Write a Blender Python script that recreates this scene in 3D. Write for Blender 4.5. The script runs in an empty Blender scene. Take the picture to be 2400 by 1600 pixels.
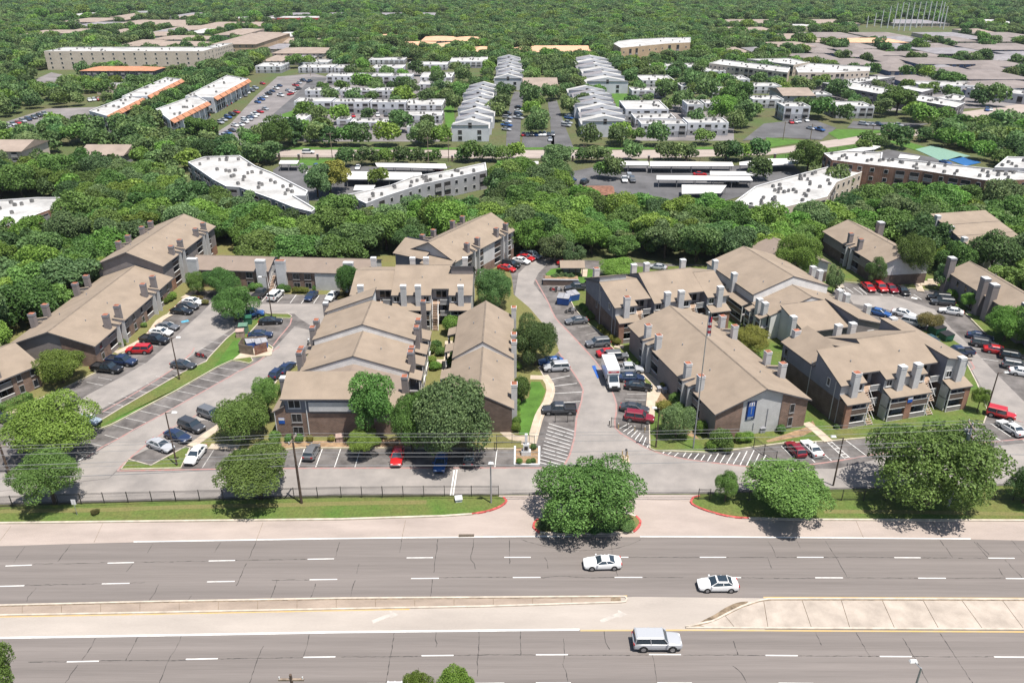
import bpy, bmesh, math, random
import numpy as np
from mathutils import Vector, Matrix
random.seed(7)
SC = bpy.context.scene
COL = SC.collection
R = math.radians
# ------------------------------------------------------------------ camera
F_PX, Y_HOR, CX, CY, H_CAM = 1850.0, -90.0, 1200.0, 800.0, 66.5
TH = math.atan((CY - Y_HOR) / F_PX)
cT, sT = math.cos(TH), math.sin(TH)
cam = bpy.data.cameras.new("camera")
cam.sensor_fit = 'HORIZONTAL'; cam.sensor_width = 36.0
cam.lens = 36.0 * F_PX / 2400.0
cam.clip_start = 1.0; cam.clip_end = 20000.0
camo = bpy.data.objects.new("camera", cam); COL.objects.link(camo)
camo.location = (0, 0, H_CAM); camo.rotation_euler = (math.pi / 2 - TH, 0, 0)
SC.camera = camo
# ------------------------------------------------------------------ world, sun, exposure
SUN_DIR = Vector((0.24, -0.22, 1.0)).normalized()
SUN_EL = math.asin(SUN_DIR.z); SUN_AZ = math.atan2(SUN_DIR.x, SUN_DIR.y)
w = bpy.data.worlds.new("World"); SC.world = w; w.use_nodes = True
nt = w.node_tree; bg = nt.nodes["Background"]
sky = nt.nodes.new("ShaderNodeTexSky"); sky.sky_type = 'NISHITA'; sky.sun_disc = False
sky.sun_elevation = SUN_EL; sky.sun_rotation = SUN_AZ
sky.air_density = 1.0; sky.dust_density = 1.2; sky.ozone_density = 1.0
nt.links.new(sky.outputs[0], bg.inputs[0]); bg.inputs[1].default_value = 0.085
sl = bpy.data.lights.new("sun", 'SUN'); sl.energy = 5.0; sl.angle = R(0.53); sl.color = (1.0, 0.955, 0.89)
so = bpy.data.objects.new("sun", sl); COL.objects.link(so)
so.rotation_euler = (-SUN_DIR).to_track_quat('-Z', 'Y').to_euler()
SC.view_settings.view_transform = 'Standard'; SC.view_settings.look = 'None'
SC.view_settings.exposure = 0.72; SC.view_settings.gamma = 1.0
SC.view_settings.use_curve_mapping = False
SC.cycles.use_denoising = True
SC.cycles.max_bounces = 6; SC.cycles.transparent_max_bounces = 4
SC.cycles.sample_clamp_indirect = 4.0

# ------------------------------------------------------------------ pixel <-> world
def G(u, v, z=0.0):
    dx = (u - CX) / F_PX; dy = -(v - CY) / F_PX
    Y = cT + dy * sT; Z = -sT + dy * cT
    t = (z - H_CAM) / Z
    return Vector((dx * t, Y * t, z))
def PX(x, y, z=0.0):
    d = y * cT - (z - H_CAM) * sT; up = y * sT + (z - H_CAM) * cT
    return (CX + F_PX * x / d, CY - F_PX * up / d)
def heading(px, py, dx, dy):
    a = G(px - dx, py - dy); b = G(px + dx, py + dy)
    return math.atan2(b.y - a.y, b.x - a.x)

# ------------------------------------------------------------------ materials
MAT = {}
KA = 0.785   # overall albedo scale that goes with the exposure
def mat(name, col, rough=0.85, var=0.12, scale=1.2, fine=0.0, fscale=25.0, bump=0.0, spec=0.2, metal=0.0, stretch=None, col2=None, coords='world', coat=0.0):
    m = bpy.data.materials.new(name); m.use_nodes = True; MAT[name] = m
    n = m.node_tree.nodes; L = m.node_tree.links; b = n["Principled BSDF"]
    b.inputs["Roughness"].default_value = rough; b.inputs["Metallic"].default_value = metal
    b.inputs["Specular IOR Level"].default_value = spec
    if coat: b.inputs["Coat Weight"].default_value = coat; b.inputs["Coat Roughness"].default_value = 0.05
    col = tuple(x * KA for x in col); col2 = tuple(x * KA for x in col2) if col2 else None
    c = (*col, 1)
    if var <= 0 and fine <= 0:
        b.inputs["Base Color"].default_value = c; return m
    if coords == 'world':
        g = n.new("ShaderNodeNewGeometry"); src = g.outputs["Position"]
    else:
        g = n.new("ShaderNodeTexCoord"); src = g.outputs["Object"]
    mp = n.new("ShaderNodeMapping"); L.new(src, mp.inputs[0])
    if stretch: mp.inputs["Scale"].default_value = stretch
    def noise(sc, det):
        t = n.new("ShaderNodeTexNoise"); t.inputs["Scale"].default_value = sc; t.inputs["Detail"].default_value = det
        t.inputs["Roughness"].default_value = 0.6
        L.new(mp.outputs[0], t.inputs["Vector"]); return t.outputs["Fac"]
    c2 = (*(col2 if col2 else tuple(max(0, x * (1 - 2.2 * var)) for x in col)), 1)
    c1 = c if col2 else (*tuple(x * (1 + 1.3 * var) for x in col), 1)
    mx = n.new("ShaderNodeMix"); mx.data_type = 'RGBA'
    rp = n.new("ShaderNodeMapRange"); rp.inputs[1].default_value = 0.32; rp.inputs[2].default_value = 0.68
    L.new(noise(scale, 6), rp.inputs[0]); L.new(rp.outputs[0], mx.inputs[0])
    mx.inputs[6].default_value = c2; mx.inputs[7].default_value = c1
    out = mx.outputs[2]
    if fine > 0:
        m2 = n.new("ShaderNodeMix"); m2.data_type = 'RGBA'; m2.blend_type = 'MULTIPLY'; m2.inputs[0].default_value = 1.0
        r2 = n.new("ShaderNodeMapRange"); r2.inputs[1].default_value = 0.3; r2.inputs[2].default_value = 0.7
        r2.inputs[3].default_value = 1 - fine; r2.inputs[4].default_value = 1 + fine * 0.6
        f = noise(fscale, 2); L.new(f, r2.inputs[0])
        L.new(out, m2.inputs[6]); L.new(r2.outputs[0], m2.inputs[7]); out = m2.outputs[2]
        if bump > 0:
            bp = n.new("ShaderNodeBump"); bp.inputs["Strength"].default_value = bump; bp.inputs["Distance"].default_value = 0.05
            L.new(f, bp.inputs["Height"]); L.new(bp.outputs[0], b.inputs["Normal"])
    L.new(out, b.inputs["Base Color"])
    return m
def lines_mat(name, col, period, axis='Z', depth=0.35, var=0.08, rough=0.85, width=0.12, jitter=0.0):
    """siding / shingle courses: fine grooves repeating along one axis"""
    m = mat(name, col, rough, var, 0.7, 0.10, 9.0, coords='object')
    n = m.node_tree.nodes; L = m.node_tree.links; b = n["Principled BSDF"]
    tc = n.new("ShaderNodeTexCoord"); sx = n.new("ShaderNodeSeparateXYZ"); L.new(tc.outputs["Object"], sx.inputs[0])
    d = n.new("ShaderNodeMath"); d.operation = 'DIVIDE'; d.inputs[1].default_value = period; L.new(sx.outputs[axis], d.inputs[0])
    fr = n.new("ShaderNodeMath"); fr.operation = 'FRACT'; L.new(d.outputs[0], fr.inputs[0])
    lt = n.new("ShaderNodeMath"); lt.operation = 'LESS_THAN'; lt.inputs[1].default_value = width; L.new(fr.outputs[0], lt.inputs[0])
    old = b.inputs["Base Color"].links[0].from_socket
    mx = n.new("ShaderNodeMix"); mx.data_type = 'RGBA'; mx.blend_type = 'MULTIPLY'
    mu = n.new("ShaderNodeMath"); mu.operation = 'MULTIPLY'; mu.inputs[1].default_value = depth; L.new(lt.outputs[0], mu.inputs[0])
    L.new(mu.outputs[0], mx.inputs[0]); L.new(old, mx.inputs[6]); mx.inputs[7].default_value = (0.25, 0.25, 0.27, 1)
    L.new(mx.outputs[2], b.inputs["Base Color"])
    bp = n.new("ShaderNodeBump"); bp.inputs["Strength"].default_value = 0.4; bp.inputs["Distance"].default_value = 0.03
    L.new(fr.outputs[0], bp.inputs["Height"]); L.new(bp.outputs[0], b.inputs["Normal"])
    return m
def brick_mat(name, c1, c2, mortar):
    m = bpy.data.materials.new(name); m.use_nodes = True; MAT[name] = m
    n = m.node_tree.nodes; L = m.node_tree.links; b = n["Principled BSDF"]; b.inputs["Roughness"].default_value = 0.9
    b.inputs["Specular IOR Level"].default_value = 0.15
    tc = n.new("ShaderNodeTexCoord"); sx = n.new("ShaderNodeSeparateXYZ"); L.new(tc.outputs["Object"], sx.inputs[0])
    ad = n.new("ShaderNodeMath"); L.new(sx.outputs[0], ad.inputs[0]); L.new(sx.outputs[1], ad.inputs[1])
    cb = n.new("ShaderNodeCombineXYZ"); L.new(ad.outputs[0], cb.inputs[0]); L.new(sx.outputs[2], cb.inputs[1])
    t = n.new("ShaderNodeTexBrick"); L.new(cb.outputs[0], t.inputs["Vector"])
    c1, c2, mortar = [tuple(x * KA for x in q) for q in (c1, c2, mortar)]
    t.inputs["Color1"].default_value = (*c1, 1); t.inputs["Color2"].default_value = (*c2, 1); t.inputs["Mortar"].default_value = (*mortar, 1)
    t.inputs["Scale"].default_value = 1.0; t.inputs["Brick Width"].default_value = 0.42; t.inputs["Row Height"].default_value = 0.16; t.inputs["Mortar Size"].default_value = 0.018
    t.inputs["Bias"].default_value = -0.1
    nz = n.new("ShaderNodeTexNoise"); nz.inputs["Scale"].default_value = 0.6; nz.inputs["Detail"].default_value = 5; L.new(tc.outputs["Object"], nz.inputs["Vector"])
    r2 = n.new("ShaderNodeMapRange"); r2.inputs[1].default_value = 0.3; r2.inputs[2].default_value = 0.7; r2.inputs[3].default_value = 0.75; r2.inputs[4].default_value = 1.2
    L.new(nz.outputs["Fac"], r2.inputs[0])
    mx = n.new("ShaderNodeMix"); mx.data_type = 'RGBA'; mx.blend_type = 'MULTIPLY'; mx.inputs[0].default_value = 1
    L.new(t.outputs["Color"], mx.inputs[6]); L.new(r2.outputs[0], mx.inputs[7]); L.new(mx.outputs[2], b.inputs["Base Color"])
    return m

mat("terrain", (0.085, 0.125, 0.04), 0.95, 0.25, 0.05, 0.2, 0.8, col2=(0.12, 0.11, 0.055))
mat("arrow_worn", (0.49, 0.445, 0.40), 0.9, 0.1, 1.0)
mat("asphalt_road", (0.205, 0.180, 0.166), 0.9, 0.085, 0.75, 0.08, 9.0, stretch=(0.022, 1, 1))
mat("asphalt_lot", (0.165, 0.150, 0.142), 0.9, 0.22, 0.35, 0.12, 10.0)
mat("asphalt_lane", (0.345, 0.312, 0.285), 0.9, 0.10, 0.22, 0.08, 9.0, col2=(0.235, 0.215, 0.20))
mat("asphalt_dark", (0.13, 0.127, 0.13), 0.9, 0.15, 0.1, 0.08, 5.0)
mat("asphalt_far", (0.23, 0.21, 0.205), 0.9, 0.15, 0.08, 0.06, 3.0)
mat("concrete", (0.40, 0.335, 0.295), 0.9, 0.07, 0.35, 0.06, 12.0, stretch=(0.35, 1, 1))
mat("concrete_bright", (0.415, 0.366, 0.322), 0.9, 0.06, 0.3, 0.05, 12.0, stretch=(0.25, 1, 1))
mat("concrete_median", (0.345, 0.275, 0.22), 0.9, 0.10, 0.6, 0.06, 12.0, stretch=(0.35, 1, 1))
mat("concrete_slab", (0.45, 0.385, 0.325), 0.9, 0.10, 0.45, 0.06, 12.0)
mat("concrete_walk", (0.52, 0.43, 0.33), 0.9, 0.10, 0.5, 0.06, 12.0)
mat("kerb", (0.55, 0.48, 0.40), 0.9, 0.12, 0.8)
mat("kerb_red", (0.50, 0.10, 0.09), 0.85, 0.25, 2.0)
mat("paint_red", (0.40, 0.185, 0.165), 0.9, 0.22, 1.2, col2=(0.34, 0.27, 0.25))
mat("paint_white", (0.80, 0.79, 0.76), 0.8, 0.06, 1.2, col2=(0.60, 0.58, 0.55))
mat("paint_worn", (0.55, 0.53, 0.50), 0.85, 0.2, 1.0, col2=(0.28, 0.27, 0.26))
mat("paint_yellow", (0.55, 0.375, 0.135), 0.85, 0.15, 0.6, col2=(0.47, 0.37, 0.23))
mat("paint_blue", (0.10, 0.36, 0.50), 0.85, 0.2, 2.0)
mat("tar", (0.075, 0.068, 0.064), 0.7, 0.2, 3.0)
mat("grass", (0.088, 0.158, 0.030), 0.95, 0.15, 0.16, 0.3, 4.0, col2=(0.150, 0.152, 0.048), bump=0.4)
mat("grass_lush", (0.085, 0.180, 0.030), 0.95, 0.12, 0.4, 0.22, 6.0, bump=0.4)
mat("grass_dry", (0.185, 0.165, 0.065), 0.95, 0.15, 0.4, 0.25, 5.0, col2=(0.17, 0.175, 0.06))
mat("mulch", (0.33, 0.22, 0.13), 0.95, 0.2, 1.0, 0.2, 8.0)
mat("dirt", (0.25, 0.19, 0.13), 0.95, 0.25, 1.2, 0.2, 8.0)
mat("roof_tan", (0.305, 0.243, 0.186), 0.95, 0.06, 0.35, 0.05, 8.0, coords="object")
mat("roof_brown", (0.262, 0.208, 0.170), 0.95, 0.04, 0.5, 0.05, 8.0, coords="object")
mat("fascia", (0.13, 0.125, 0.135), 0.8, 0.1)
mat("ridge", (0.21, 0.17, 0.135), 0.95, 0.1)
lines_mat("siding_light", (0.64, 0.63, 0.62), 0.22, 'Z', 0.45, 0.05)
lines_mat("siding_pale", (0.92, 0.90, 0.87), 0.22, 'Z', 0.3, 0.05)
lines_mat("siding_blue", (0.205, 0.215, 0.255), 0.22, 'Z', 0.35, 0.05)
lines_mat("siding_taupe", (0.30, 0.265, 0.255), 0.22, 'Z', 0.4, 0.05)
lines_mat("siding_brown", (0.155, 0.115, 0.095), 0.2, 'Z', 0.4, 0.08)
lines_mat("trim_brown", (0.20, 0.135, 0.10), 0.25, 'Z', 0.3, 0.08)
brick_mat("brick", (0.245, 0.150, 0.110), (0.165, 0.105, 0.082), (0.33, 0.27, 0.23))
brick_mat("brick_red", (0.34, 0.16, 0.10), (0.26, 0.13, 0.09), (0.36, 0.28, 0.23))
brick_mat("brick_dark", (0.15, 0.105, 0.085), (0.11, 0.078, 0.066), (0.2, 0.165, 0.145))
mat("cap_orange", (0.36, 0.135, 0.08), 0.7, 0.25, 1.5)
mat("cap_white", (0.72, 0.72, 0.72), 0.6, 0.06)
mat("cap_grey", (0.33, 0.33, 0.35), 0.7, 0.1)
mat("slot_dark", (0.035, 0.035, 0.04), 0.8, 0)
mat("glass_dark", (0.022, 0.026, 0.032), 0.12, 0, spec=0.5)
mat("glass_blue", (0.03, 0.045, 0.06), 0.08, 0, spec=0.6)
mat("screen_dark", (0.04, 0.037, 0.036), 0.7, 0.1, 3)
mat("frame_white", (0.66, 0.65, 0.63), 0.7, 0.05)
mat("frame_grey", (0.30, 0.29, 0.29), 0.7, 0.05)
mat("metal_dark", (0.045, 0.042, 0.04), 0.5, 0.1, spec=0.4)
mat("metal_grey", (0.40, 0.41, 0.42), 0.45, 0.08, metal=0.4)
mat("metal_white", (0.74, 0.74, 0.73), 0.5, 0.05)
mat("pole_brown", (0.105, 0.075, 0.058), 0.85, 0.2)
mat("wood_weathered", (0.27, 0.21, 0.16), 0.9, 0.2, 1.2)
mat("wood_red", (0.25, 0.125, 0.085), 0.9, 0.2, 1.2)
mat("step_tan", (0.42, 0.30, 0.22), 0.9, 0.12)
mat("bin_blue", (0.035, 0.12, 0.42), 0.55, 0.12, spec=0.4)
mat("bin_green", (0.025, 0.12, 0.07), 0.55, 0.15, spec=0.4)
mat("box_green", (0.13, 0.24, 0.17), 0.6, 0.1)
mat("box_tan", (0.45, 0.32, 0.27), 0.7, 0.1)
mat("wire", (0.30, 0.30, 0.30), 0.6, 0)
mat("membrane", (0.62, 0.61, 0.59), 0.8, 0.06, 0.12, 0.14, 0.9, col2=(0.36, 0.35, 0.335))
mat("membrane_grey", (0.50, 0.49, 0.47), 0.85, 0.12, 0.1, 0.08, 0.8)
mat("carport", (0.72, 0.70, 0.66), 0.6, 0.05, 0.2)
mat("stucco_white", (0.62, 0.63, 0.66), 0.85, 0.06, 0.2)
mat("stucco_grey", (0.37, 0.37, 0.385), 0.85, 0.08, 0.2)
mat("stucco_cream", (0.62, 0.53, 0.44), 0.85, 0.05, 0.2)
mat("stucco_tan", (0.52, 0.38, 0.25), 0.85, 0.08, 0.2)
mat("stucco_blue", (0.10, 0.15, 0.26), 0.85, 0.08, 0.2)
mat("stucco_dark", (0.17, 0.165, 0.175), 0.85, 0.1, 0.2)
mat("stucco_red", (0.50, 0.11, 0.09), 0.85, 0.05, 0.2)
mat("tile_orange", (0.50, 0.235, 0.135), 0.85, 0.12, 0.5)
mat("tile_peach", (0.66, 0.40, 0.25), 0.85, 0.08, 0.3)
mat("roof_navy", (0.25, 0.215, 0.20), 0.95, 0.1, 0.1)
mat("roof_far_tan", (0.33, 0.265, 0.22), 0.95, 0.08, 0.2)
mat("roof_far_grey", (0.27, 0.255, 0.265), 0.95, 0.1, 0.2)
mat("ac_unit", (0.26, 0.25, 0.24), 0.7, 0.15, 2)
mat("court_green", (0.20, 0.33, 0.26), 0.8, 0.05)
mat("pool_blue", (0.04, 0.15, 0.38), 0.3, 0.05)
mat("banner_blue", (0.02, 0.10, 0.42), 0.6, 0.03)
mat("banner_navy", (0.015, 0.03, 0.10), 0.6, 0)
mat("flag_red", (0.52, 0.05, 0.07), 0.8, 0); mat("flag_white", (0.75, 0.73, 0.74), 0.8, 0); mat("flag_blue", (0.04, 0.06, 0.2), 0.8, 0)
mat("tyre", (0.025, 0.025, 0.026), 0.8, 0); mat("rim", (0.42, 0.42, 0.43), 0.35, 0, metal=0.7, spec=0.5)
mat("lamp_clear", (0.75, 0.76, 0.78), 0.15, 0, spec=0.5); mat("lamp_red", (0.42, 0.02, 0.02), 0.2, 0, spec=0.5)
mat("plastic_black", (0.03, 0.03, 0.032), 0.6, 0)
for nm, c in dict(white=(0.78, 0.78, 0.77), silver=(0.42, 0.43, 0.45), grey=(0.14, 0.145, 0.155), charcoal=(0.05, 0.053, 0.06), black=(0.014, 0.015, 0.018),
                  navy=(0.02, 0.035, 0.085), blue=(0.03, 0.10, 0.30), red=(0.48, 0.018, 0.022), maroon=(0.22, 0.012, 0.025), pale_blue=(0.30, 0.36, 0.42), teal=(0.03, 0.08, 0.09), tan=(0.40, 0.34, 0.26)).items():
    mat("car_" + nm, c, 0.28, 0, spec=0.5, coat=0.6)
# ------------------------------------------------------------------ mesh + object helpers
class MB:
    def __init__(s): s.v = []; s.f = []; s.m = []; s.mats = []
    def mi(s, name):
        if name not in s.mats: s.mats.append(name)
        return s.mats.index(name)
    def face(s, pts, m):
        b = len(s.v); s.v += [tuple(p) for p in pts]; s.f.append(tuple(range(b, b + len(pts)))); s.m.append(s.mi(m))
    def box(s, x0, x1, y0, y1, z0, z1, m, top=None, bottom=True):
        p = [(x0, y0, z0), (x1, y0, z0), (x1, y1, z0), (x0, y1, z0), (x0, y0, z1), (x1, y0, z1), (x1, y1, z1), (x0, y1, z1)]
        b = len(s.v); s.v += p; k = s.mi(m); t = s.mi(top) if top else k
        fs = [((0, 1, 5, 4), k), ((1, 2, 6, 5), k), ((2, 3, 7, 6), k), ((3, 0, 4, 7), k), ((4, 5, 6, 7), t)]
        if bottom: fs.append(((3, 2, 1, 0), k))
        for f, mm in fs: s.f.append(tuple(b + i for i in f)); s.m.append(mm)
    def frustum(s, base, top, m, cap=True, capm=None):
        n = len(base); b = len(s.v); s.v += [tuple(p) for p in base] + [tuple(p) for p in top]; k = s.mi(m)
        for i in range(n):
            j = (i + 1) % n; s.f.append((b + i, b + j, b + n + j, b + n + i)); s.m.append(k)
        if cap: s.f.append(tuple(b + n + i for i in range(n))); s.m.append(s.mi(capm) if capm else k)
    def tube(s, a, b, ra, rb, m, n=8):
        a = Vector(a); b = Vector(b); d = (b - a).normalized()
        x = d.orthogonal().normalized(); y = d.cross(x)
        r0 = [a + x * (ra * math.cos(2 * math.pi * i / n)) + y * (ra * math.sin(2 * math.pi * i / n)) for i in range(n)]
        r1 = [b + x * (rb * math.cos(2 * math.pi * i / n)) + y * (rb * math.sin(2 * math.pi * i / n)) for i in range(n)]
        s.frustum(r0, r1, m)
        s.face(list(reversed(r0)), m)
    def prism(s, pts, h, m, side=None):
        """pts: 3D polygon (top face); extruded straight down by h"""
        n = len(pts); top = [tuple(p) for p in pts]; bot = [(p[0], p[1], p[2] - h) for p in pts]
        ar = sum(top[i][0] * top[(i + 1) % n][1] - top[(i + 1) % n][0] * top[i][1] for i in range(n))
        if ar < 0: top.reverse(); bot.reverse()
        b = len(s.v); s.v += top + bot; k = s.mi(m); ks = s.mi(side) if side else k
        s.f.append(tuple(range(b, b + n))); s.m.append(k)
        s.f.append(tuple(b + n + i for i in reversed(range(n)))); s.m.append(ks)
        for i in range(n):
            j = (i + 1) % n; s.f.append((b + j, b + i, b + n + i, b + n + j)); s.m.append(ks)
    def mesh(s, name, smooth=False, tri=False):
        me = bpy.data.meshes.new(name); me.from_pydata(s.v, [], s.f)
        for k in s.mats: me.materials.append(MAT[k])
        me.polygons.foreach_set("material_index", s.m)
        if smooth: me.polygons.foreach_set("use_smooth", [True] * len(s.f))
        if tri:
            bm = bmesh.new(); bm.from_mesh(me); bmesh.ops.triangulate(bm, faces=[f for f in bm.faces if len(f.verts) > 4]); bm.to_mesh(me); bm.free()
        me.update(); return me
def link(name, data, parent=None, loc=None, rot=None, scale=None):
    o = bpy.data.objects.new(name, data); COL.objects.link(o)
    if parent is not None: o.parent = parent
    if loc is not None: o.location = loc
    if rot is not None: o.rotation_euler = rot
    if scale is not None: o.scale = scale
    return o
def tag(o, label=None, cat=None, group=None, kind=None):
    if label: o["label"] = label
    if cat: o["category"] = cat
    if group: o["group"] = group
    if kind: o["kind"] = kind
    return o
def empty(name, loc, rz, label, cat, group=None):
    o = bpy.data.objects.new(name, None); COL.objects.link(o); o.empty_display_size = 0.5
    o.location = loc; o.rotation_euler = (0, 0, rz); return tag(o, label, cat, group)
def override_mat(o, slot, name):
    o.material_slots[slot].link = 'OBJECT'; o.material_slots[slot].material = MAT[name]
def resample(pts, step):
    """pixel polyline -> smoothed denser polyline (Catmull-Rom)"""
    out = []; n = len(pts)
    for i in range(n - 1):
        p0 = pts[max(i - 1, 0)]; p1 = pts[i]; p2 = pts[i + 1]; p3 = pts[min(i + 2, n - 1)]
        k = max(1, int(math.dist(p1, p2) / step))
        for j in range(k):
            t = j / k
            out.append(tuple(0.5 * (2 * p1[a] + (p2[a] - p0[a]) * t + (2 * p0[a] - 5 * p1[a] + 4 * p2[a] - p3[a]) * t * t + (3 * p1[a] - p0[a] - 3 * p2[a] + p3[a]) * t ** 3) for a in (0, 1)))
    out.append(pts[-1]); return out
def sheet(name, px, z, m, parent=None, thick=0.0, side=None, kind='structure', smooth_step=0, world=False):
    pts = resample(px, smooth_step) if smooth_step else px
    p = [Vector((a[0], a[1], z)) if world else G(a[0], a[1], z) for a in pts]
    mb = MB()
    if thick > 0: mb.prism(p, thick, m, side)
    else:
        n = len(p); ar = sum(p[i].x * p[(i + 1) % n].y - p[(i + 1) % n].x * p[i].y for i in range(n))
        mb.face(p if ar > 0 else p[::-1], m)
    o = link(name, mb.mesh(name, tri=True), parent)
    if kind and parent is None: o["kind"] = kind
    return o
def band(name, a, b, z, m, parent=None, kind='structure', step=60):
    """strip between two pixel polylines of equal parameterisation"""
    A = [G(*p, z) for p in a]; B = [G(*p, z) for p in b]
    mb = MB()
    for i in range(len(A) - 1): mb.face([B[i], B[i + 1], A[i + 1], A[i]], m)
    o = link(name, mb.mesh(name), parent)
    if kind and parent is None: o["kind"] = kind
    return o
def stripe_mb(mb, pts, wdt, z, m):
    """thin mitred ribbon on the ground along world points"""
    P = [Vector((p[0], p[1], z)) for p in pts]; Q = [P[0]]
    for p in P[1:]:
        if (p - Q[-1]).length > 1e-4: Q.append(p)
    n = len(Q)
    if n < 2: return
    A, B = [], []
    for i in range(n):
        d0 = (Q[i] - Q[i - 1]).normalized() if i else (Q[1] - Q[0]).normalized(); d1 = (Q[i + 1] - Q[i]).normalized() if i < n - 1 else d0
        t = d0 + d1; t = t.normalized() if t.length > .1 else d0; nr = Vector((-t.y, t.x, 0)); k = (wdt / 2) / max(.5, nr.dot(Vector((-d0.y, d0.x, 0))))
        A.append(Q[i] - nr * k); B.append(Q[i] + nr * k)
    for i in range(n - 1): mb.face([A[i], A[i + 1], B[i + 1], B[i]], m)
def stripe(name, px, wdt, z, m, parent=None, kind='structure', step=0):
    pts = resample(px, step) if step else px
    mb = MB(); stripe_mb(mb, [G(*p) for p in pts], wdt, z, m)
    o = link(name, mb.mesh(name), parent)
    if kind and parent is None: o["kind"] = kind
    return o
def kerb_line(name, px, m, parent=None, wdt=0.2, h=0.14, step=0, kind='structure'):
    pts = [G(*p) for p in (resample(px, step) if step else px)]
    mb = MB()
    n = len(pts); L = []; Rr = []
    for i in range(n):
        d = pts[min(i + 1, n - 1)] - pts[max(i - 1, 0)]; d.z = 0; d.normalize(); nn = Vector((-d.y, d.x, 0)) * wdt / 2
        L.append(pts[i] + nn); Rr.append(pts[i] - nn)
    up = Vector((0, 0, h))
    for i in range(n - 1):
        mb.face([Rr[i] + up, Rr[i + 1] + up, L[i + 1] + up, L[i] + up], m)
        mb.face([L[i] + up, L[i + 1] + up, L[i + 1], L[i]], m)
        mb.face([Rr[i + 1] + up, Rr[i] + up, Rr[i], Rr[i + 1]], m)
    for i, s in ((0, 1), (n - 1, -1)):
        q = [L[i], Rr[i], Rr[i] + up, L[i] + up]; mb.face(q if s > 0 else q[::-1], m)
    o = link(name, mb.mesh(name), parent)
    if kind and parent is None: o["kind"] = kind
    return o
def lerp2(a, b, t): return (a[0] + (b[0] - a[0]) * t, a[1] + (b[1] - a[1]) * t)
# ------------------------------------------------------------------ ground, roads, yards
def Lz(p): return (p[0] / 2.904, 1060 + p[1] / 2.904)
def Cz(p): return (800 + p[0] / 2.904, 1060 + p[1] / 2.904)
def Rz(p): return (1600 + p[0] / 2.904, 1060 + p[1] / 2.904)
def Zm(x0, y0): return lambda p: (x0 + p[0] / 4.9, y0 + p[1] / 4.9)
def yat(line, x):
    for a, b in zip(line, line[1:]):
        if x <= b[0]: break
    return a[1] + (b[1] - a[1]) * (x - a[0]) / (b[0] - a[0])
mb = MB(); mb.face([(-5000, -600, -0.04), (5000, -600, -0.04), (5000, 9000, -0.04), (-5000, 9000, -0.04)], "terrain")
tag(link("ground", mb.mesh("ground")), kind="structure")
E_APR = [(-500, 1292), (0, 1279), (165, 1274), (313, 1270), (800, 1262), (1213, 1257.5), (1600, 1258), (1710, 1258.5), (2275, 1263), (2400, 1266), (2900, 1276)]
E_MT = [(-500, 1432), (0, 1418), (344, 1409.5), (800, 1401.5), (1465, 1397), (1789, 1400.5), (2400, 1402.6), (2900, 1408)]
E_MB = [(-500, 1459), (0, 1443), (344, 1437), (800, 1428), (1144, 1422), (1468, 1412)]
E_TB = [(-500, 1510), (0, 1494.6), (413, 1488), (800, 1481), (1351, 1475), (1600, 1474), (2400, 1478), (2900, 1486)]
road = sheet("road", [(x, y - 2) for x, y in E_APR] + [(2900, 1672), (-500, 1698)], 0.0, "asphalt_road")
def between(name, top, bot, x0, x1, z, m, step=50, **k):
    n = max(1, int((x1 - x0) / step)); xs = [x0 + (x1 - x0) * i / n for i in range(n + 1)]
    return band(name, [(x, yat(top, x)) for x in xs], [(x, yat(bot, x)) for x in xs], z, m, **k)
apron_pts = [(-500, 1242), (0, 1226.5), (344, 1222), (800, 1217), (1041, 1209), (1106, 1203), (1150, 1192), (1170, 1160), (1640, 1158), (1635, 1190), (1669, 1203), (1755, 1214), (1910, 1217), (2400, 1219), (2900, 1226)]
apron = sheet("concrete_apron", apron_pts + E_APR[::-1], 0.012, "concrete")
between("turn_lane", [(x, y - 1) for x, y in E_MB[:-1]] + [(1468, 1397.5), (1500, 1397.5), (1789, 1401), (2400, 1402)], E_TB, -500, 1793, 0.006, "concrete_bright")
# raised medians of separate slabs
med = between("median_base", [(x, y + 1) for x, y in E_MT], [(x, y - 1) for x, y in E_MB], -500, 1455, 0.10, "dirt")
kerb_line("median_kerb", [(x, yat(E_MT, x) + 1) for x in range(-500, 1461, 40)] + [(1466, 1399), (1469, 1404), (1466, 1410)] + [(x, yat(E_MB, x) - 1) for x in range(1455, -501, -40)], "kerb", wdt=0.22, h=0.15)
xs = [-500 + i * 92 for i in range(22)]
for a, b in zip(xs, xs[1:]):
    b = min(b, 1455)
    sheet("slab", [(a + .5, yat(E_MT, a) + 3), (b - .5, yat(E_MT, b) + 3), (b - .5, yat(E_MB, b) - 3), (a + .5, yat(E_MB, a) - 3)], 0.145, "concrete_median", parent=med, thick=0.04)
M2T = [(1607, 1469.5), (1640, 1462), (1669, 1456), (1700, 1440.5), (1738, 1421.6), (1779, 1408), (1800, 1404), (2400, 1405), (2900, 1411)]
M2B = [(1607, 1471), (1700, 1471.5), (2400, 1475), (2900, 1482)]
med2 = between("median_base", M2T, M2B, 1607, 2900, 0.10, "dirt", step=18)
kerb_line("median_kerb", M2T, "kerb", wdt=0.22, h=0.15, step=15)
kerb_line("median_kerb", M2B, "kerb", wdt=0.22, h=0.15)
jt = [1640, 1700, 1790, 1880, 1972, 2068, 2164, 2255, 2350, 2450, 2550, 2660, 2780, 2895]; jb = [1660, 1722, 1800, 1902, 1992, 2097, 2200, 2303, 2400, 2500, 2600, 2710, 2830, 2896]
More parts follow.
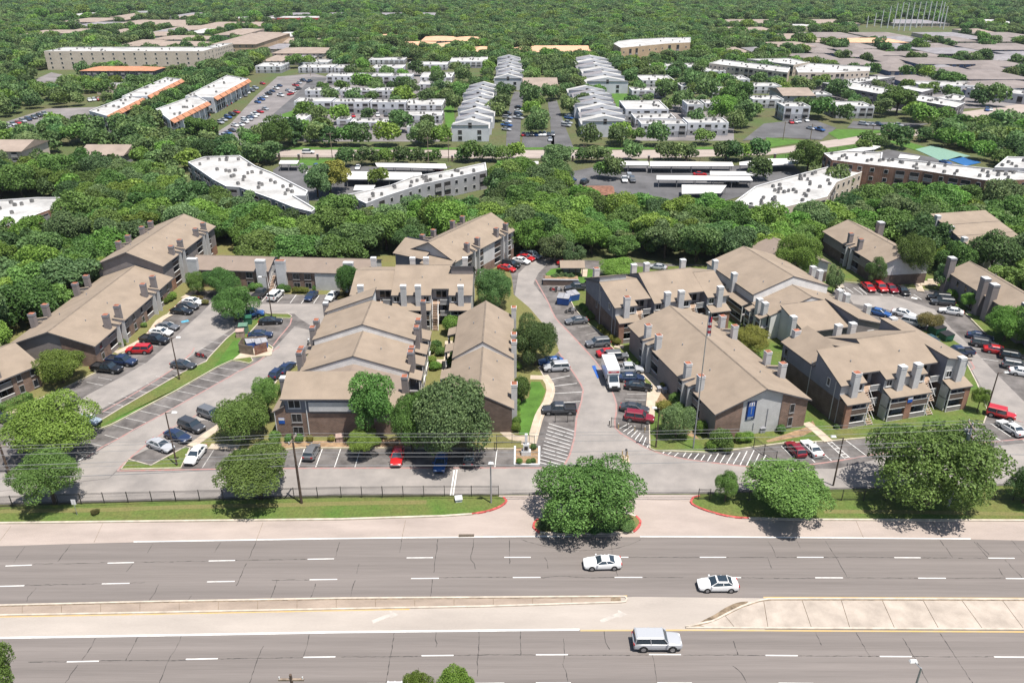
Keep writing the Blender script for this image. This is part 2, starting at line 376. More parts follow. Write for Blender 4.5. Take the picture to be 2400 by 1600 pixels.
for a, b, c, d in zip(jt, jt[1:], jb, jb[1:]):
    sheet("slab", [(a + .7, yat(M2T, a) + 2)] + [(x, yat(M2T, x) + 2) for x in range(int(a) + 20, int(b), 20) if a < 1800] + [(b - .7, yat(M2T, b) + 2), (d - .7, yat(M2B, d) - 2), (c + .7, yat(M2B, c) - 2)], 0.145, "concrete_slab", parent=med2, thick=0.04)
sheet("silt_patch", [Rz(p) for p in [(90, 1172), (150, 1135), (220, 1100), (290, 1055), (370, 1020), (448, 1012), (430, 1030), (330, 1085), (230, 1135)]], 0.016, "dirt", smooth_step=8)
# road paint
between("edge_line", [(x, y) for x, y in E_MT], [(x, y - 3.0) for x, y in E_MT], -500, 1470, 0.008, "paint_yellow", parent=road)
between("edge_line", [(x, y) for x, y in E_MT], [(x, y - 3.0) for x, y in E_MT], 1789, 2900, 0.008, "paint_yellow", parent=road)
between("edge_line", [(x, y) for x, y in E_MB], [(x, y + 3.0) for x, y in E_MB], -500, 960, 0.012, "paint_yellow", parent=road)
between("edge_line", E_TB, [(x, y + 3.4) for x, y in E_TB], 1360, 2900, 0.012, "paint_yellow", parent=road)
between("edge_line", [(x, y - 3) for x, y in E_TB], [(x, y + 1.5) for x, y in E_TB], -500, 1358, 0.012, "paint_white", parent=road)
between("edge_line", [(x, y - 2.4) for x, y in E_APR], [(x, y + 0.2) for x, y in E_APR], 313, 1340, 0.016, "paint_white", parent=road)
between("edge_line", [(x, y - 2.4) for x, y in E_APR], [(x, y + 0.2) for x, y in E_APR], 1500, 2275, 0.016, "paint_white", parent=road)
ROW1 = [(-500, 1338), (0, 1326), (45, 1324), (283, 1318), (520, 1313), (752, 1309), (984, 1306), (1211, 1305), (1672, 1305), (1897, 1305), (2127, 1306), (2345, 1307), (2900, 1314)]
ROW2 = [(-500, 1388), (0, 1373), (270, 1366.5), (520, 1362), (757, 1357), (1000, 1354.5), (1235, 1352), (1480, 1352), (1943, 1353), (2185, 1354), (2400, 1355), (2900, 1360)]
ROW3 = [(-500, 1566), (0, 1553), (196, 1549), (473, 1543), (749, 1538.6), (1024, 1535), (1292, 1533), (1560, 1532.5), (1832, 1535), (2100, 1537.5), (2368, 1538.5), (2900, 1546)]
ROW4 = [(-500, 1634), (0, 1620), (749, 1604), (1292, 1599), (1832, 1600), (2900, 1612)]
for row, starts, ln in ((ROW1, [-225, 12.7, 252, 489, 721, 953, 1182, 1411, 1640, 1868, 2096, 2316, 2540], 62), (ROW2, [-240, -8, 238.6, 485, 725.5, 963.6, 1202, 1440.5, 1672, 1910.6, 2152, 2357.5, 2600], 65),
                        (ROW3, [-120, 156.7, 435.6, 711, 988, 1256, 1521, 1794.5, 2062, 2330, 2600], 75), (ROW4, [-50, 240, 530, 820, 1100, 1256, 1540, 1825, 2110, 2390], 82)):
    for x in starts:
        stripe("lane_dash", [(x, yat(row, x)), (x + ln, yat(row, x + ln))], 0.15, 0.006, "paint_white", parent=road)
# worn turn arrows on the bright lane
for ax, ay in ((905, 1445), (1440, 1444)):
    mbx = MB(); a = G(ax - 32, ay + 12); b = G(ax - 4, ay); c_ = G(ax + 18, ay - 8)
    stripe_mb(mbx, [a, b, c_], 0.5, 0.011, "arrow_worn")
    q = [G(ax + 8, ay - 16, 0.015), G(ax + 30, ay - 5, 0.015), G(ax + 10, ay + 3, 0.015)]; mbx.face(q[::-1], "arrow_worn")
    link("arrow_mark", mbx.mesh("arrow_mark"), road)
# sealed cracks
CR = {Lz: [[(170, 640), (90, 750)], [(485, 622), (430, 690), (395, 740)], [(1040, 620), (1005, 680)], [(1500, 612), (1460, 680)], [(1745, 600), (1715, 670), (1695, 722)], [(1675, 755), (1645, 830), (1607, 905)], [(2310, 610), (2285, 710)], [(905, 755), (862, 810)], [(245, 920), (190, 985), (182, 1012)], [(1080, 895), (1055, 950), (1035, 980), (1015, 1008)], [(1305, 970), (1285, 1000)], [(1885, 865), (1860, 950), (1838, 995)], [(2145, 890), (2135, 940), (2112, 990)], [(648, 1262), (620, 1320), (555, 1415)], [(530, 1445), (490, 1500), (445, 1568)], [(938, 1255), (900, 1330), (855, 1415)], [(1238, 1245), (1180, 1360), (1150, 1405), (1115, 1490), (1085, 1568)], [(1795, 1315), (1755, 1395), (1700, 1568)], [(2105, 1228), (2090, 1310), (2060, 1392)], [(220, 758), (500, 755), (730, 748)], [(915, 745), (1240, 741), (1420, 737)], [(1600, 733), (1850, 730), (2090, 725)], [(170, 900), (440, 898), (690, 890)], [(885, 887), (990, 884)], [(1850, 868), (2105, 865)], [(190, 1425), (450, 1422)], [(685, 1415), (960, 1413), (1120, 1413), (1270, 1412)], [(1480, 1403), (1780, 1399), (2060, 1393)]],
      Cz: [[(410, 590), (398, 680)], [(658, 590), (640, 720), (630, 815)], [(903, 588), (895, 660), (878, 700), (882, 730), (908, 755), (912, 793)], [(1145, 585), (1145, 755)], [(1385, 715), (1400, 740), (1405, 790)], [(1835, 600), (1845, 690)], [(1870, 790), (1880, 840)], [(122, 755), (103, 825)], [(95, 870), (78, 920), (65, 980)], [(622, 860), (612, 920), (608, 980)], [(360, 1222), (345, 1330), (328, 1420), (303, 1568)], [(648, 1215), (642, 1270), (650, 1300), (645, 1325)], [(936, 1213), (936, 1320), (925, 1420), (928, 1520)], [(1218, 1210), (1222, 1375)], [(1513, 1265), (1520, 1375), (1508, 1440), (1530, 1500), (1540, 1568)], [(1790, 1210), (1800, 1290), (1825, 1338)], [(2115, 1370), (2130, 1440), (2150, 1568)], [(665, 850), (950, 848), (1170, 848)], [(1360, 852), (1500, 842), (1700, 850), (1860, 848)], [(2045, 848), (2323, 850)], [(0, 1390), (300, 1388), (547, 1385)], [(747, 1380), (1050, 1375), (1325, 1377)], [(1535, 1377), (1800, 1378), (2095, 1377)], [(1950, 710), (2323, 712)], [(1220, 590), (1400, 640), (1600, 665), (1800, 660), (1950, 630), (2040, 590)]],
      Rz: [[(578, 598), (605, 640), (628, 680), (632, 710)], [(775, 598), (800, 650)], [(968, 600), (1030, 690), (1075, 770), (1120, 848)], [(1750, 598), (1795, 650), (1835, 712)], [(1980, 605), (2085, 725)], [(2000, 610), (2085, 695)], [(2185, 540), (2250, 610), (2323, 690)], [(2195, 730), (2310, 850)], [(2150, 790), (2190, 850)], [(580, 720), (605, 785)], [(905, 1225), (945, 1310)], [(1180, 1222), (1210, 1280), (1270, 1380)], [(1495, 1260), (1570, 1380), (1670, 1568)], [(1750, 1222), (1850, 1380), (1975, 1568)], [(345, 1280), (378, 1375)], [(340, 1450), (400, 1500), (435, 1568)], [(0, 712), (580, 712)], [(640, 712), (775, 712)], [(950, 712), (1200, 710), (1440, 714)], [(1625, 715), (2080, 718)], [(395, 850), (700, 855), (900, 853)], [(1095, 850), (1350, 852), (1600, 855)], [(1790, 855), (2195, 853)], [(0, 1378), (300, 1376), (565, 1380)], [(785, 1382), (1340, 1385)], [(1560, 1385), (1800, 1388), (2120, 1387)]]}
rnd = random.Random(3)
for fz, ls in CR.items():
    for l in ls:
        pts = resample([fz(p) for p in l], 7); mbx = MB()
        pts = [(x + rnd.uniform(-1.0, 1.0), y + rnd.uniform(-0.7, 0.7)) for x, y in pts]
        W = [G(*p) for p in pts]
        for a, b in zip(W, W[1:]): stripe_mb(mbx, [a, b], rnd.choice((0.03, 0.05, 0.07, 0.10)), 0.0045, "tar")
        link("crack_seal", mbx.mesh("crack_seal"), road)
for a, b in ((Lz((1790, 475)), Lz((1745, 598))), (Lz((75, 500)), Lz((0, 600))), (Cz((437, 460)), Cz((412, 585))), (Lz((700, 480)), Lz((640, 612))), (Rz((1180, 465)), Rz((1230, 580))), (Rz((1700, 465)), Rz((1770, 585))), (Cz((1090, 300)), Cz((1370, 318))), (Cz((2080, 320)), Rz((60, 330)))):
    stripe("joint", [a, b], 0.05, 0.017, "dirt", parent=apron)
# storm drain, island, verges
sheet("verge", [(-500, 1205), (30, 1187), (245, 1178), (800, 1166), (1165, 1162), (1180, 1166), (1187, 1174), (1175, 1186), (1144, 1198), (1106, 1205), (1041, 1209.5), (800, 1217), (344, 1222), (0, 1226), (-500, 1242)], 0.14, "grass", thick=0.16, side="kerb")
kerb_line("verge_kerb", [(-500, 1242), (0, 1226), (344, 1222), (800, 1217), (1041, 1209.5), (1106, 1205)], "kerb", wdt=0.3, h=0.16)
kerb_line("verge_kerb", [(1106, 1205), (1144, 1198), (1175, 1186), (1187, 1174), (1180, 1166)], "kerb_red", wdt=0.3, h=0.17, step=6)
sheet("verge", [(1624, 1167), (1640, 1160), (1700, 1156), (1960, 1147), (2400, 1137), (2900, 1130), (2900, 1228), (2400, 1220), (1910, 1218), (1755, 1215), (1714, 1211.5), (1669, 1201), (1631, 1187), (1619, 1177)], 0.14, "grass", thick=0.16, side="kerb")
kerb_line("verge_kerb", [(1640, 1163), (1624, 1167), (1619, 1177), (1631, 1187), (1669, 1201), (1714, 1211.5), (1755, 1215)], "kerb_red", wdt=0.3, h=0.17, step=6)
kerb_line("verge_kerb", [(1755, 1215), (1910, 1218), (2400, 1220), (2900, 1228)], "kerb", wdt=0.3, h=0.16)
ISL = [(1250, 1236), (1252, 1226), (1262, 1216), (1300, 1202), (1380, 1195), (1450, 1200), (1490, 1210), (1501, 1222), (1496, 1236), (1484, 1247), (1370, 1251), (1265, 1249)]
sheet("island", ISL, 0.13, "grass_dry", thick=0.15)
kerb_line("island_kerb", ISL[11:] + ISL[:3], "kerb_red", wdt=0.3, h=0.16, step=6)
kerb_line("island_kerb", ISL[2:7], "kerb", wdt=0.3, h=0.16, step=6)
kerb_line("island_kerb", ISL[6:10], "kerb_red", wdt=0.3, h=0.16, step=6)
kerb_line("island_kerb", ISL[9:12], "kerb", wdt=0.3, h=0.16, step=6)
stripe("verge_track", [(0, 1199), (250, 1196), (400, 1190), (620, 1186), (800, 1181), (1000, 1178)], 0.9, 0.146, "grass_dry", step=40)
stripe("verge_track", [(1930, 1200), (2100, 1201), (2400, 1206)], 0.8, 0.146, "grass_dry", step=40)
# complex asphalt
LOT = [(-500, 1190), (30, 1181), (800, 1160), (1180, 1158), (1640, 1156), (1960, 1146), (2400, 1136), (2900, 1125), (2620, 1080), (2400, 872), (2324, 800), (2262, 737), (2234, 718), (2206, 684), (1975, 662), (1700, 622), (1560, 618), (1420, 612), (1290, 605), (1260, 598), (1160, 600), (1100, 640), (850, 680), (800, 690), (560, 680), (470, 682), (430, 700), (395, 735), (330, 800), (240, 862), (141, 914), (0, 976), (-500, 1130)]
lot = sheet("parking_lot", LOT, 0.0, "asphalt_lot")
LANES = [[(120, 985), (205, 925), (290, 880), (345, 848), (400, 800), (440, 762), (470, 735), (500, 705), (600, 712), (780, 712), (790, 720), (740, 770), (700, 745), (690, 735), (600, 735), (560, 760), (500, 800), (440, 840), (380, 880), (300, 925), (225, 965), (160, 1010)],
         [(205, 1072), (277, 1028), (345, 991), (431, 940), (514, 896), (562, 869), (625, 836), (690, 765), (735, 775), (700, 845), (650, 880), (590, 930), (520, 965), (440, 1000), (380, 1035), (300, 1075), (272, 1102), (255, 1120), (0, 1150), (-400, 1165), (-400, 1120), (100, 1105)],
         [(255, 1121), (272, 1106), (510, 1101), (706, 1098), (1285, 1097), (1298, 1150), (1180, 1156), (800, 1157), (30, 1177), (-400, 1188), (-400, 1166), (0, 1151)],
         [(1215, 640), (1245, 612), (1270, 604), (1290, 612), (1262, 640), (1250, 664), (1286, 711), (1302, 745), (1335, 780), (1373, 821), (1396, 847), (1430, 900), (1445, 949), (1442, 1002), (1486, 1033), (1522, 1053), (1588, 1072), (1680, 1085), (1784, 1096), (1960, 1098), (2080, 1070), (2400, 1038), (2900, 990), (2900, 1120), (2400, 1132), (1960, 1142), (1640, 1152), (1300, 1152), (1287, 1098), (1320, 1094), (1335, 1066), (1347, 1021), (1351, 980), (1363, 939), (1367, 913), (1343, 872), (1306, 821), (1270, 770), (1215, 740), (1207, 690)],
         [(1985, 690), (2100, 695), (2190, 725), (2230, 770), (2262, 800), (2330, 870), (2420, 960), (2520, 1010), (2400, 1035), (2330, 955), (2285, 880), (2262, 835), (2225, 785), (2170, 765), (2080, 725), (2000, 712)]]
for i_, l in enumerate(LANES): sheet("drive_lane", l, 0.004 + .0015 * i_, "asphalt_lane", parent=lot)
RED = [[(313, 1006.5), (376, 973), (462, 925), (539, 882), (561, 869), (600, 850), (625, 832), (655, 812)], [(205, 1071), (241, 1046), (277, 1028), (313, 1006.5)], [(240, 965), (310, 925), (400, 868), (450, 826), (455, 815)], [(275, 1103), (510, 1099), (706, 1097), (1000, 1096), (1285, 1096)], [(302, 1076), (330, 1052), (390, 1010), (470, 968), (480, 962)], [(275, 1103), (290, 1086), (302, 1076)],
       [(1306, 821), (1343, 872), (1367, 913), (1363, 939), (1351, 980), (1347, 1021), (1335, 1066), (1320, 1094)], [(1255, 655), (1286, 711), (1302, 745), (1335, 780), (1373, 821), (1396, 847), (1420, 885), (1445, 949), (1442, 1002), (1486, 1033), (1522, 1053), (1588, 1072), (1680, 1085), (1784, 1096)], [(1870, 1092), (1960, 1080), (2100, 1058), (2400, 1028)], [(2262, 830), (2277, 850), (2284, 862), (2275, 866)], [(2290, 950), (2330, 968), (2400, 990)], [(684, 745), (680, 760), (655, 790), (640, 810)]]
for i_, l in enumerate(RED): stripe("red_line", l, 0.28, 0.0165 + .001 * i_, "paint_red", parent=lot, step=15)
ST = [((262, 995), (313, 1006.5)), ((294, 979), (345, 990)), ((324.5, 961.6), (376.5, 973)), ((357, 945), (405, 956.5)), ((384, 929), (431, 940)), ((414, 915), (462, 925)), ((440, 900), (488.8, 910.6)), ((466, 886), (514, 896)), ((490, 873), (539, 882)), ((510, 860.6), (561, 869)), ((245, 1018.8), (277.5, 1027)), ((198, 1036), (241, 1045)), ((180, 1062), (205, 1069)),
      ((410, 891), (365, 881)), ((382, 904), (343, 898)), ((351, 921), (310, 913)), ((322, 935), (284, 928)), ((292, 952), (253, 943)), ((265, 967), (239, 964)), ((440, 876), (398, 866)), ((548, 790), (515, 782)), ((527, 806), (490, 800)), ((508, 825), (470, 815)),
      ((756, 1050), (740, 1094)), ((799, 1050), (784, 1094)), ((714, 1050), (700, 1094)), ((845, 1050), (832, 1094)), ((1165, 1052), (1160, 1094)), ((502, 1052), (474, 1096)), ((388, 1052), (365, 1048)), ((434, 1023), (392, 1012)), ((470, 1003), (430, 990)), ((511, 991), (461, 979)),
      ((230, 884), (262, 890)), ((203, 895), (242, 903)), ((300, 850), (340, 852)), ((338, 808), (372, 812)),
      ((614, 706), (630, 688)), ((650, 708), (668, 688)), ((680, 710), (695, 690)), ((706, 711), (720, 692)), ((735, 711), (748, 692)), ((762, 712), (778, 692)),
      ((1355, 767), (1396, 760)), ((1372, 785), (1412, 776)), ((1390, 800), (1425, 792)), ((1412, 850), (1455, 842)), ((1470, 923), (1520, 923)), ((1465, 935), (1520, 938)), ((1285, 890), (1335, 880)), ((1295, 905), (1352, 898)), ((1296, 922), (1364, 918)), ((1292, 945), (1360, 940)),
      ((1831, 1045), (1866, 1079)), ((1888, 1060), (1910, 1083)), ((1929, 1062), (1949, 1079)), ((1982, 1031), (2029, 1066)), ((2322, 992), (2369, 1023)), ((2308, 1010), (2350, 1035)), ((2300, 840), (2340, 846)), ((2275, 815), (2310, 820)), ((1982, 673), (2000, 686)), ((2000, 674), (2022, 690)), ((2014, 674), (2032, 690)), ((2052, 676), (2068, 692)), ((2078, 679), (2094, 694)), ((2104, 682), (2122, 697)), ((2142, 690), (2160, 702)), ((2100, 745), (2122, 765)), ((1975, 674), (1986, 690))]
for a, b in ST: stripe("stall_line", [a, b], 0.12, 0.012, "paint_worn" if a[0] < 600 or 1340 < a[0] < 1600 else "paint_white", parent=lot)
for i in range(12):
    t = i / 11; a = lerp2((1286, 992), (1262, 1090), t * 0.93); b = lerp2((1347, 1008), (1322, 1096), min(1, t + 0.03)); stripe("hatch_line", [a, b], 0.13, 0.012, "paint_white", parent=lot)
for i in range(8):
    t = i / 7; a = lerp2((1452, 1004), (1516, 1049), t); b = lerp2((1474, 998), (1521, 1032), t) if i < 7 else (1522, 1042); stripe("hatch_line", [a, (b[0], b[1] - 6 + 4 * t)], 0.13, 0.012, "paint_white", parent=lot)
z5 = Zm(1600, 780); z4 = Zm(1200, 780)
for a, b in [((5, 1420), (35, 1375)), ((60, 1440), (105, 1380)), ((130, 1450), (185, 1385)), ((210, 1462), (255, 1395)), ((285, 1470), (330, 1395)), ((355, 1480), (415, 1380)), ((430, 1490), (500, 1375)), ((505, 1500), (580, 1375)), ((580, 1505), (660, 1370)), ((660, 1515), (740, 1355)), ((735, 1520), (820, 1345)), ((810, 1530), (880, 1385)), ((885, 1530), (955, 1400))]: stripe("hatch_line", [z5(a), z5(b)], 0.13, 0.014, "paint_white", parent=lot)
for a, b in [((1730, 1385), (1755, 1355)), ((1790, 1395), (1830, 1365)), ((1865, 1415), (1910, 1375))]: stripe("hatch_line", [z4(a), z4(b)], 0.13, 0.014, "paint_white", parent=lot)
stripe("ladder_line", [z5((1650, 1245)), z5((1870, 1450))], 0.12, 0.014, "paint_white", parent=lot); stripe("ladder_line", [z5((1700, 1240)), z5((1925, 1435))], 0.12, 0.014, "paint_white", parent=lot)
for i in range(6):
    t = (i + .5) / 6; stripe("ladder_line", [z5(lerp2((1650, 1245), (1870, 1450), t)), z5(lerp2((1700, 1240), (1925, 1435), t))], 0.12, 0.015, "paint_white", parent=lot)
for dx_ in (0, 6): stripe("cross_path", [(1065 + dx_, 1100), (1056 + dx_, 1160)], 0.2, 0.013, "paint_white", parent=lot)
for p in ((292, 1019), (259, 1037), (223, 1057), (189, 1076)): stripe("lane_dash", [(p[0] - 7, p[1] + 4), (p[0] + 7, p[1] - 4)], 0.22, 0.012, "paint_white", parent=lot)
stripe("stall_sign_mark", [(425, 755), (442, 751)], 1.0, 0.0125, "paint_blue", parent=lot)
stripe("stall_sign_mark", [(2136, 697), (2150, 700)], 0.9, 0.0125, "paint_white", parent=lot)
# yards and islands (raised, kerbed)
YARDS = [("yard", [(-500, 1130), (0, 976), (141, 914), (224, 874), (240, 862), (330, 800), (395, 735), (430, 700), (470, 682), (560, 682), (700, 690), (800, 690), (840, 655), (860, 600), (470, 565), (-300, 560), (-700, 800)], "grass_dry"),
         ("yard", [(445, 1046), (480, 1022), (520, 995), (600, 935), (640, 905), (655, 885), (705, 850), (745, 790), (775, 740), (800, 700), (840, 692), (880, 600), (1140, 590), (1185, 610), (1200, 650), (1204, 690), (1240, 720), (1300, 790), (1310, 822), (1285, 845), (1262, 862), (1273, 880), (1296, 913), (1288, 943), (1269, 976), (1251, 1039), (1245, 1051), (1190, 1052), (1000, 1050), (705, 1050), (640, 1056), (533, 1052), (492, 1048)], "grass_dry"),
         ("yard", [(1335, 700), (1347, 725), (1377, 757), (1426, 794), (1431, 811), (1471, 851), (1494, 870), (1527, 921), (1520, 930), (1522, 1004), (1523, 1051), (1535, 1056), (1600, 1058), (1680, 1061), (1722, 1054), (1771, 1047), (1841, 1038), (1935, 1034), (2080, 1022), (2220, 1003), (2305, 992), (2315, 965), (2290, 900), (2262, 845), (2262, 815), (2225, 790), (2180, 774), (2060, 764), (2000, 726), (1950, 692), (1962, 664), (1700, 622), (1480, 625), (1380, 650)], "grass"),
         ("yard", [(1975, 660), (2206, 683), (2236, 717), (2264, 736), (2326, 799), (2402, 870), (2620, 1075), (2900, 1120), (2900, 600), (2400, 560), (1960, 560)], "grass"),
         ("island", [(213, 1000), (229, 1007), (262, 995), (414, 915), (510, 860), (543, 845), (560, 847), (584, 852), (593, 846), (588, 838), (636, 832), (640, 815), (610, 795), (584, 782), (614, 749), (650, 745), (680, 746), (684, 741), (675, 736), (622, 735), (600, 745), (560, 770), (530, 795), (490, 838), (484, 847), (430, 872), (290, 953)], "grass"),
         ("island", [(284, 1100), (302, 1077), (354, 1091), (435, 1047), (446, 1050), (424, 1097)], "grass"),
         ("island", [(1278, 642), (1292, 630), (1340, 624), (1390, 632), (1386, 668), (1370, 668), (1340, 652), (1292, 652)], "grass_lush")]
for nm, px, m in YARDS: sheet(nm, px, 0.13, m, thick=0.16, side="kerb")
for px in (YARDS[4][1] + [YARDS[4][1][0]], YARDS[5][1] + [YARDS[5][1][0]], YARDS[2][1][:24], YARDS[1][1][19:33], YARDS[1][1][:8], YARDS[0][1][1:10], YARDS[3][1][:7]):
    kerb_line("kerb", px, "kerb", wdt=0.18, h=0.15)
sheet("lawn", [(1244, 894), (1266, 894), (1279, 916), (1262, 958), (1240, 1022), (1216, 1018), (1216, 945), (1240, 930)], 0.137, "grass_lush")
sheet("lawn", [(240, 995), (414, 913), (500, 862), (545, 800), (580, 790), (560, 835), (520, 853), (430, 902), (280, 982)], 0.137, "grass_lush")
sheet("dumpster_pad", [(546, 842), (570, 822), (610, 800), (640, 818), (634, 832), (590, 836)], 0.14, "concrete_walk")
sheet("mulch_bed", [(705, 1047), (1000, 1047), (1000, 1030), (900, 1030), (640, 1034), (640, 1050)], 0.137, "mulch")
sheet("mulch_bed", [(1795, 1032), (1890, 1000), (1905, 985), (1915, 1005), (1880, 1022), (1800, 1036)], 0.137, "mulch")
sheet("mulch_bed", [(1530, 925), (1560, 900), (1600, 985), (1640, 1030), (1560, 1000)], 0.137, "mulch")
WALKS = [[(1275, 880), (1288, 900), (1291, 915), (1283, 943), (1264, 976), (1246, 1040)], [(1243, 885), (1276, 886)], [(1052, 800), (1050, 840), (1044, 872)], [(1015, 848), (1048, 848)], [(1164, 993), (1200, 1026), (1240, 1026)], [(1234, 1030), (1233, 1044)], [(448, 1047), (480, 1024), (518, 998)], [(492, 1047), (560, 1050)], [(271, 828), (300, 816), (345, 790), (375, 752), (400, 738)],
         [(1888, 992), (1915, 1012), (1942, 1036)], [(1500, 868), (1540, 905), (1528, 940)], [(1527, 921), (1524, 960), (1522, 985)], [(2140, 640), (2150, 665), (2158, 684)], [(2160, 668), (2195, 668)], [(2266, 733), (2300, 735)], [(1370, 632), (1368, 650)], [(430, 700), (460, 682)], [(1440, 812), (1462, 815)], [(-20, 990), (40, 962)]]
for i_, px in enumerate(WALKS):
    stripe("walkway", px, 1.5, 0.142 + .003 * i_, "concrete_walk", step=12)
# ------------------------------------------------------------------ building kit
class Bld:
    def __init__(s, x, y, deg, label, cat="apartment building", group=None, name="apartment_building"):
        s.o = Vector((x, y, 0)); s.a = R(deg); s.root = empty(name, s.o, s.a, label, cat, group)
    def add(s, name, mb, parent=None, **k): return link(name, mb.mesh(name, **k), parent or s.root)
    def loc(s, p):
        d = p - s.o; return Vector((d.x * math.cos(s.a) + d.y * math.sin(s.a), -d.x * math.sin(s.a) + d.y * math.cos(s.a), p.z))
    def world(s, u, v, z=0): return Vector((s.o.x + u * math.cos(s.a) - v * math.sin(s.a), s.o.y + u * math.sin(s.a) + v * math.cos(s.a), z))
    def walls(s, plan, zt, up="siding_light", low="brick", zb=0.0, over={}, z0=0.0, name="wall"):
        n = len(plan)
        mb = MB()
        for i in range(n):
            p, q = plan[i], plan[(i + 1) % n]; U, L, b = over.get(i, (up, low, zb))
            zp, zq = zt(*p), zt(*q)
            if b > z0:
                bp, bq = min(b, zp), min(b, zq)
                mb.face([(p[0], p[1], z0), (q[0], q[1], z0), (q[0], q[1], bq), (p[0], p[1], bp)], L)
            else: bp = bq = z0
            if zp > bp + .01 or zq > bq + .01:
                mb.face([(p[0], p[1], bp), (q[0], q[1], bq), (q[0], q[1], zq), (p[0], p[1], zp)], U)
        return s.add(name, mb)
    def roof(s, pts, thick=0.24, m="roof_tan", side="fascia", name="roof"):
        mb = MB(); mb.prism(pts, thick, m, side); return s.add(name, mb, tri=True)
    def ridge(s, a, b, par):
        mb = MB(); a = Vector(a); b = Vector(b); d = (b - a).normalized(); n = Vector((-d.y, d.x, 0)) * 0.16; up = Vector((0, 0, 0.035)); dn = Vector((0, 0, -0.03))
        mb.face([a + up, b + up, b + n + dn, a + n + dn][::-1], "ridge"); mb.face([a + up, b + up, b - n + dn, a - n + dn], "ridge")
        s.add("ridge_cap", mb, par)
    def vents(s, pts, par):
        for u, v, z in pts:
            mb = MB(); mb.tube((u, v, z - .05), (u, v, z + 0.35), 0.09, 0.09, "cap_grey", 6); s.add("roof_vent", mb, par)
    def chimney(s, u, v, zt, du=1.25, dv=0.95, cap="cap_orange", m="siding_light", z0=0.0):
        col_ = "cap_white" if m != "siding_taupe" else "cap_grey"
        mb = MB(); a, b = du * .46, dv * .46
        mb.box(u - a, u + a, v - b, v + b, z0, zt - 0.35, m)
        ch = s.add("chimney", mb)
        mb = MB()
        mb.box(u - a - .05, u + a + .05, v - b - .05, v + b + .05, zt - .35, zt - .18, col_)
        mb.box(u - a, u + a, v - b, v + b, zt - .18, zt - .06, "slot_dark")
        mb.box(u - a - .05, u + a + .05, v - b - .05, v + b + .05, zt - .06, zt + 0.04, col_)
        mb.box(u - a + .04, u + a - .04, v - b + .04, v + b - .04, zt + .04, zt + 0.09, cap)
        s.add("chimney_cap", mb, ch)
    def window(s, u, v, z, w, h, face='f', frame="frame_white", pane="glass_dark"):
        rz = {'f': 0, 'r': math.pi / 2, 'b': math.pi, 'l': -math.pi / 2}[face]
        k = (w, h, frame)
        if k not in WIN:
            mb = MB(); t = 0.09
            mb.box(-w / 2, -w / 2 + t, -.07, .02, 0, h, frame); mb.box(w / 2 - t, w / 2, -.07, .02, 0, h, frame)
            mb.box(-w / 2 + t, w / 2 - t, -.07, .02, 0, t, frame); mb.box(-w / 2 + t, w / 2 - t, -.07, .02, h - t, h, frame)
            if w > 1.1: mb.box(-.03, .03, -.05, .02, t, h - t, frame)
            mb.box(-w / 2 - .06, w / 2 + .06, -.12, .0, -.08, -.002, frame)
            WIN[k] = mb.mesh("window")
        k2 = (w, h, pane)
        if k2 not in PANE:
            mb = MB(); t = 0.09; mb.face([(-w / 2 + t, -.015, t), (w / 2 - t, -.015, t), (w / 2 - t, -.015, h - t), (-w / 2 + t, -.015, h - t)], pane); PANE[k2] = mb.mesh("pane")
        o = link("window", WIN[k], s.root, (u, v, z), (0, 0, rz)); link("pane", PANE[k2], o)
    def rail(s, u0, u1, v0, v1, z, h=1.0, m="siding_brown", cap="frame_white", name="balcony_rail"):
        mb = MB(); mb.box(u0, u1, v0, v1, z, z + h, m); mb.box(u0 - .03, u1 + .03, v0 - .03, v1 + .03, z + h, z + h + .07, cap); mb.box(u0 - .02, u1 + .02, v0 - .02, v1 + .02, z - .12, z, cap); s.add(name, mb)
    def box(s, name, u0, u1, v0, v1, z0, z1, m, parent=None):
        mb = MB(); mb.box(u0, u1, v0, v1, z0, z1, m); return s.add(name, mb, parent)
    def stairs(s, u0, u1, va, za, vb, zb, n=9, along='v'):
        mb = MB()
        for i in range(n):
            t0, t1 = i / n, (i + 1) / n; z = za + (zb - za) * t1
            x0, x1 = sorted((va + (vb - va) * t0, va + (vb - va) * t1))
            if along == 'v': mb.box(u0, u1, x0, x1 - .05 if x1 - x0 > .1 else x1, z - .12, z, "step_tan")
            else: mb.box(x0, x1 - .05, u0, u1, z - .12, z, "step_tan")
        for e in (u0, u1):
            q = [(e, va), (e, vb)] if along == 'v' else [(va, e), (vb, e)]
            a = Vector((*q[0], za)); b = Vector((*q[1], zb)); 
            mb.tube(a, b, .07, .07, "frame_white", 5); mb.tube(a + Vector((0, 0, .95)), b + Vector((0, 0, .95)), .04, .04, "frame_white", 5)
        s.add("stair", mb)
WIN = {}; PANE = {}
def gablez(uc, hw, eave, ridge): return lambda u, v: ridge - (ridge - eave) * abs(u - uc) / hw

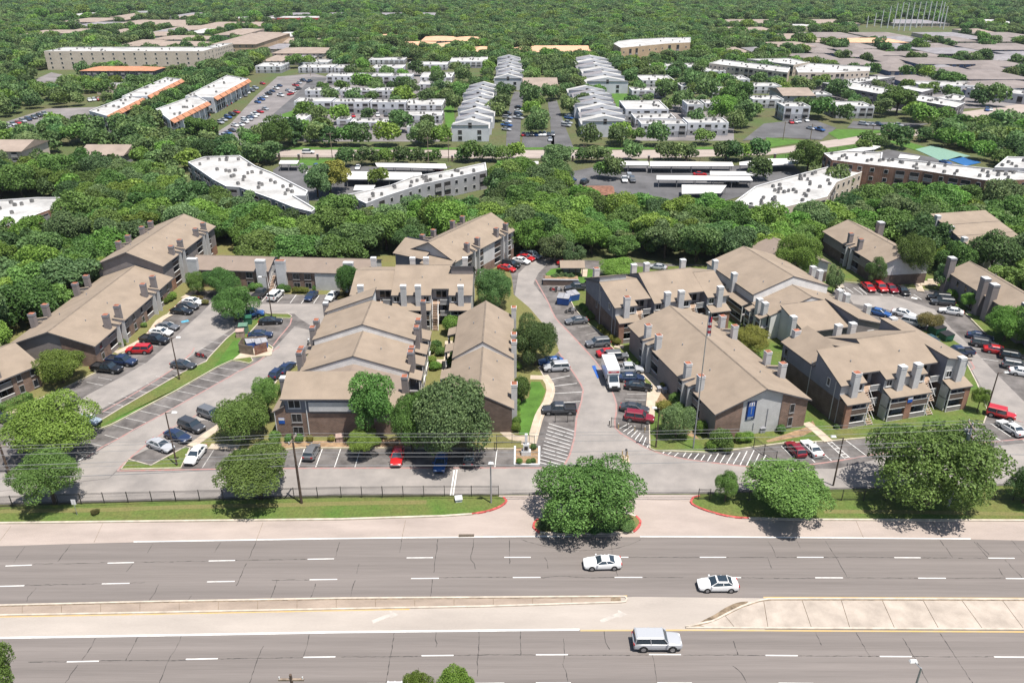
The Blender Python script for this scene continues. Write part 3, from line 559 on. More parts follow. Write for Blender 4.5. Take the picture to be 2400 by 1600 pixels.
def gable_block(B, W, L, eave, ridge, rec=(), recL=(), up="siding_taupe", low="brick_dark", zb=2.5, front=None, ov=0.45, storeys=2, fin="siding_light", capm="cap_orange", chz=8.0, frontup="siding_light", v0=0.0, roofm="roof_tan", chm="siding_taupe"):
    """long gable block: ridge along v; rec / recL are balcony recess centres on the right / left long side"""
    uc = W / 2; zf = gablez(uc, W / 2, eave, ridge); dep = 1.7
    plan = [(0, v0), (uc, v0), (W, v0)]
    def nt(c, s):
        a, b = (c - 3.9, c - 1.1), (c + 1.1, c + 3.9)
        return [a, b]
    over = {0: (frontup, low, 2.6), 1: (frontup, low, 2.6)}
    for c in sorted(rec):
        for a, b in nt(c, 1): plan += [(W, a), (W - dep, a), (W - dep, b), (W, b)]
    plan += [(W, L), (uc, L), (0, L)]
    for c in sorted(recL, reverse=True):
        for a, b in reversed(nt(c, 1)): plan += [(0, b), (dep, b), (dep, a), (0, a)]
    if front: over.update(front)
    zz = lambda u, v: zf(u, v) - .2
    B.walls(plan, zz, up, low, zb, over)
    k = (ridge - eave) / (W / 2); e = eave - k * ov
    r = B.roof([(-ov, v0 - ov, e), (uc, v0 - ov, ridge), (uc, L + ov, ridge), (-ov, L + ov, e)], m=roofm)
    r2 = B.roof([(uc, v0 - ov, ridge), (W + ov, v0 - ov, e), (W + ov, L + ov, e), (uc, L + ov, ridge)], m=roofm)
    B.ridge((uc, v0 - ov, ridge + .01), (uc, L + ov, ridge + .01), r2)
    B.vents([(uc + W * .2, v0 + (L - v0) * t, zf(uc + W * .2, 0)) for t in (.2, .45, .8)], r2); B.vents([(uc - W * .25, v0 + (L - v0) * t, zf(uc - W * .25, 0)) for t in (.3, .6)], r)
    sh = eave / storeys
    for side, cs in ((1, rec), (-1, recL)):
        for c in cs:
            X = W if side > 0 else 0.0
            x = lambda d: X + side * d
            for a, b in nt(c, side):
                q = sorted((x(-.14), x(-.02)))
                for s_ in range(storeys):
                    B.rail(q[0], q[1], a + .05, b - .05, .15 + s_ * sh, .95 if s_ else .85, "siding_taupe" if storeys == 2 else "siding_brown")
                    if s_:
                        f = sorted((x(-dep), x(-.15))); B.box("balcony_floor", f[0], f[1], a, b, s_ * sh - .1, s_ * sh + .06, "frame_grey")
                    B.window(x(-dep) + side * .03, (a + b) / 2, .2 + s_ * sh, 2.0, 1.95, 'r' if side > 0 else 'l', "frame_white")
            f = sorted((x(-1.2), x(.85)))
            for dv in (-1.1, .85):   # fin walls beside the stair
                mb = MB(); mb.box(f[0], f[1], c + dv, c + dv + .25, 0, eave + .45, fin); fo = B.add("fin_wall", mb)
                mb = MB(); mb.prism([(f[0] - .1, c + dv - .12, eave + (.85 if side > 0 else .5)), (f[1] + .1, c + dv - .12, eave + (.5 if side > 0 else .85)), (f[1] + .1, c + dv + .37, eave + (.5 if side > 0 else .85)), (f[0] - .1, c + dv + .37, eave + (.85 if side > 0 else .5))], .12, "roof_tan", "fascia"); B.add("wall_cap", mb, fo)
            for dv in (-2.2, 2.2):
                B.chimney(x(-.55), c + dv, chz, 1.1, 1.0, capm, chm, z0=eave - .6)
    return zf

def three_storey(B, W=23.6, D=16.0, mirror=False, left_clere=False, right_flat=False, capm=("cap_white",) * 4, hideback=True):
    """stacked flats: three roof sections with stair gaps, chimneys in front, balcony bays under lean-to roofs"""
    lo = "brick_dark"
    secs = [dict(u0=0, u1=8.0, n=(4.3, 8.0), zf=7.2, zr=9.2, vr=8.2), dict(u0=8.0, u1=19.35, n=(15.7, 19.35), zf=7.2, zr=10.4, vr=8.0), dict(u0=19.35, u1=W, n=None, zf=7.2, zr=9.9, vr=6.6)]
    if left_clere: secs[0].update(zr=10.0, vr=6.8)
    if right_flat: secs[2].update(zf=8.6, zr=8.6, vr=7)
    if mirror:
        for s_ in secs:
            s_['u0'], s_['u1'] = W - s_['u1'], W - s_['u0']
            if s_['n']: s_['n'] = (W - s_['n'][1], W - s_['n'][0])
        secs.reverse()
    for i, s_ in enumerate(secs):
        u0, u1, n, zf0, zr, vr = s_['u0'], s_['u1'], s_['n'], s_['zf'], s_['zr'], s_['vr']
        kf = (zr - zf0) / vr; kb = (zr - 7.0) / (D - vr)
        if right_flat and ((i == 2 and not mirror) or (i == 0 and mirror)): zt = lambda u, v, a=u0, b=u1: 9.3 - 0.9 * (u - a) / (b - a)
        else: zt = lambda u, v, kf=kf, kb=kb, zr=zr, vr=vr: (zr - kf * (vr - v)) if v <= vr else (zr - kb * (v - vr))
        cut = left_clere and i == 0
        Db = 6.8 if cut else D
        plan = [(u0, 0)]
        if n:
            if n[0] > u0 + .1: plan += [(n[0], 0), (n[0], 3.0), (n[1], 3.0)] if n[1] > u1 - .1 else [(n[0], 0), (n[0], 3.0), (n[1], 3.0), (n[1], 0), (u1, 0)]
            else: plan = [(u0, 3.0), (n[1], 3.0), (n[1], 0), (u1, 0)]
        else: plan += [(u1, 0)]
        plan += [(u1, vr), (u1, Db), (u0, Db), (u0, vr)]
        m_ = len(plan)
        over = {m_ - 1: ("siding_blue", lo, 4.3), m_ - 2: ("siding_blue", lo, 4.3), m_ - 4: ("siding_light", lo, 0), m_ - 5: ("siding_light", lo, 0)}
        zz = lambda u, v, zt=zt: zt(u, v) - .18
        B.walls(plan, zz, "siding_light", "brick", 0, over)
        o = .35
        def rp(u, v): return (u, v, zt(min(max(u, u0), u1), v))
        a, b = u0 - (o if i == 0 else .12), u1 + (o if i == 2 else .12)
        if n:
            if n[1] > u1 - .1: fr = [rp(a, -o), rp(n[0] + .1, -o), rp(n[0] + .1, 1.4), rp(b, 1.4)]
            else: fr = [rp(a, 1.4), rp(n[1] - .1, 1.4), rp(n[1] - .1, -o), rp(b, -o)]
        else: fr = [rp(a, -o), rp(b, -o)]
        flat = right_flat and ((i == 2 and not mirror) or (i == 0 and mirror))
        if flat:
            r = B.roof([rp(a, -o), rp(b, -o), rp(b, D + o), rp(a, D + o)])
            r2 = r
        else:
            r = B.roof(fr + [rp(b, vr), rp(a, vr)])
            if not cut:
                r2 = B.roof([rp(a, vr), rp(b, vr), rp(b, D + o), rp(a, D + o)]); B.ridge(rp(a, vr), rp(b, vr), r)
        B.vents([((u0 + u1) / 2, vr * .55, zt((u0 + u1) / 2, vr * .55))], r)
        if cut:   # shed wing sloping to the side wall
            zs = lambda u, v: 7.2 + (u - u0) * .52
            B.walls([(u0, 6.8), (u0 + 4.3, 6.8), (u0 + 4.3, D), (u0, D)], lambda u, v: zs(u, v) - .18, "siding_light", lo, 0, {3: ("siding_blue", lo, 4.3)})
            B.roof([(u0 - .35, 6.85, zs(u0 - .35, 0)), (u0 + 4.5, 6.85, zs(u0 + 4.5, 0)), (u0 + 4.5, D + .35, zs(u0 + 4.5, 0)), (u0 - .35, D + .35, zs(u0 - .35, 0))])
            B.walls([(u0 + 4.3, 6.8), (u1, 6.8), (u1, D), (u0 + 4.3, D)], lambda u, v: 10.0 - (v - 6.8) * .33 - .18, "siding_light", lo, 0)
            B.roof([(u0 + 4.1, 6.8, 10.0), (u1 + .1, 6.8, 10.0), (u1 + .1, D + .35, 6.95), (u0 + 4.1, D + .35, 6.95)])
        # balcony bays
        lists = [(u0, n[0])] if n and n[1] > u1 - .1 else ([(n[1], u1)] if n else [(u0, u1)])
        for (x0, x1) in lists:
            x0 += .15; x1 -= .05; vf = -1.9
            B.roof([(x0 - .15, vf - .2, 4.55), (x1 + .15, vf - .2, 4.55), (x1 + .15, .02, 5.25), (x0 - .15, .02, 5.25)], .2, name="bay_roof")
            mids = [x0, x1] if x1 - x0 < 6 else [x0, (x0 + x1) / 2, x1]
            for j, (p, q) in enumerate(zip(mids, mids[1:])):
                pw = 1.0
                if x1 - x0 < 6: piers = [(x1 - pw, x1)] if i == 2 else [(x0, x0 + pw)]
                else: piers = [(q - pw * .6, q)] if j == 0 else [(p, p + pw * .6)]
                for c0, c1 in piers: B.box("pier", c0, c1, vf, vf + .5, 0, 4.5, "brick_red")
                op = (p + .06, piers[0][0]) if piers[0][0] > p + .1 else (piers[0][1], q - .06)
                B.rail(op[0], op[1], vf + .05, vf + .17, 2.45, .95, "siding_brown"); B.rail(op[0], op[1], vf + .05, vf + .17, .15, .8, "siding_taupe")
                B.box("post", *( (op[0], op[0] + .14) if piers[0][0] > p + .1 else (op[1] - .14, op[1]) ), vf, vf + .14, 0, 4.5, "frame_white")
                B.box("mullion", (op[0] + op[1]) / 2 - .05, (op[0] + op[1]) / 2 + .05, vf + .06, vf + .14, 3.4, 4.5, "frame_grey")
                B.box("balcony_floor", p, q, vf + .2, -.01, 2.2, 2.42, "frame_grey")
                for z in (.15, 2.5): B.window((op[0] + op[1]) / 2, -.02, z, 2.0, 1.9, 'f')
            B.box("party_wall", x0, x0 + .2, vf + .5, 0, 0, 4.5, "siding_light" if not i == 0 else "brick_dark")
            B.box("party_wall", x1 - .2, x1, vf + .5, 0, 0, 4.5, "siding_light")
        # stair gap
        if n:
            g0, g1 = n
            for z in (2.4, 4.8): B.box("landing", g0 + .1, g1 - .1, .6, 3.0, z - .16, z, "step_tan"); B.rail(g0 + 1.7, g1 - .1, .55, .62, z, .9, "frame_grey")
            B.stairs(g0 + .25, g0 + 1.35, -2.0, 0.15, .6, 2.4); B.stairs(g0 + .25, g0 + 1.35, -1.6, 2.4, .6, 4.8)
            for z in (.1, 2.45, 4.85): B.window((g0 + g1) / 2 + .6, 2.97, z, 1.0, 2.0, 'f', "frame_grey", "screen_dark")
            B.window((g0 + g1) / 2, 2.97, 5.2, 2.2, 1.6, 'f')
    cu = [2.0, 10.4, 13.3, 21.7]
    if mirror: cu = [W - c for c in reversed(cu)]
    for c, k in zip(cu, capm):
        B.chimney(c, -.45, 9.2, 1.2, 1.0, k, z0=4.4); B.chimney(c, D - .3, 9.2, 1.2, 1.0, k, z0=6.6)
    for c, d in zip(cu, (1.35, -1.5, 1.5, -1.4)):
        B.window(c + d * (1 if not mirror else 1), -.02, 5.55, 1.15, 1.2, 'f')
    B.window(-.02, 3.0, 5.4, .8, 1.4, 'l'); B.window(-.02, 9.5 if not left_clere else 14.8, 3.2, .8, 1.5, 'l', "frame_grey"); B.window(-.02, 14.8, 5.0, .9, 1.4, 'l', "frame_grey")
    B.box("downpipe", -.1, -.02, 1.2, 1.3, 0, 7, "siding_light"); B.box("downpipe", -.1, -.02, 7.6, 7.7, 0, 7.4, "siding_light")

FOOT = []   # (cx, cy, angle, u0, u1, v0, v1) footprints used to keep trees off buildings
def foot(B, u0, u1, v0, v1): FOOT.append((B.o.x, B.o.y, B.a, u0, u1, v0, v1))
def inside_any(x, y, m=0.0):
    for ox, oy, a, u0, u1, v0, v1 in FOOT:
        dx, dy = x - ox, y - oy; u = dx * math.cos(a) + dy * math.sin(a); v = -dx * math.sin(a) + dy * math.cos(a)
        if u0 - m < u < u1 + m and v0 - m < v < v1 + m: return True
    return False
# ------------------------------------------------------------------ the apartment complex
# two-storey gable block with the banner
B = Bld(30.9, 102.9, 15.5, "two-storey tan-roofed block with brick and grey siding gable carrying a blue banner")
bannerB = B
W, L = 15.9, 32.6; uc = W / 2
zf = gablez(uc, uc, 5.2, 8.2)
gable_block(B, W, L, 5.2, 8.2, rec=(9.0, 24.2), recL=(8.7, 24.2), up="siding_taupe", front={0: ("siding_light", "brick", 0), 1: ("siding_light", "brick", 0)}, low="siding_taupe", zb=0, chz=8.0, chm="siding_light")
for a, b in ((0, 4.4), (11.2, W)):   # brick panels, proud of the siding
    mb = MB(); mb.box(a, b, -.09, -.002, 0, 5.0, "brick"); n_ = 6
    top = [(a + (b - a) * i / n_) for i in range(n_ + 1)]
    for p, q in zip(top, top[1:]):
        z1, z2 = zf(p, 0) - .25, zf(q, 0) - .25
        mb.face([(p, -.09, 5.0), (q, -.09, 5.0), (q, -.09, max(z2, 5.0)), (p, -.09, max(z1, 5.0))], "brick")
    B.add("brick_panel", mb)
B.window(13.2, -.1, 3.0, .85, 1.6, 'f', "frame_grey", "screen_dark"); B.window(13.2, -.1, .6, .85, 1.6, 'f', "frame_grey", "screen_dark")
for x in (8.9, 6.7): B.box("pipe", x, x + .1, -.1, -.01, .8, 4.4 if x > 8 else 2.2, "cap_grey")
foot(B, 0, W, 0, L)
# three-storey blocks
B = Bld(51.4, 107.9, 15.5, "three-storey block with tall white-capped chimneys and outside stairs behind the big roadside tree")
three_storey(B, left_clere=True, right_flat=True, capm=("cap_orange", "cap_white", "cap_white", "cap_white")); foot(B, 0, 23.6, -2, 16)
B = Bld(19.8, 138.5, 15.5, "three-storey grey-sided block with stepped tan roofs beside the blue dumpsters")
three_storey(B, capm=("cap_orange", "cap_white", "cap_white", "cap_white")); foot(B, 0, 23.6, -2, 16)
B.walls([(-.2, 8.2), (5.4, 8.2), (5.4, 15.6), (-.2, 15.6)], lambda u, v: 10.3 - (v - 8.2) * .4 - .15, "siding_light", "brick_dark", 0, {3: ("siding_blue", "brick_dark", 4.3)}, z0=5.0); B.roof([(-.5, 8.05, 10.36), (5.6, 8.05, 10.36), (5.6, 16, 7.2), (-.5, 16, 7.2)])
B = Bld(-31.8, 144.9, 0, "three-storey taupe block facing the courtyard with white-capped chimneys and stair wells")
three_storey(B, mirror=False); foot(B, 0, 23.6, -2, 16)
B.walls([(19.5, 5.3), (23.9, 5.3), (23.9, 12), (19.5, 12)], lambda u, v: 11.0 - (v - 5.3) * .5, "siding_taupe", "siding_taupe", 0, z0=7.0); B.roof([(19.3, 5.1, 11.2), (24.2, 5.1, 11.2), (24.2, 12.2, 7.7), (19.3, 12.2, 7.7)])
# stepped gable blocks (ridge along v)
def stepped(B, W, segs, lowroof=True, wall="siding_taupe", strip="siding_pale"):
    uc = W / 2
    for i, (v0, v1, ev, rd) in enumerate(segs):
        zf = gablez(uc, uc, ev, rd); zz = lambda u, v, zf=zf: zf(u, v) - .2
        B.walls([(0, v0), (uc, v0), (W, v0), (W, v1), (uc, v1), (0, v1)], zz, wall, "brick", 2.4 if i == 0 else 0, {0: (strip, "brick", 0), 1: (strip, "brick", 0)})
        k = (rd - ev) / uc; o = .35; e = ev - k * o
        r = B.roof([(-o, v0 - .08, e), (uc, v0 - .08, rd), (uc, v1 + .05, rd), (-o, v1 + .05, e)]); r2 = B.roof([(uc, v0 - .08, rd), (W + o, v0 - .08, e), (W + o, v1 + .05, e), (uc, v1 + .05, rd)])
        B.ridge((uc, v0 - .08, rd + .01), (uc, v1, rd + .01), r)
        B.vents([(uc + W * .22, (v0 + v1) / 2, zf(uc + W * .22, 0)), (uc - W * .3, v0 + 2.5, zf(uc - W * .3, 0))], r2)
    for (v0, v1, ev, rd) in segs:
        if not lowroof: break
        for x, s_ in ((W, 1), (0, -1)):
            f = sorted((x, x + s_ * 1.9)); m = (v0 + v1) / 2
            for a, b in ((v0 + .5, m - 1.0), (m + 1.0, v1 - .5)):
                hi, lo2 = 5.0, 4.4
                B.roof([(f[0] - (.25 if s_ < 0 else -.02), a, lo2 if s_ < 0 else hi), (f[1] + (.25 if s_ > 0 else -.02), a, hi if s_ < 0 else lo2), (f[1] + (.25 if s_ > 0 else -.02), b, hi if s_ < 0 else lo2), (f[0] - (.25 if s_ < 0 else -.02), b, lo2 if s_ < 0 else hi)], .18, name="bay_roof")
                q = sorted((x + s_ * 1.75, x + s_ * 1.9))
                for z, h in ((.15, .8), (2.4, .95)): B.rail(q[0], q[1], a + .1, b - .1, z, h, "siding_brown")
                B.box("balcony_floor", f[0] + .1, f[1] - .1, a + .1, b - .1, 2.15, 2.36, "frame_grey")
                for pv in (a + .05, b - .2): B.box("post", q[0], q[1], pv, pv + .15, 0, 4.35, "frame_white")
                for z in (.1, 2.45): B.window(x + s_ * .03, (a + b) / 2, z, 1.9, 1.95, 'r' if s_ > 0 else 'l')
B = Bld(-34.3, 104.0, 0, "long stepped block with three white gable strips and orange-capped chimneys along both sides")
stepped(B, 17.2, [(9.8, 19.3, 6.45, 9.2), (19.3, 30.0, 7.6, 10.5)])
B.walls([(0, 30), (8.6, 30), (8.6, 34), (0, 34)], lambda u, v: 8.2 + u * .36 - .2, "siding_pale", "brick", 0); B.roof([(-.4, 29.8, 8.06), (8.8, 29.8, 11.4), (8.8, 34.2, 11.4), (-.4, 34.2, 8.06)])
zf0 = gablez(8.6, 8.6, 5.2, 7.7)
B.walls([(0, 4.2), (17.2, 4.2), (17.2, 9.8), (8.6, 9.8), (0, 9.8)], lambda u, v: (zf0(u, v) if v > 5 else 5.5) - .2, "siding_taupe", "brick", 2.4)
B.roof([(-.3, 4.0, 5.1), (8.6, 4.0, 7.7), (8.6, 9.85, 7.7), (-.3, 9.85, 5.1)], m="roof_brown"); B.roof([(8.6, 4.0, 7.7), (17.5, 4.0, 5.1), (17.5, 9.85, 5.1), (8.6, 9.85, 7.7)], m="roof_brown")
B.walls([(-.3, 0), (11.5, 0), (11.5, 4.3), (-.3, 4.3)], lambda u, v: 7.25 + v * .42 - .15, "siding_blue", "brick", 4.4, {0: ("siding_blue", "brick", 4.4), 3: ("siding_taupe", "brick", 4.4)})
B.roof([(-.7, -.55, 7.05), (11.8, -.55, 7.05), (11.8, 4.5, 9.2), (-.7, 4.5, 9.2)])
mb = MB(); mb.box(3.4, 11.5, -.28, -.005, 4.75, 6.35, "siding_light"); B.add("siding_panel", mb); B.box("panel_shadow", 3.4, 11.6, -.12, -.004, 4.35, 4.7, "fascia")  # dark strip painted as the siding panel's shadow on the brick below
B.walls([(11.5, .6), (17.2, .6), (17.2, 4.3), (11.5, 4.3)], lambda u, v: 4.9 + v * .15, "siding_taupe", "brick", 2.4); B.roof([(11.4, .2, 4.9), (17.6, .2, 4.9), (17.6, 4.4, 5.7), (11.4, 4.4, 5.7)])
B.walls([(-1.9, -.2), (-.3, -.2), (-.3, 4.2), (-1.9, 4.2)], lambda u, v: 4.85 + (u + 1.9) * .5, "brick", "brick", 0); B.roof([(-2.3, -.4, 4.7), (-.3, -.4, 5.8), (-.3, 4.4, 5.8), (-2.3, 4.4, 4.7)], .18, name="bay_roof")
B.window(1.2, -.02, 5.2, 1.9, 1.7, 'f', "frame_white", "screen_dark"); B.window(1.3, -.02, 2.7, 1.6, 1.55, 'f', "frame_grey", "screen_dark"); B.window(1.3, -.02, .4, 1.6, 1.55, 'f', "frame_grey", "screen_dark")
B.box("downpipe", 2.9, 3.02, -.14, -.02, 0, 6.9, "cap_white"); B.box("downpipe", -1.98, -1.88, -.32, -.22, 0, 4.7, "cap_white")
for p, z in (((743, 749), 9), ((733, 766), 9), ((696, 824), 8.9), ((708, 814), 9), ((768, 709), 9), ((988, 705), 9), ((978, 748), 9), ((972, 765), 9), ((960, 813), 8.6), ((955, 823), 8.6), ((938, 881), 8.4), ((655, 884), 8.3)):
    q = B.loc(G(p[0], p[1], z)); B.chimney(17.55 if q.x > 8 else (-.6 if p != (655, 884) else -1.3), q.y, z, 1.0, 1.15, "cap_orange" if p not in ((655, 884), (768, 709)) else "cap_white", "siding_taupe", z0=0)
foot(B, -2, 19, 0, 34)
B = Bld(47.3, 148.6, 15.5, "stepped pale-gabled block between the orange-capped block and the red cars")
stepped(B, 16.9, [(-9.8, -3.2, 5.2, 8.1), (-3.2, 16, 7.0, 9.9)], wall="siding_light")
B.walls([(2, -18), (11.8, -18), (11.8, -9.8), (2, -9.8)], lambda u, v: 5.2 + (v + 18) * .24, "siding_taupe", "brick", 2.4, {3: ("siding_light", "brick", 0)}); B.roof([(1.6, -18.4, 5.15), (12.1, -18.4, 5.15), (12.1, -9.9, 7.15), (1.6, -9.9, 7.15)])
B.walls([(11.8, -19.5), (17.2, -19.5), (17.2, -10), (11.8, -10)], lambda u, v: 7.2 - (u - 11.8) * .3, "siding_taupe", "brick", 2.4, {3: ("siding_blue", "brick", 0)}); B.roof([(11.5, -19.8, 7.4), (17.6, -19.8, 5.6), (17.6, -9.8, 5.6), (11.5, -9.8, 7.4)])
B.window(15, -19.53, 3.2, 1.4, 1.3, 'f'); B.window(9, -18.03, 3.0, 1.2, 1.2, 'f'); B.window(4, -18.03, 3.0, 1.2, 1.2, 'f')
for u, v, z in ((-.6, -6.2, 7.2), (-.6, -8.2, 7.2), (.9, -15.4, 7.2), (17.4, 3, 8.8), (17.4, .6, 8.8), (17.4, -6.4, 7.2), (17.4, -8.6, 7.2), (17.7, -14.5, 7.2), (-.5, 4, 8.8), (-.5, 12, 8.8)): B.chimney(u, v, z, 1.1, 1.1, "cap_white")
foot(B, -2, 19, -20, 16)
B = Bld(60.5, 166.5, 15.5, "low tan-roofed wing set against the trees beside the pale-gabled block")
gable_block(B, 12, 14, 4.9, 7.0, roofm="roof_brown"); foot(B, 0, 12, 0, 14)
# right-hand court building, seen from above the ridge
B = Bld(-10, 105.2, 0, "narrow two-storey tan-roofed block between the courtyard walk and the bright lawn")
W = 10.0
for v0, v1, ev, rd in ((0, 16.2, 4.6, 7.1), (16.2, 34.2, 5.1, 8.1)):
    zf = gablez(5, 5, ev, rd); zz = lambda u, v, zf=zf: zf(u, v) - .2
    B.walls([(0, v0), (5, v0), (10, v0), (10, v1), (5, v1), (0, v1)], zz, "siding_taupe", "brick_dark", 2.4, {0: ("brick_dark", "brick_dark", 0), 1: ("brick_dark", "brick_dark", 0)} if v0 == 0 else {0: ("siding_pale", "brick", 0), 1: ("siding_pale", "brick", 0)})
    k = (rd - ev) / 5; o = .35; e = ev - k * o
    r = B.roof([(-o, v0 - .08, e), (5, v0 - .08, rd), (5, v1 + .05, rd), (-o, v1 + .05, e)]); r2 = B.roof([(5, v0 - .08, rd), (10 + o, v0 - .08, e), (10 + o, v1 + .05, e), (5, v1 + .05, rd)]); B.ridge((5, v0 - .08, rd + .01), (5, v1, rd + .01), r)
    B.vents([(7, v0 + 6, zf(7, 0)), (3, v0 + 10, zf(3, 0)), (7.5, v0 + 13, zf(7.5, 0))], r2)
for y in (3.0, 18.3, 21.3, 33.2): B.chimney(10.35, y, 7.2, 1.0, 1.2, "cap_orange", "siding_light")
for a in (5.0, 12.0, 22.0, 29.0):
    B.roof([(-2.0, a - 1.6, 3.9), (.02, a - 1.6, 4.5), (.02, a + 1.6, 4.5), (-2.0, a + 1.6, 3.9)], .18, name="bay_roof"); B.rail(-1.9, -1.78, a - 1.5, a + 1.5, 2.2, .95); B.rail(-1.9, -1.78, a - 1.5, a + 1.5, .15, .8); B.window(-.03, a, 2.3, 1.8, 1.8, 'l')
    for b in (a - 1.5, a + 1.35): B.box("post", -1.95, -1.8, b, b + .15, 0, 3.9, "frame_white")
foot(B, -2, 11, 0, 34)
# left blocks
B = Bld(-90.3, 128.0, -1.5, "long two-storey tan-roofed block along the left car park with orange-capped chimneys")
gable_block(B, 15.1, 33.3, 4.5, 7.1, rec=(8.9, 24.4), recL=(9, 24.4), up="siding_taupe", low="brick", zb=2.3, chz=7.4, frontup="siding_taupe", front={0: ("siding_taupe", "brick", 0), 1: ("siding_taupe", "brick", 0)})
mb = MB(); mb.box(9.2, 15.1, -.08, -.002, 0, 4.25, "brick"); zf = gablez(7.55, 7.55, 4.5, 7.1)
mb.face([(9.2, -.08, 4.25), (15.1, -.08, 4.25), (9.2, -.08, zf(9.2, 0) - .25)], "brick"); B.add("brick_panel", mb)
for v in (2.0, 15.0, 18.5, 31): B.window(15.13, v, 2.7, 1.0, 1.3, 'r', "frame_grey"); B.window(15.13, v, .6, 1.0, 1.3, 'r', "frame_grey")
foot(B, 0, 15.1, 0, 33.3)
fr = Vector((-76.0, 161.5, 0)); a = R(-3.5); o = fr - 14.5 * Vector((math.cos(a), math.sin(a), 0))
B = Bld(o.x, o.y, -3.5, "three-storey tan-roofed block with grey siding at the edge of the dense trees")
gable_block(B, 14.5, 28, 7.2, 10.1, rec=(8.6, 21.5), recL=(11, 22), storeys=3, chz=9.3, up="siding_taupe", low="brick_red", zb=2.4, frontup="siding_taupe")
B.window(11.5, -.02, 4.6, .8, 1.4, 'f'); foot(B, 0, 14.5, 0, 28)
a = R(-30); rp_ = Vector((-81.4, 120.1, 0)); o = rp_ - 12.2 * Vector((math.cos(a), math.sin(a), 0)) - 20 * Vector((-math.sin(a), math.cos(a), 0))
B = Bld(o.x, o.y, -30, "two-storey brick block with tan roof beside the clipped hedge")
gable_block(B, 12.2, 20, 4.5, 7.0, rec=(11.5,), up="brick", low="brick", zb=0, chz=7.2)
for v in (19.0, 16.6): B.window(12.23, v, 2.7, .9, 1.4, 'r', "frame_grey"); B.window(12.23, v, .5, .9, 1.4, 'r', "frame_grey")
foot(B, 0, 12.2, 0, 20)
fr = Vector((-12.6, 164.3, 0)); o = fr - 13.4 * Vector((math.cos(a), math.sin(a), 0))
B = Bld(o.x, o.y, -30, "three-storey tan-roofed block set diagonally against the woods with grey balconies")
gable_block(B, 13.4, 26, 7.2, 10.4, rec=(8.0, 20.8), recL=(8, 20.5), storeys=3, chz=9.4, up="siding_light", low="brick", zb=2.4)
B.walls([(-1.5, -2), (6.5, -2), (6.5, 3), (-1.5, 3)], lambda u, v: 7.2 + (v + 2) * .45, "siding_blue", "brick", 2.4); B.roof([(-1.9, -2.4, 7.0), (6.8, -2.4, 7.0), (6.8, 2.6, 9.3), (-1.9, 2.6, 9.3)])
B.walls([(6.5, -3), (13.4, -3), (13.4, 0), (6.5, 0)], lambda u, v: 6.4 + (v + 3) * .3, "siding_taupe", "brick", 2.4); B.roof([(6.2, -3.3, 6.3), (13.7, -3.3, 6.3), (13.7, .1, 7.4), (6.2, .1, 7.4)])
foot(B, -2, 13.4, -3, 26)
B = Bld(-67.3, 166.3, -4, "low long two-storey block with wide pale chimneys behind the row of parking stalls")
for u0, u1 in ((-5, 13.0), (14.6, 36.5)):
    zt = lambda u, v: (4.5 + v * .36 if v < 4.5 else 6.12 - (v - 4.5) * .36) - .15
    B.walls([(u0, 0), (u1, 0), (u1, 4.5), (u1, 9), (u0, 9), (u0, 4.5)], zt, "siding_light", "brick", 0, {0: ("brick", "brick", 0)})
    r = B.roof([(u0 - .2, -.4, 4.36), (u1 + .2, -.4, 4.36), (u1 + .2, 4.5, 6.12), (u0 - .2, 4.5, 6.12)], m="roof_brown"); B.roof([(u0 - .2, 4.5, 6.12), (u1 + .2, 4.5, 6.12), (u1 + .2, 9.4, 4.36), (u0 - .2, 9.4, 4.36)], m="roof_brown"); B.ridge((u0, 4.5, 6.14), (u1, 4.5, 6.14), r)
    B.vents([((u0 + u1) / 2, 2.5, 5.4), ((u0 + u1) / 2 + 5, 3, 5.5)], r)
B.walls([(13.0, 2.0), (14.6, 2.0), (14.6, 9), (13.0, 9)], lambda u, v: 5.0, "siding_light", "brick", 0)
for u in (-3.9, 11.6, 16.1, 31.4): B.chimney(u, -.35, 7.0, 2.3, 1.1, "cap_white" if u != 16.1 else "cap_orange")
B.stairs(13.1, 14.5, -2.0, .1, 2.0, 2.5, 11)
for u in (4, 8.5, 19.2, 21.8):
    for z in (.3, 2.5): B.window(u, -.03, z, 1.5, 1.5, 'f', "frame_grey")
B.box("siding_panel", 23.5, 29.0, -.25, -.004, 0, 4.2, "siding_light"); B.box("siding_panel", 0.2, 2.6, -.25, -.004, 0, 4.2, "siding_light")
foot(B, -5, 36.5, 0, 9)
# right edge blocks
B = Bld(98.6, 132.0, 3.5, "two-storey tan-roofed block with big square chimneys by the white car at the kerb")
gable_block(B, 8.8, 32, 4.9, 7.0, up="siding_taupe", low="siding_taupe", zb=0)
for v, z in ((31.5, 8.2), (19.2, 8.2), (16.2, 8.0), (6, 8)): B.chimney(-.4, v, z, 1.5, 1.7, "cap_white", "siding_taupe")
for v in (25, 28, 22.5, 11): B.window(-.03, v, 2.6, 1.0, 1.4, 'l', "frame_grey"); B.window(-.03, v, .5, 1.0, 1.4, 'l', "frame_grey")
foot(B, -1, 9, 0, 32)
B = Bld(107.5, 176.0, 12, "grey-sided block with stacked lean-to roofs half hidden in the right-hand trees")
for k_, (v0, z1) in enumerate(((0, 6.4), (5, 7.6), (10, 8.8))):
    B.walls([(0, v0), (15, v0), (15, v0 + 5), (0, v0 + 5)], lambda u, v, z1=z1, v0=v0: z1 + (v - v0) * .2, "siding_blue", "siding_light", 2.4); B.roof([(-.4, v0 - .4, z1), (15.4, v0 - .4, z1), (15.4, v0 + 5, z1 + 1.2), (-.4, v0 + 5, z1 + 1.2)]); B.chimney(-.2, v0 + 2.5, z1 + 1.5, 1.2, 1.2, "cap_white")
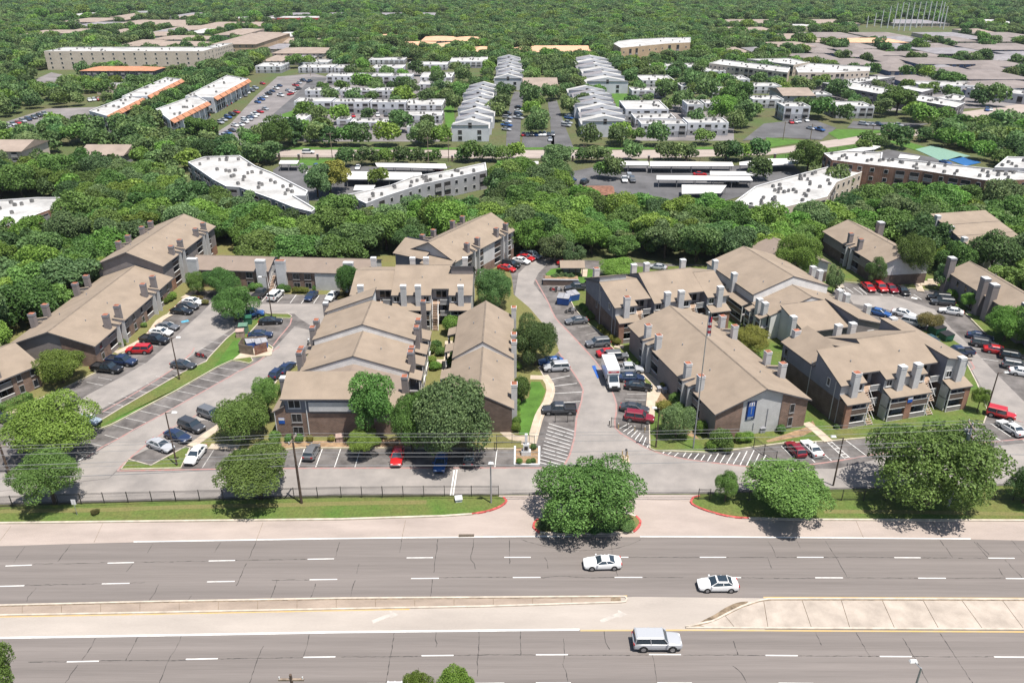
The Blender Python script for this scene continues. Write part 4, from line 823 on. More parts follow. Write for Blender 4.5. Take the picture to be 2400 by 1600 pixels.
B.window(3, -.03, 1, 1.5, 1.6, 'f', "frame_grey"); foot(B, 0, 15, 0, 15)
B = Bld(82.5, 167.0, 8, "tan-roofed block mostly hidden by trees behind the red parked cars")
gable_block(B, 12, 25, 5.2, 7.8, recL=(12,), up="siding_taupe", roofm="roof_tan"); B.chimney(12.2, 21, 8.2, 1.6, 1.6, "cap_white", "siding_taupe"); foot(B, 0, 12, 0, 25)
# kiosk
kx = G(1340, 650)
B = Bld(kx.x - 2.2, kx.y, 0, "small open mail kiosk with tan roof on the grassy island", "kiosk", name="mail_kiosk")
B.roof([(-.6, -.5, 2.5), (5.2, -.5, 2.5), (5.2, 2, 3.5), (-.6, 2, 3.5)]); B.roof([(-.6, 2, 3.5), (5.2, 2, 3.5), (5.2, 4.5, 2.5), (-.6, 4.5, 2.5)])
for u in (0, 1.5, 3, 4.5):
    for v in (0, 3.8): B.box("post", u, u + .18, v, v + .18, 0, 2.6, "trim_brown")
B.box("mail_boxes", .4, 4.2, 1.9, 2.4, .5, 1.8, "cap_grey"); B.box("rail", 0, 4.6, -.02, .05, .9, 1.0, "trim_brown"); foot(B, -1, 6, -1, 5)
# ------------------------------------------------------------------ vehicles
def ring(x, w, zb, zt):
    h = zt - zb
    half = [(0, zb), (w * .86, zb), (w, zb + h * .28), (w * 1.0, zb + h * .6), (w * .95, zt - h * .08), (w * .80, zt), (w * .4, zt + .03)]
    pts = half + [(0, zt + .04)] + [(-a, b) for a, b in reversed(half[1:])]
    return [(x, a, b) for a, b in pts]
def loft(mb, sts, m):
    rs = [ring(*s) for s in sts]; n = len(rs[0])
    for a, b in zip(rs, rs[1:]):
        k = len(mb.v); mb.v += a + b; kk = mb.mi(m)
        for i in range(n):
            j = (i + 1) % n; mb.f.append((k + i, k + n + i, k + n + j, k + j)); mb.m.append(kk)
    mb.face(rs[0], m); mb.face(rs[-1][::-1], m)
SPEC = {
 'sedan': dict(st=[(-2.36, .68, .38, .78), (-2.22, .82, .26, .92), (-1.75, .89, .2, .98), (-1.2, .91, .18, .98), (-.2, .91, .18, .96), (.95, .91, .18, .93), (1.7, .89, .2, .82), (2.2, .80, .24, .70), (2.36, .62, .34, .60)], base=(-1.80, 1.05, .80, .94), top=(-1.02, .18, .58, 1.40), wx=1.38, wr=.33),
 'coupe': dict(st=[(-2.3, .68, .36, .80), (-2.15, .84, .25, .93), (-1.7, .91, .2, .96), (-1.0, .92, .18, .95), (.0, .92, .18, .92), (.9, .92, .18, .89), (1.7, .90, .2, .80), (2.15, .80, .24, .68), (2.3, .62, .33, .58)], base=(-1.75, .85, .79, .90), top=(-.75, .05, .55, 1.30), wx=1.36, wr=.34),
 'suv': dict(st=[(-2.38, .78, .42, 1.0), (-2.28, .90, .30, 1.05), (-1.7, .95, .25, 1.06), (-.5, .96, .24, 1.05), (.9, .96, .24, 1.03), (1.6, .94, .25, .98), (2.2, .87, .28, .88), (2.38, .72, .38, .75)], base=(-2.22, 1.10, .86, 1.02), top=(-2.0, .42, .70, 1.68), wx=1.42, wr=.38),
 'bigsuv': dict(st=[(-2.6, .85, .42, 1.12), (-2.5, .97, .32, 1.18), (-1.8, 1.01, .28, 1.18), (-.5, 1.02, .27, 1.17), (1.0, 1.02, .27, 1.15), (1.8, 1.0, .28, 1.10), (2.4, .95, .32, 1.02), (2.6, .82, .42, .88)], base=(-2.48, 1.15, .92, 1.14), top=(-2.3, .55, .78, 1.84), wx=1.55, wr=.42),
 'jeep': dict(st=[(-2.1, .86, .5, 1.05), (-2.0, .90, .42, 1.10), (-1.0, .90, .42, 1.10), (.7, .90, .42, 1.10), (.9, .84, .45, 1.08), (1.9, .78, .48, 1.02), (2.05, .72, .5, .95)], base=(-2.05, .78, .86, 1.08), top=(-2.0, .55, .80, 1.78), wx=1.35, wr=.42),
 'pickup': dict(st=[(-2.85, .92, .48, .95), (-2.75, .97, .42, 1.05), (-.85, .98, .38, 1.06), (.3, .98, .36, 1.10), (1.35, .98, .36, 1.08), (2.1, .96, .38, 1.02), (2.65, .92, .4, .94), (2.8, .80, .46, .80)], base=(-.85, 1.40, .88, 1.06), top=(-.65, .70, .74, 1.80), wx=1.75, wr=.41, bed=True),
 'hatch': dict(st=[(-2.0, .70, .38, .86), (-1.9, .84, .27, .96), (-1.4, .88, .22, .98), (-.3, .89, .2, .97), (.9, .89, .2, .94), (1.6, .87, .22, .84), (2.0, .78, .26, .72), (2.12, .62, .35, .62)], base=(-1.88, 1.0, .79, .95), top=(-1.5, .20, .60, 1.48), wx=1.28, wr=.32),
}
CARM = {}
def car_meshes(kind):
    if kind in CARM: return CARM[kind]
    s = SPEC[kind]; mb = MB(); loft(mb, s['st'], "car_white")
    b0, b1, bw, bz = s['base']; t0, t1, tw, tz = s['top']
    # roof skin and pillars in body paint
    mb.frustum([(t0 - .10, -tw - .05, tz - .05), (t1 + .10, -tw - .05, tz - .05), (t1 + .10, tw + .05, tz - .05), (t0 - .10, tw + .05, tz - .05)], [(t0 + .08, -tw + .10, tz + .05), (t1 - .10, -tw + .10, tz + .05), (t1 - .10, tw - .10, tz + .05), (t0 + .08, tw - .10, tz + .05)], "car_white")
    mb.face([(t0 - .10, tw + .05, tz - .05), (t1 + .10, tw + .05, tz - .05), (t1 + .10, -tw - .05, tz - .05), (t0 - .10, -tw - .05, tz - .05)], "car_white")
    for sg in (-1, 1):
        for (xb, xt) in ((b0, t0), (b1, t1), ((b0 + b1) / 2 - .1, (t0 + t1) / 2)): mb.tube((xb, sg * (bw + .01), bz - .02), (xt, sg * (tw + .03), tz), .05, .045, "car_white", 5)
    if s.get('bed'):
        mb.box(-2.72, -.95, -.80, .80, 1.075, 1.10, "plastic_black")
        for sg in (-1, 1): mb.box(-2.78, -.9, *(sorted((sg * .82, sg * .95))), 1.04, 1.30, "car_white")
        mb.box(-2.80, -2.70, -.82, .82, 1.04, 1.28, "car_white"); mb.box(-.95, -.86, -.82, .82, 1.04, 1.3, "car_white")
    x0, x1 = s['st'][0][0], s['st'][-1][0]
    zb = s['st'][0][2]
    mb.box(x1 - .10, x1 + .03, -.62, .62, zb - .05, zb + .16, "plastic_black"); mb.box(x0 - .03, x0 + .1, -.66, .66, zb - .05, zb + .12, "plastic_black")
    for sg in (-1, 1): mb.box(b1 - .25, b1 - .08, *sorted((sg * (bw + .08), sg * (bw + .26))), bz + .02, bz + .16, "car_white")
    for wx in (s['wx'], -s['wx']):   # dark wheel arches
        for sg in (-1, 1):
            w_ = max(q[1] for q in s['st'] ) ; mb.tube((wx, sg * (w_ - .25), s['wr'] + .02), (wx, sg * (w_ + .004), s['wr'] + .02), s['wr'] * 1.17, s['wr'] * 1.17, "plastic_black", 14)
    body = mb.mesh("body", smooth=False)
    g = MB(); g.frustum([(b0, -bw, bz - .03), (b1, -bw, bz - .03), (b1, bw, bz - .03), (b0, bw, bz - .03)], [(t0, -tw, tz - .02), (t1, -tw, tz - .02), (t1, tw, tz - .02), (t0, tw, tz - .02)], "glass_blue")
    glass = g.mesh("windows")
    wb = MB(); r = s['wr']; wb.tube((0, -.11, 0), (0, .11, 0), r, r, "tyre", 16); wb.tube((0, .112, 0), (0, .125, 0), r * .62, r * .55, "rim", 12); wb.tube((0, -.112, 0), (0, -.125, 0), r * .62, r * .55, "rim", 12)
    wheel = wb.mesh("wheel")
    zt = s['st'][-2][3]
    h = MB(); h.box(-.16, .05, -.17, .17, -.09, .06, "lamp_clear"); hl = h.mesh("headlight")
    t = MB(); t.box(-.04, .12, -.16, .16, -.11, .09, "lamp_red"); tl = t.mesh("taillight")
    W_ = max(q[1] for q in s['st'])
    CARM[kind] = dict(body=body, glass=glass, wheel=wheel, hl=hl, tl=tl, wpos=[(a * s['wx'], b * (W_ - .10), r) for a in (1, -1) for b in (1, -1)], hpos=[(x1 - .12, b * .55, zt - .06) for b in (1, -1)], tpos=[(x0 + .02, b * (s['st'][0][1] - .08), s['st'][1][3] - .13) for b in (1, -1)])
    return CARM[kind]
def car(px, py, dx, dy, kind, colr, label, group=None, z=0.012, name=None, world=None, rz=None):
    p = Vector((*world, z)) if world else G(px, py, z); a = rz if rz is not None else heading(px, py, dx, dy)
    k = car_meshes(kind)
    nm = name or {'suv': 'suv', 'bigsuv': 'suv', 'pickup': 'pickup_truck', 'jeep': 'off_road_car', 'hatch': 'hatchback'}.get(kind, 'parked_car')
    root = empty(nm, (p.x, p.y, z), a, label, {'pickup': 'pickup truck', 'suv': 'suv', 'bigsuv': 'suv'}.get(kind, 'car'), group)
    b = link("body", k['body'], root); override_mat(b, 0, "car_" + colr)
    link("windows", k['glass'], root)
    for q in k['wpos']: link("wheel", k['wheel'], root, q)
    for q in k['hpos']: link("headlight", k['hl'], root, q)
    for q in k['tpos']: link("taillight", k['tl'], root, q)
    return root
GR = "cars parked in the complex"
CARS = [
 # left car park, beside the long block
 (453, 712, 20, 2, 'sedan', 'white', "white sedan parked last in the left row by the big round tree"),
 (441, 723, 20, 2, 'sedan', 'charcoal', "dark grey sedan parked between a black sedan and a white sedan near the walk"),
 (427, 734, 20, 2, 'sedan', 'black', "black sedan parked nearest the walk that leads to the long block"),
 (394, 771, 20, 2, 'sedan', 'grey', "grey sedan parked beside the white saloon along the long block"),
 (379, 784, 20, 2, 'sedan', 'white', "white saloon parked between a grey sedan and a black pickup along the long block"),
 (364, 803, 20, 2, 'pickup', 'black', "black pickup parked between the red SUV and the white saloon"),
 (327, 826, -20, 0, 'suv', 'red', "red SUV parked tail out beside the long left block"),
 (287, 853, 20, 2, 'pickup', 'navy', "dark blue pickup with silver grille parked left of the red SUV"),
 (253, 870, 20, 2, 'pickup', 'black', "black old pickup with pale stripe at the end of the left row"),
 (204, 992, 20, 2, 'sedan', 'pale_blue', "pale silver car half under the tree at the tip of the grass strip"),
 (4, 985, 20, 4, 'sedan', 'black', "black car at the left edge under the tree by the hedge"),
 (431, 861, 22, 3, 'sedan', 'charcoal', "dark sedan alone above the long grass strip beside a lamp post"),
 (588, 742, 22, -2, 'pickup', 'blue', "blue pickup in the shade of the round tree by the green cabinets"),
 (635, 758, 22, -1, 'sedan', 'black', "black sedan parked beside the rounded island end"),
 (611, 790, 22, -1, 'sedan', 'navy', "navy sedan parked behind the dumpster enclosure"),
 (612, 694, 14, -12, 'pickup', 'charcoal', "dark pickup nosed in under the bushes of the low long block"),
 (647, 698, 14, -12, 'bigsuv', 'white', "white SUV nosed in below the outside stair of the low long block"),
 (730, 699, -12, 11, 'sedan', 'navy', "dark blue sedan backed in before the low long block"),
 (779, 699, -14, 12, 'sedan', 'white', "white sedan backed in at the end stall by the dark shrubs"),
 (378, 1050, 24, 9, 'sedan', 'silver', "silver sedan with sunroof in the angled stalls by the corner lawn"),
 (418, 1028, 24, 9, 'sedan', 'navy', "dark blue sedan with a windscreen shade in the angled stalls"),
 (451, 1005, 24, 9, 'suv', 'charcoal', "black boxy SUV in the angled stalls beside the dark blue sedan"),
 (495, 977, 24, 9, 'suv', 'grey', "grey SUV half hidden by the leafy tree near the brick corner"),
 (460, 1072, -16, 20, 'sedan', 'white', "white sedan with dark roof parked against the corner lawn"),
 (731, 1066, 11, -20, 'hatch', 'grey', "grey hatchback nosed in before the brick front wall"),
 (932, 1076, -4, 20, 'sedan', 'red', "red car in the deep shade of the big front tree"),
 (1033, 1090, -4, 20, 'sedan', 'blue', "blue car in the deep shade at the foot of the big front tree"),
 (1102, 1078, 4, -20, 'sedan', 'charcoal', "dark car in the shade beside the planter and white pillar"),
 (672, 868, 16, -14, 'sedan', 'navy', "navy sedan tucked against the stepped block beside another navy car"),
 (652, 880, 16, -14, 'hatch', 'navy', "navy hatchback tucked against the stepped block beneath the trees"),
 # top of the central drive
 (1188, 634, 14, 3, 'sedan', 'red', "red car parked closest to the dark round tree on the central drive"),
 (1198, 625, 14, 3, 'suv', 'black', "black SUV parked between a red and a white car at the top of the drive"),
 (1222, 616, 14, 3, 'sedan', 'white', "white sedan parked between red cars at the top of the drive"),
 (1233, 609, 14, 3, 'sedan', 'red', "red sedan parked beside the grey-blue pickup at the top of the drive"),
 (1245, 604, 14, 3, 'pickup', 'pale_blue', "grey-blue pickup parked last at the top of the drive under the trees"),
 (1327, 620, 14, 0, 'sedan', 'red', "red car in the shade behind the mail kiosk"),
 (1540, 631, -16, -2, 'sedan', 'silver', "silver car behind the chimneys of the grey-sided block"),
 (1352, 680, -22, 1, 'pickup', 'charcoal', "dark pickup parked beside the stone planter wall"),
 (1351, 757, -22, 2, 'sedan', 'grey', "grey sedan parked below the motorcycles on the central drive"),
 (1401, 810, -22, 2, 'suv', 'grey', "grey SUV parked alone halfway down the central drive"),
 (1427, 833, 22, -2, 'sedan', 'red', "bright red sedan parked behind the grey off-roader"),
 (1446, 842, 22, -1, 'jeep', 'grey', "grey boxy off-roader parked beside the bright red sedan"),
 (1471, 872, 22, 0, 'pickup', 'silver', "silver pickup with loaded bed beside the moving truck"),
 (1479, 891, 22, 0, 'sedan', 'navy', "dark blue saloon parked between the silver pickup and a black sedan"),
 (1496, 911, 24, 2, 'sedan', 'black', "black sedan parked right behind the moving truck's cab"),
 (1487, 963, 24, 3, 'sedan', 'charcoal', "charcoal sedan parked behind the maroon SUV by the gate"),
 (1498, 985, 24, 3, 'suv', 'maroon', "maroon SUV parked right inside the sliding gate"),
 (1304, 867, -22, 1, 'suv', 'silver', "silver SUV parked at the lawn beside the dense round tree"),
 (1291, 853, -22, 1, 'sedan', 'blue', "blue car in shade behind the silver SUV"),
 (1310, 967, -26, 0, 'pickup', 'charcoal', "charcoal crew-cab pickup parked across the curved walk"),
 # right side
 (1863, 1060, -15, -16, 'hatch', 'maroon', "dark red hatchback nosed in beside the white coupe"),
 (1901, 1057, -15, -16, 'coupe', 'white', "white coupe with black rear window nosed in by the walk"),
 (2344, 978, 24, 6, 'jeep', 'red', "red off-roader with black top beneath the small right-hand tree"),
 (2367, 1009, -20, -13, 'sedan', 'white', "white sedan nosed in next to the red off-roader"),
 (2243, 832, -22, 0, 'pickup', 'navy', "dark pickup with blue cab beside the three-storey block"),
 (2336, 827, 24, 4, 'sedan', 'red', "red sedan parked in tree shade along the right kerb"),
 (2306, 812, 24, 4, 'suv', 'charcoal', "dark SUV parked in shade beside the red sedan"),
 (2296, 794, 24, 4, 'sedan', 'navy', "navy sedan parked alone along the right kerb"),
 (2381, 864, 24, 4, 'suv', 'grey', "grey SUV parked in the right row next to a white car"),
 (2398, 879, 24, 4, 'sedan', 'white', "white car at the right edge beyond the lamp post"),
 (2374, 842, 24, 4, 'suv', 'black', "black SUV in the tree shade at the right edge"),
 (2034, 678, 14, 11, 'sedan', 'red', "small bright red car first of the red row under the trees"),
 (2062, 679, 14, 11, 'suv', 'red', "red SUV with black roof second of the red row"),
 (2087, 681, 14, 11, 'sedan', 'maroon', "maroon car beside the red SUV with black roof"),
 (2114, 686, 14, 11, 'sedan', 'black', "black sedan beside the maroon car under the trees"),
 (2200, 703, -22, -2, 'suv', 'black', "black SUV parked by the shrubs near the big square chimney"),
 (2208, 714, -22, -2, 'suv', 'charcoal', "charcoal SUV parked next to the black SUV near the big square chimney"),
 (2228, 735, -24, -4, 'sedan', 'white', "long white sedan parked below the charcoal SUV by the kerb"),
 (2117, 740, 22, 5, 'sedan', 'white', "white sedan parked beside the blue car behind the pale-gabled block"),
 (2060, 738, 22, 5, 'sedan', 'blue', "blue car half hidden by a white-capped chimney"),
 (2139, 762, 22, 5, 'suv', 'silver', "silver SUV beside the red-flowering bush"),
 (2182, 803, 14, 8, 'sedan', 'teal', "dark teal car tucked beside the green dumpsters"),
 (1960, 671, 14, 11, 'sedan', 'tan', "pale car hidden behind the grey-leaved tree"),
]
for c_ in CARS: car(*c_)
# moving traffic on the road
car(1411, 1326, -40, 1, 'coupe', 'white', "white fastback sedan driving in the far lane of the road", name="car")
wc = car(1681, 1377, -40, 0, 'sedan', 'white', "white sedan with black glass roof driving in the middle lane", name="car")
mb = MB(); mb.face([(-1.0, -.52, 1.462), (.1, -.52, 1.462), (.1, .52, 1.462), (-1.0, .52, 1.462)], "glass_blue"); link("glass_roof", mb.mesh("glass_roof"), wc)
car(1538, 1512, 44, 0, 'bigsuv', 'silver', "silver full-size SUV driving in the near carriageway")
def box_truck(px, py, dx, dy, label):
    p = G(px, py, .012); root = empty("moving_truck", p, heading(px, py, dx, dy), label, "truck")
    mb = MB(); mb.box(-3.6, 1.5, -1.12, 1.12, .95, 3.45, "car_white"); mb.box(-3.62, 1.52, -1.14, 1.14, 3.45, 3.5, "metal_white"); mb.box(1.45, 2.3, -1.1, 1.1, 2.55, 3.45, "car_white")
    mb.box(-3.55, 1.45, -1.14, -1.121, 1.1, 1.5, "metal_grey"); mb.box(-3.55, 1.45, 1.121, 1.14, 1.1, 1.5, "metal_grey"); link("cargo_box", mb.mesh("cargo_box"), root)
    mb = MB(); mb.box(2.301, 2.32, -.95, .95, 2.85, 3.15, "flag_red"); bnd = link("red_band", mb.mesh("red_band"), root)
    mb = MB(); 
    for i in range(6): mb.box(2.322, 2.33, -.42 + i * .15, -.33 + i * .15, 2.94, 3.06, "flag_white")
    link("band_lettering", mb.mesh("band_lettering"), bnd)
    mb = MB(); mb.frustum([(1.5, -1.0, .5), (3.75, -.95, .5), (3.75, .95, .5), (1.5, 1.0, .5)], [(1.5, -1.0, 1.35), (3.6, -.88, 1.2), (3.6, .88, 1.2), (1.5, 1.0, 1.35)], "car_white")
    mb.frustum([(1.5, -.98, 1.35), (2.85, -.93, 1.3), (2.85, .93, 1.3), (1.5, .98, 1.35)], [(1.5, -.85, 2.35), (2.15, -.82, 2.35), (2.15, .82, 2.35), (1.5, .85, 2.35)], "car_white"); link("cab", mb.mesh("cab"), root)
    mb = MB(); mb.face([(2.83, -.82, 1.40), (2.83, .82, 1.40), (2.24, .74, 2.25), (2.24, -.74, 2.25)], "glass_blue")
    for v in mb.v[:]: pass
    mb.v = [(x + .03, y, z + .03) for x, y, z in mb.v]; link("windscreen", mb.mesh("windscreen"), root)
    mb = MB(); mb.box(3.6, 3.95, -1.05, 1.05, .35, .72, "plastic_black"); mb.box(3.74, 3.79, -.5, .5, .75, 1.05, "plastic_black"); mb.box(-3.6, 2.0, -.5, .5, .55, .95, "plastic_black"); link("bumper", mb.mesh("bumper"), root)
    for s_ in (-1, 1):
        mb = MB(); mb.box(3.68, 3.8, *sorted((s_ * .6, s_ * .9)), .8, 1.0, "lamp_clear"); link("headlight", mb.mesh("headlight"), root)
        mb = MB(); mb.box(2.5, 2.6, *sorted((s_ * 1.1, s_ * 1.35)), 1.5, 1.9, "plastic_black"); link("mirror", mb.mesh("mirror"), root)
        for wx in (2.9, -1.9):
            mb = MB(); mb.tube((wx, s_ * .75, .42), (wx, s_ * 1.08, .42), .42, .42, "tyre", 16); mb.tube((wx, s_ * 1.08, .42), (wx, s_ * 1.09, .42), .24, .22, "rim", 10); link("wheel", mb.mesh("wheel"), root)
    return root
box_truck(1431, 893, 14, 38, "white box moving truck with a red band standing in the central drive")
o = sheet("ramp_board", [(1387, 857), (1395, 856), (1406, 884), (1400, 886)], 0.06, "bin_blue", thick=0.05, kind=None); tag(o, "blue loading board lying on the drive beside the moving truck", "board")
tk = car(925, 1640, 40, 0, 'pickup', 'white', "white vehicle roof just showing at the bottom edge beside small trees", name="pickup_truck")
def motorbike(px, py, dx, dy, colr, label):
    p = G(px, py, .012); root = empty("motorcycle", p, heading(px, py, dx, dy), label, "motorcycle", "motorcycles parked in the complex")
    for x in (-.7, .7):
        mb = MB(); mb.tube((x, -.06, .31), (x, .06, .31), .31, .31, "tyre", 12); mb.tube((x, .062, .31), (x, .07, .31), .18, .18, "rim", 8); mb.tube((x, -.062, .31), (x, -.07, .31), .18, .18, "rim", 8); link("wheel", mb.mesh("wheel"), root)
    mb = MB(); mb.frustum([(-.35, -.16, .35), (.4, -.16, .35), (.4, .16, .35), (-.35, .16, .35)], [(-.2, -.14, .75), (.35, -.12, .85), (.35, .12, .85), (-.2, .14, .75)], "car_" + colr); mb.tube((.7, 0, .31), (.42, 0, .95), .05, .05, "rim", 6); mb.tube((-.7, 0, .31), (-.2, 0, .5), .05, .05, "rim", 6); link("frame", mb.mesh("frame"), root)
    mb = MB(); mb.frustum([(-.75, -.12, .72), (-.1, -.15, .72), (-.1, .15, .72), (-.75, .12, .72)], [(-.7, -.1, .84), (-.15, -.12, .8), (-.15, .12, .8), (-.7, .1, .84)], "plastic_black"); link("seat", mb.mesh("seat"), root)
    mb = MB(); mb.tube((.42, -.36, 1.0), (.42, .36, 1.0), .025, .025, "rim", 6); link("handlebar", mb.mesh("handlebar"), root)
motorbike(466, 836, 10, 3, 'red', "orange-red motorcycle standing in an empty stall above the grass strip"); motorbike(476, 838, 10, 3, 'red', "second orange-red motorcycle beside the first above the grass strip")
motorbike(724, 804, 3, -8, 'white', "white motorcycle beside the orange-capped chimneys of the stepped block"); motorbike(1334, 735, 10, 1, 'black', "black motorcycle below the blue dumpsters"); motorbike(1343, 729, 10, 1, 'silver', "silver motorcycle below the blue dumpsters"); motorbike(1296, 683, 8, 2, 'red', "red motorcycle beside the stone planter wall"); motorbike(1309, 681, 8, 2, 'white', "white motorcycle beside the stone planter wall")
# ------------------------------------------------------------------ trees and shrubs
def leaf_mat(name, c1, c2, tr=0.32):
    m = bpy.data.materials.new(name); m.use_nodes = True; MAT[name] = m
    n = m.node_tree.nodes; L = m.node_tree.links; b = n["Principled BSDF"]; out = n["Material Output"]
    b.inputs["Roughness"].default_value = 0.55; b.inputs["Specular IOR Level"].default_value = 0.25
    at = n.new("ShaderNodeAttribute"); at.attribute_name = "tone"
    oi = n.new("ShaderNodeObjectInfo")
    mx = n.new("ShaderNodeMix"); mx.data_type = 'RGBA'; mx.inputs[6].default_value = (*c1, 1); mx.inputs[7].default_value = (*c2, 1); L.new(at.outputs["Fac"], mx.inputs[0])
    hs = n.new("ShaderNodeHueSaturation"); L.new(mx.outputs[2], hs.inputs["Color"])
    r1 = n.new("ShaderNodeMapRange"); r1.inputs[3].default_value = 0.470; r1.inputs[4].default_value = 0.520; L.new(oi.outputs["Random"], r1.inputs[0]); L.new(r1.outputs[0], hs.inputs["Hue"])
    ml = n.new("ShaderNodeMath"); ml.operation = 'MULTIPLY'; ml.inputs[1].default_value = 7.31; L.new(oi.outputs["Random"], ml.inputs[0]); fr = n.new("ShaderNodeMath"); fr.operation = 'FRACT'; L.new(ml.outputs[0], fr.inputs[0])
    r2 = n.new("ShaderNodeMapRange"); r2.inputs[3].default_value = 0.70; r2.inputs[4].default_value = 1.34; L.new(fr.outputs[0], r2.inputs[0]); L.new(r2.outputs[0], hs.inputs["Value"])
    L.new(hs.outputs[0], b.inputs["Base Color"])
    tl = n.new("ShaderNodeBsdfTranslucent"); L.new(hs.outputs[0], tl.inputs[0])
    ms = n.new("ShaderNodeMixShader"); ms.inputs[0].default_value = tr; L.new(b.outputs[0], ms.inputs[1]); L.new(tl.outputs[0], ms.inputs[2]); L.new(ms.outputs[0], out.inputs[0])
    return m
leaf_mat("leaf_mid", (0.060, 0.120, 0.026), (0.155, 0.270, 0.066))
leaf_mat("leaf_bright", (0.082, 0.162, 0.024), (0.195, 0.325, 0.064))
leaf_mat("leaf_dark", (0.044, 0.095, 0.028), (0.118, 0.208, 0.066))
leaf_mat("leaf_grey", (0.070, 0.125, 0.046), (0.180, 0.268, 0.105))
leaf_mat("leaf_yellow", (0.130, 0.155, 0.025), (0.240, 0.250, 0.055))
leaf_mat("leaf_red", (0.085, 0.095, 0.03), (0.21, 0.17, 0.06))
leaf_mat("leaf_far", (0.065, 0.125, 0.040), (0.185, 0.275, 0.095))
mat("bark", (0.115, 0.085, 0.062), 0.95, 0.2, 2.0); mat("bark_pale", (0.25, 0.21, 0.17), 0.95, 0.2, 2.0)
CZT = {}
def crown_mesh(name, seed, nl, nleaf, lsize, flat=0.72, spread=0.68, lobe=(0.28, 0.46), dens=1.0, col=False):
    rg = np.random.default_rng(seed)
    # lobes through the crown volume
    C = []
    while len(C) < nl:
        p = rg.normal(size=3); p /= np.linalg.norm(p)
        if p[2] < -0.55: continue
        C.append(p * (0.25 + 0.75 * rg.random() ** 0.6) * np.array([spread, spread, spread * flat]) * rg.uniform(.82, 1.12))
    C = np.array(C); Rr = rg.uniform(*lobe, nl)
    # outer-ness gives more leaves
    w = Rr ** 2; idx = rg.choice(nl, nleaf, p=w / w.sum())
    d = rg.normal(size=(nleaf, 3)); d /= np.linalg.norm(d, axis=1)[:, None]
    d[:, 2] = np.where((d[:, 2] < -0.35) & (rg.random(nleaf) < 0.6), -d[:, 2], d[:, 2])
    rad = Rr[idx] * (0.72 + 0.34 * rg.random(nleaf) ** 0.7) * (1 + .12 * np.sin(7 * d[:, 0] + idx) * np.cos(6 * d[:, 1] + idx))
    P = C[idx] + d * rad[:, None] * np.array([1, 1, .85])
    # drop leaves deep inside other lobes
    ins = np.zeros(nleaf, bool)
    for k in range(nl):
        q = np.linalg.norm((P - C[k]) / np.array([1, 1, .85]), axis=1); ins |= (q < Rr[k] * 0.62) & (idx != k)
    keep = ~ins | (rg.random(nleaf) < 0.12); P = P[keep]; d = d[keep]; idx = idx[keep]; n = len(P)
    nr = d * 0.8 + rg.normal(size=(n, 3)) * 0.62 + np.array([0, 0, .25]); nr /= np.linalg.norm(nr, axis=1)[:, None]
    t = np.cross(nr, rg.normal(size=(n, 3))); t /= np.linalg.norm(t, axis=1)[:, None]; b = np.cross(nr, t)
    s = lsize * rg.uniform(.65, 1.35, n)[:, None]; asp = rg.uniform(.55, .95, n)[:, None]
    bend = nr * s * rg.uniform(.05, .35, n)[:, None]
    v = np.empty((n, 4, 3)); v[:, 0] = P - t * s - bend; v[:, 1] = P - b * s * asp; v[:, 2] = P + t * s - bend; v[:, 3] = P + b * s * asp
    q98 = np.percentile(np.hypot(P[:, 0], P[:, 1]), 97); v /= q98; zt = float(np.percentile(P[:, 2], 99.3) / q98)
    me = bpy.data.meshes.new(name); CZT[name + str(seed)] = zt; me['zt'] = zt; z0_ = float(np.percentile(P[:, 2], 1.5) / q98); me['hz'] = (zt - z0_) / 2; me['zm'] = (zt + z0_) / 2; me.from_pydata(v.reshape(-1, 3).tolist(), [], np.arange(n * 4).reshape(-1, 4).tolist())
    tone_l = rg.random(nl); tone = np.clip(.45 * tone_l[idx] + .75 * rg.random(n) ** 1.4 - .05, 0, 1)
    at = me.attributes.new("tone", 'FLOAT', 'FACE'); at.data.foreach_set("value", tone.astype(np.float32))
    me.materials.append(MAT["leaf_mid"]); me.update(); return me
def trunk_mesh(name, seed, zc, m="bark"):
    rg = random.Random(seed); mb = MB()
    mb.tube((0, 0, -.02), (rg.uniform(-.03, .03), rg.uniform(-.03, .03), zc * .55), .062, .045, m, 9)
    top = Vector((rg.uniform(-.03, .03), rg.uniform(-.03, .03), zc * .5))
    for i in range(6):
        a = i * 1.05 + rg.uniform(-.3, .3); e = Vector((math.cos(a) * rg.uniform(.25, .55), math.sin(a) * rg.uniform(.25, .55), zc + rg.uniform(-.15, .35)))
        mid = (top + e) / 2 + Vector((0, 0, rg.uniform(0, .08)))
        mb.tube(top, mid, .036, .026, m, 6); mb.tube(mid, e, .026, .01, m, 5)
    return mb.mesh(name)
ZC = 1.12
CROWN = [crown_mesh("crown", 11 + i, 44 + 5 * i, 46000, .0185 if i < 3 else .0205, flat=(.74, .66, .8, .68, .62)[i], spread=.74, lobe=(.17, .34)) for i in range(5)]
CROWN_M = [crown_mesh("crown", 41 + i, 26 + 4 * i, 13000, .037, flat=(.78, .7, .74, .82)[i], spread=.72, lobe=(.2, .4)) for i in range(4)] + [crown_mesh("crown", 61 + i, 22 + 8 * i, 10000, .04, flat=(.95, .6)[i], spread=.75, lobe=(.18, .32)) for i in range(2)]
CROWN_L = [crown_mesh("crown", 71 + i, 13 + i, 1500, .095, flat=.75, lobe=(.32, .5)) for i in range(4)]
TALL = crown_mesh("crown", 95, 34, 26000, .025, flat=1.0, spread=.68, lobe=(.2, .36))
LOOSE = crown_mesh("crown", 96, 26, 9000, .033, flat=.7, spread=.72, lobe=(.16, .3))
SHRUB = [crown_mesh("foliage", 120 + i, 14, 6000, .052, flat=.75, spread=.45, lobe=(.42, .56)) for i in range(3)]
BALL = crown_mesh("foliage", 130, 9, 7000, .048, flat=.9, spread=.22, lobe=(.72, .8))
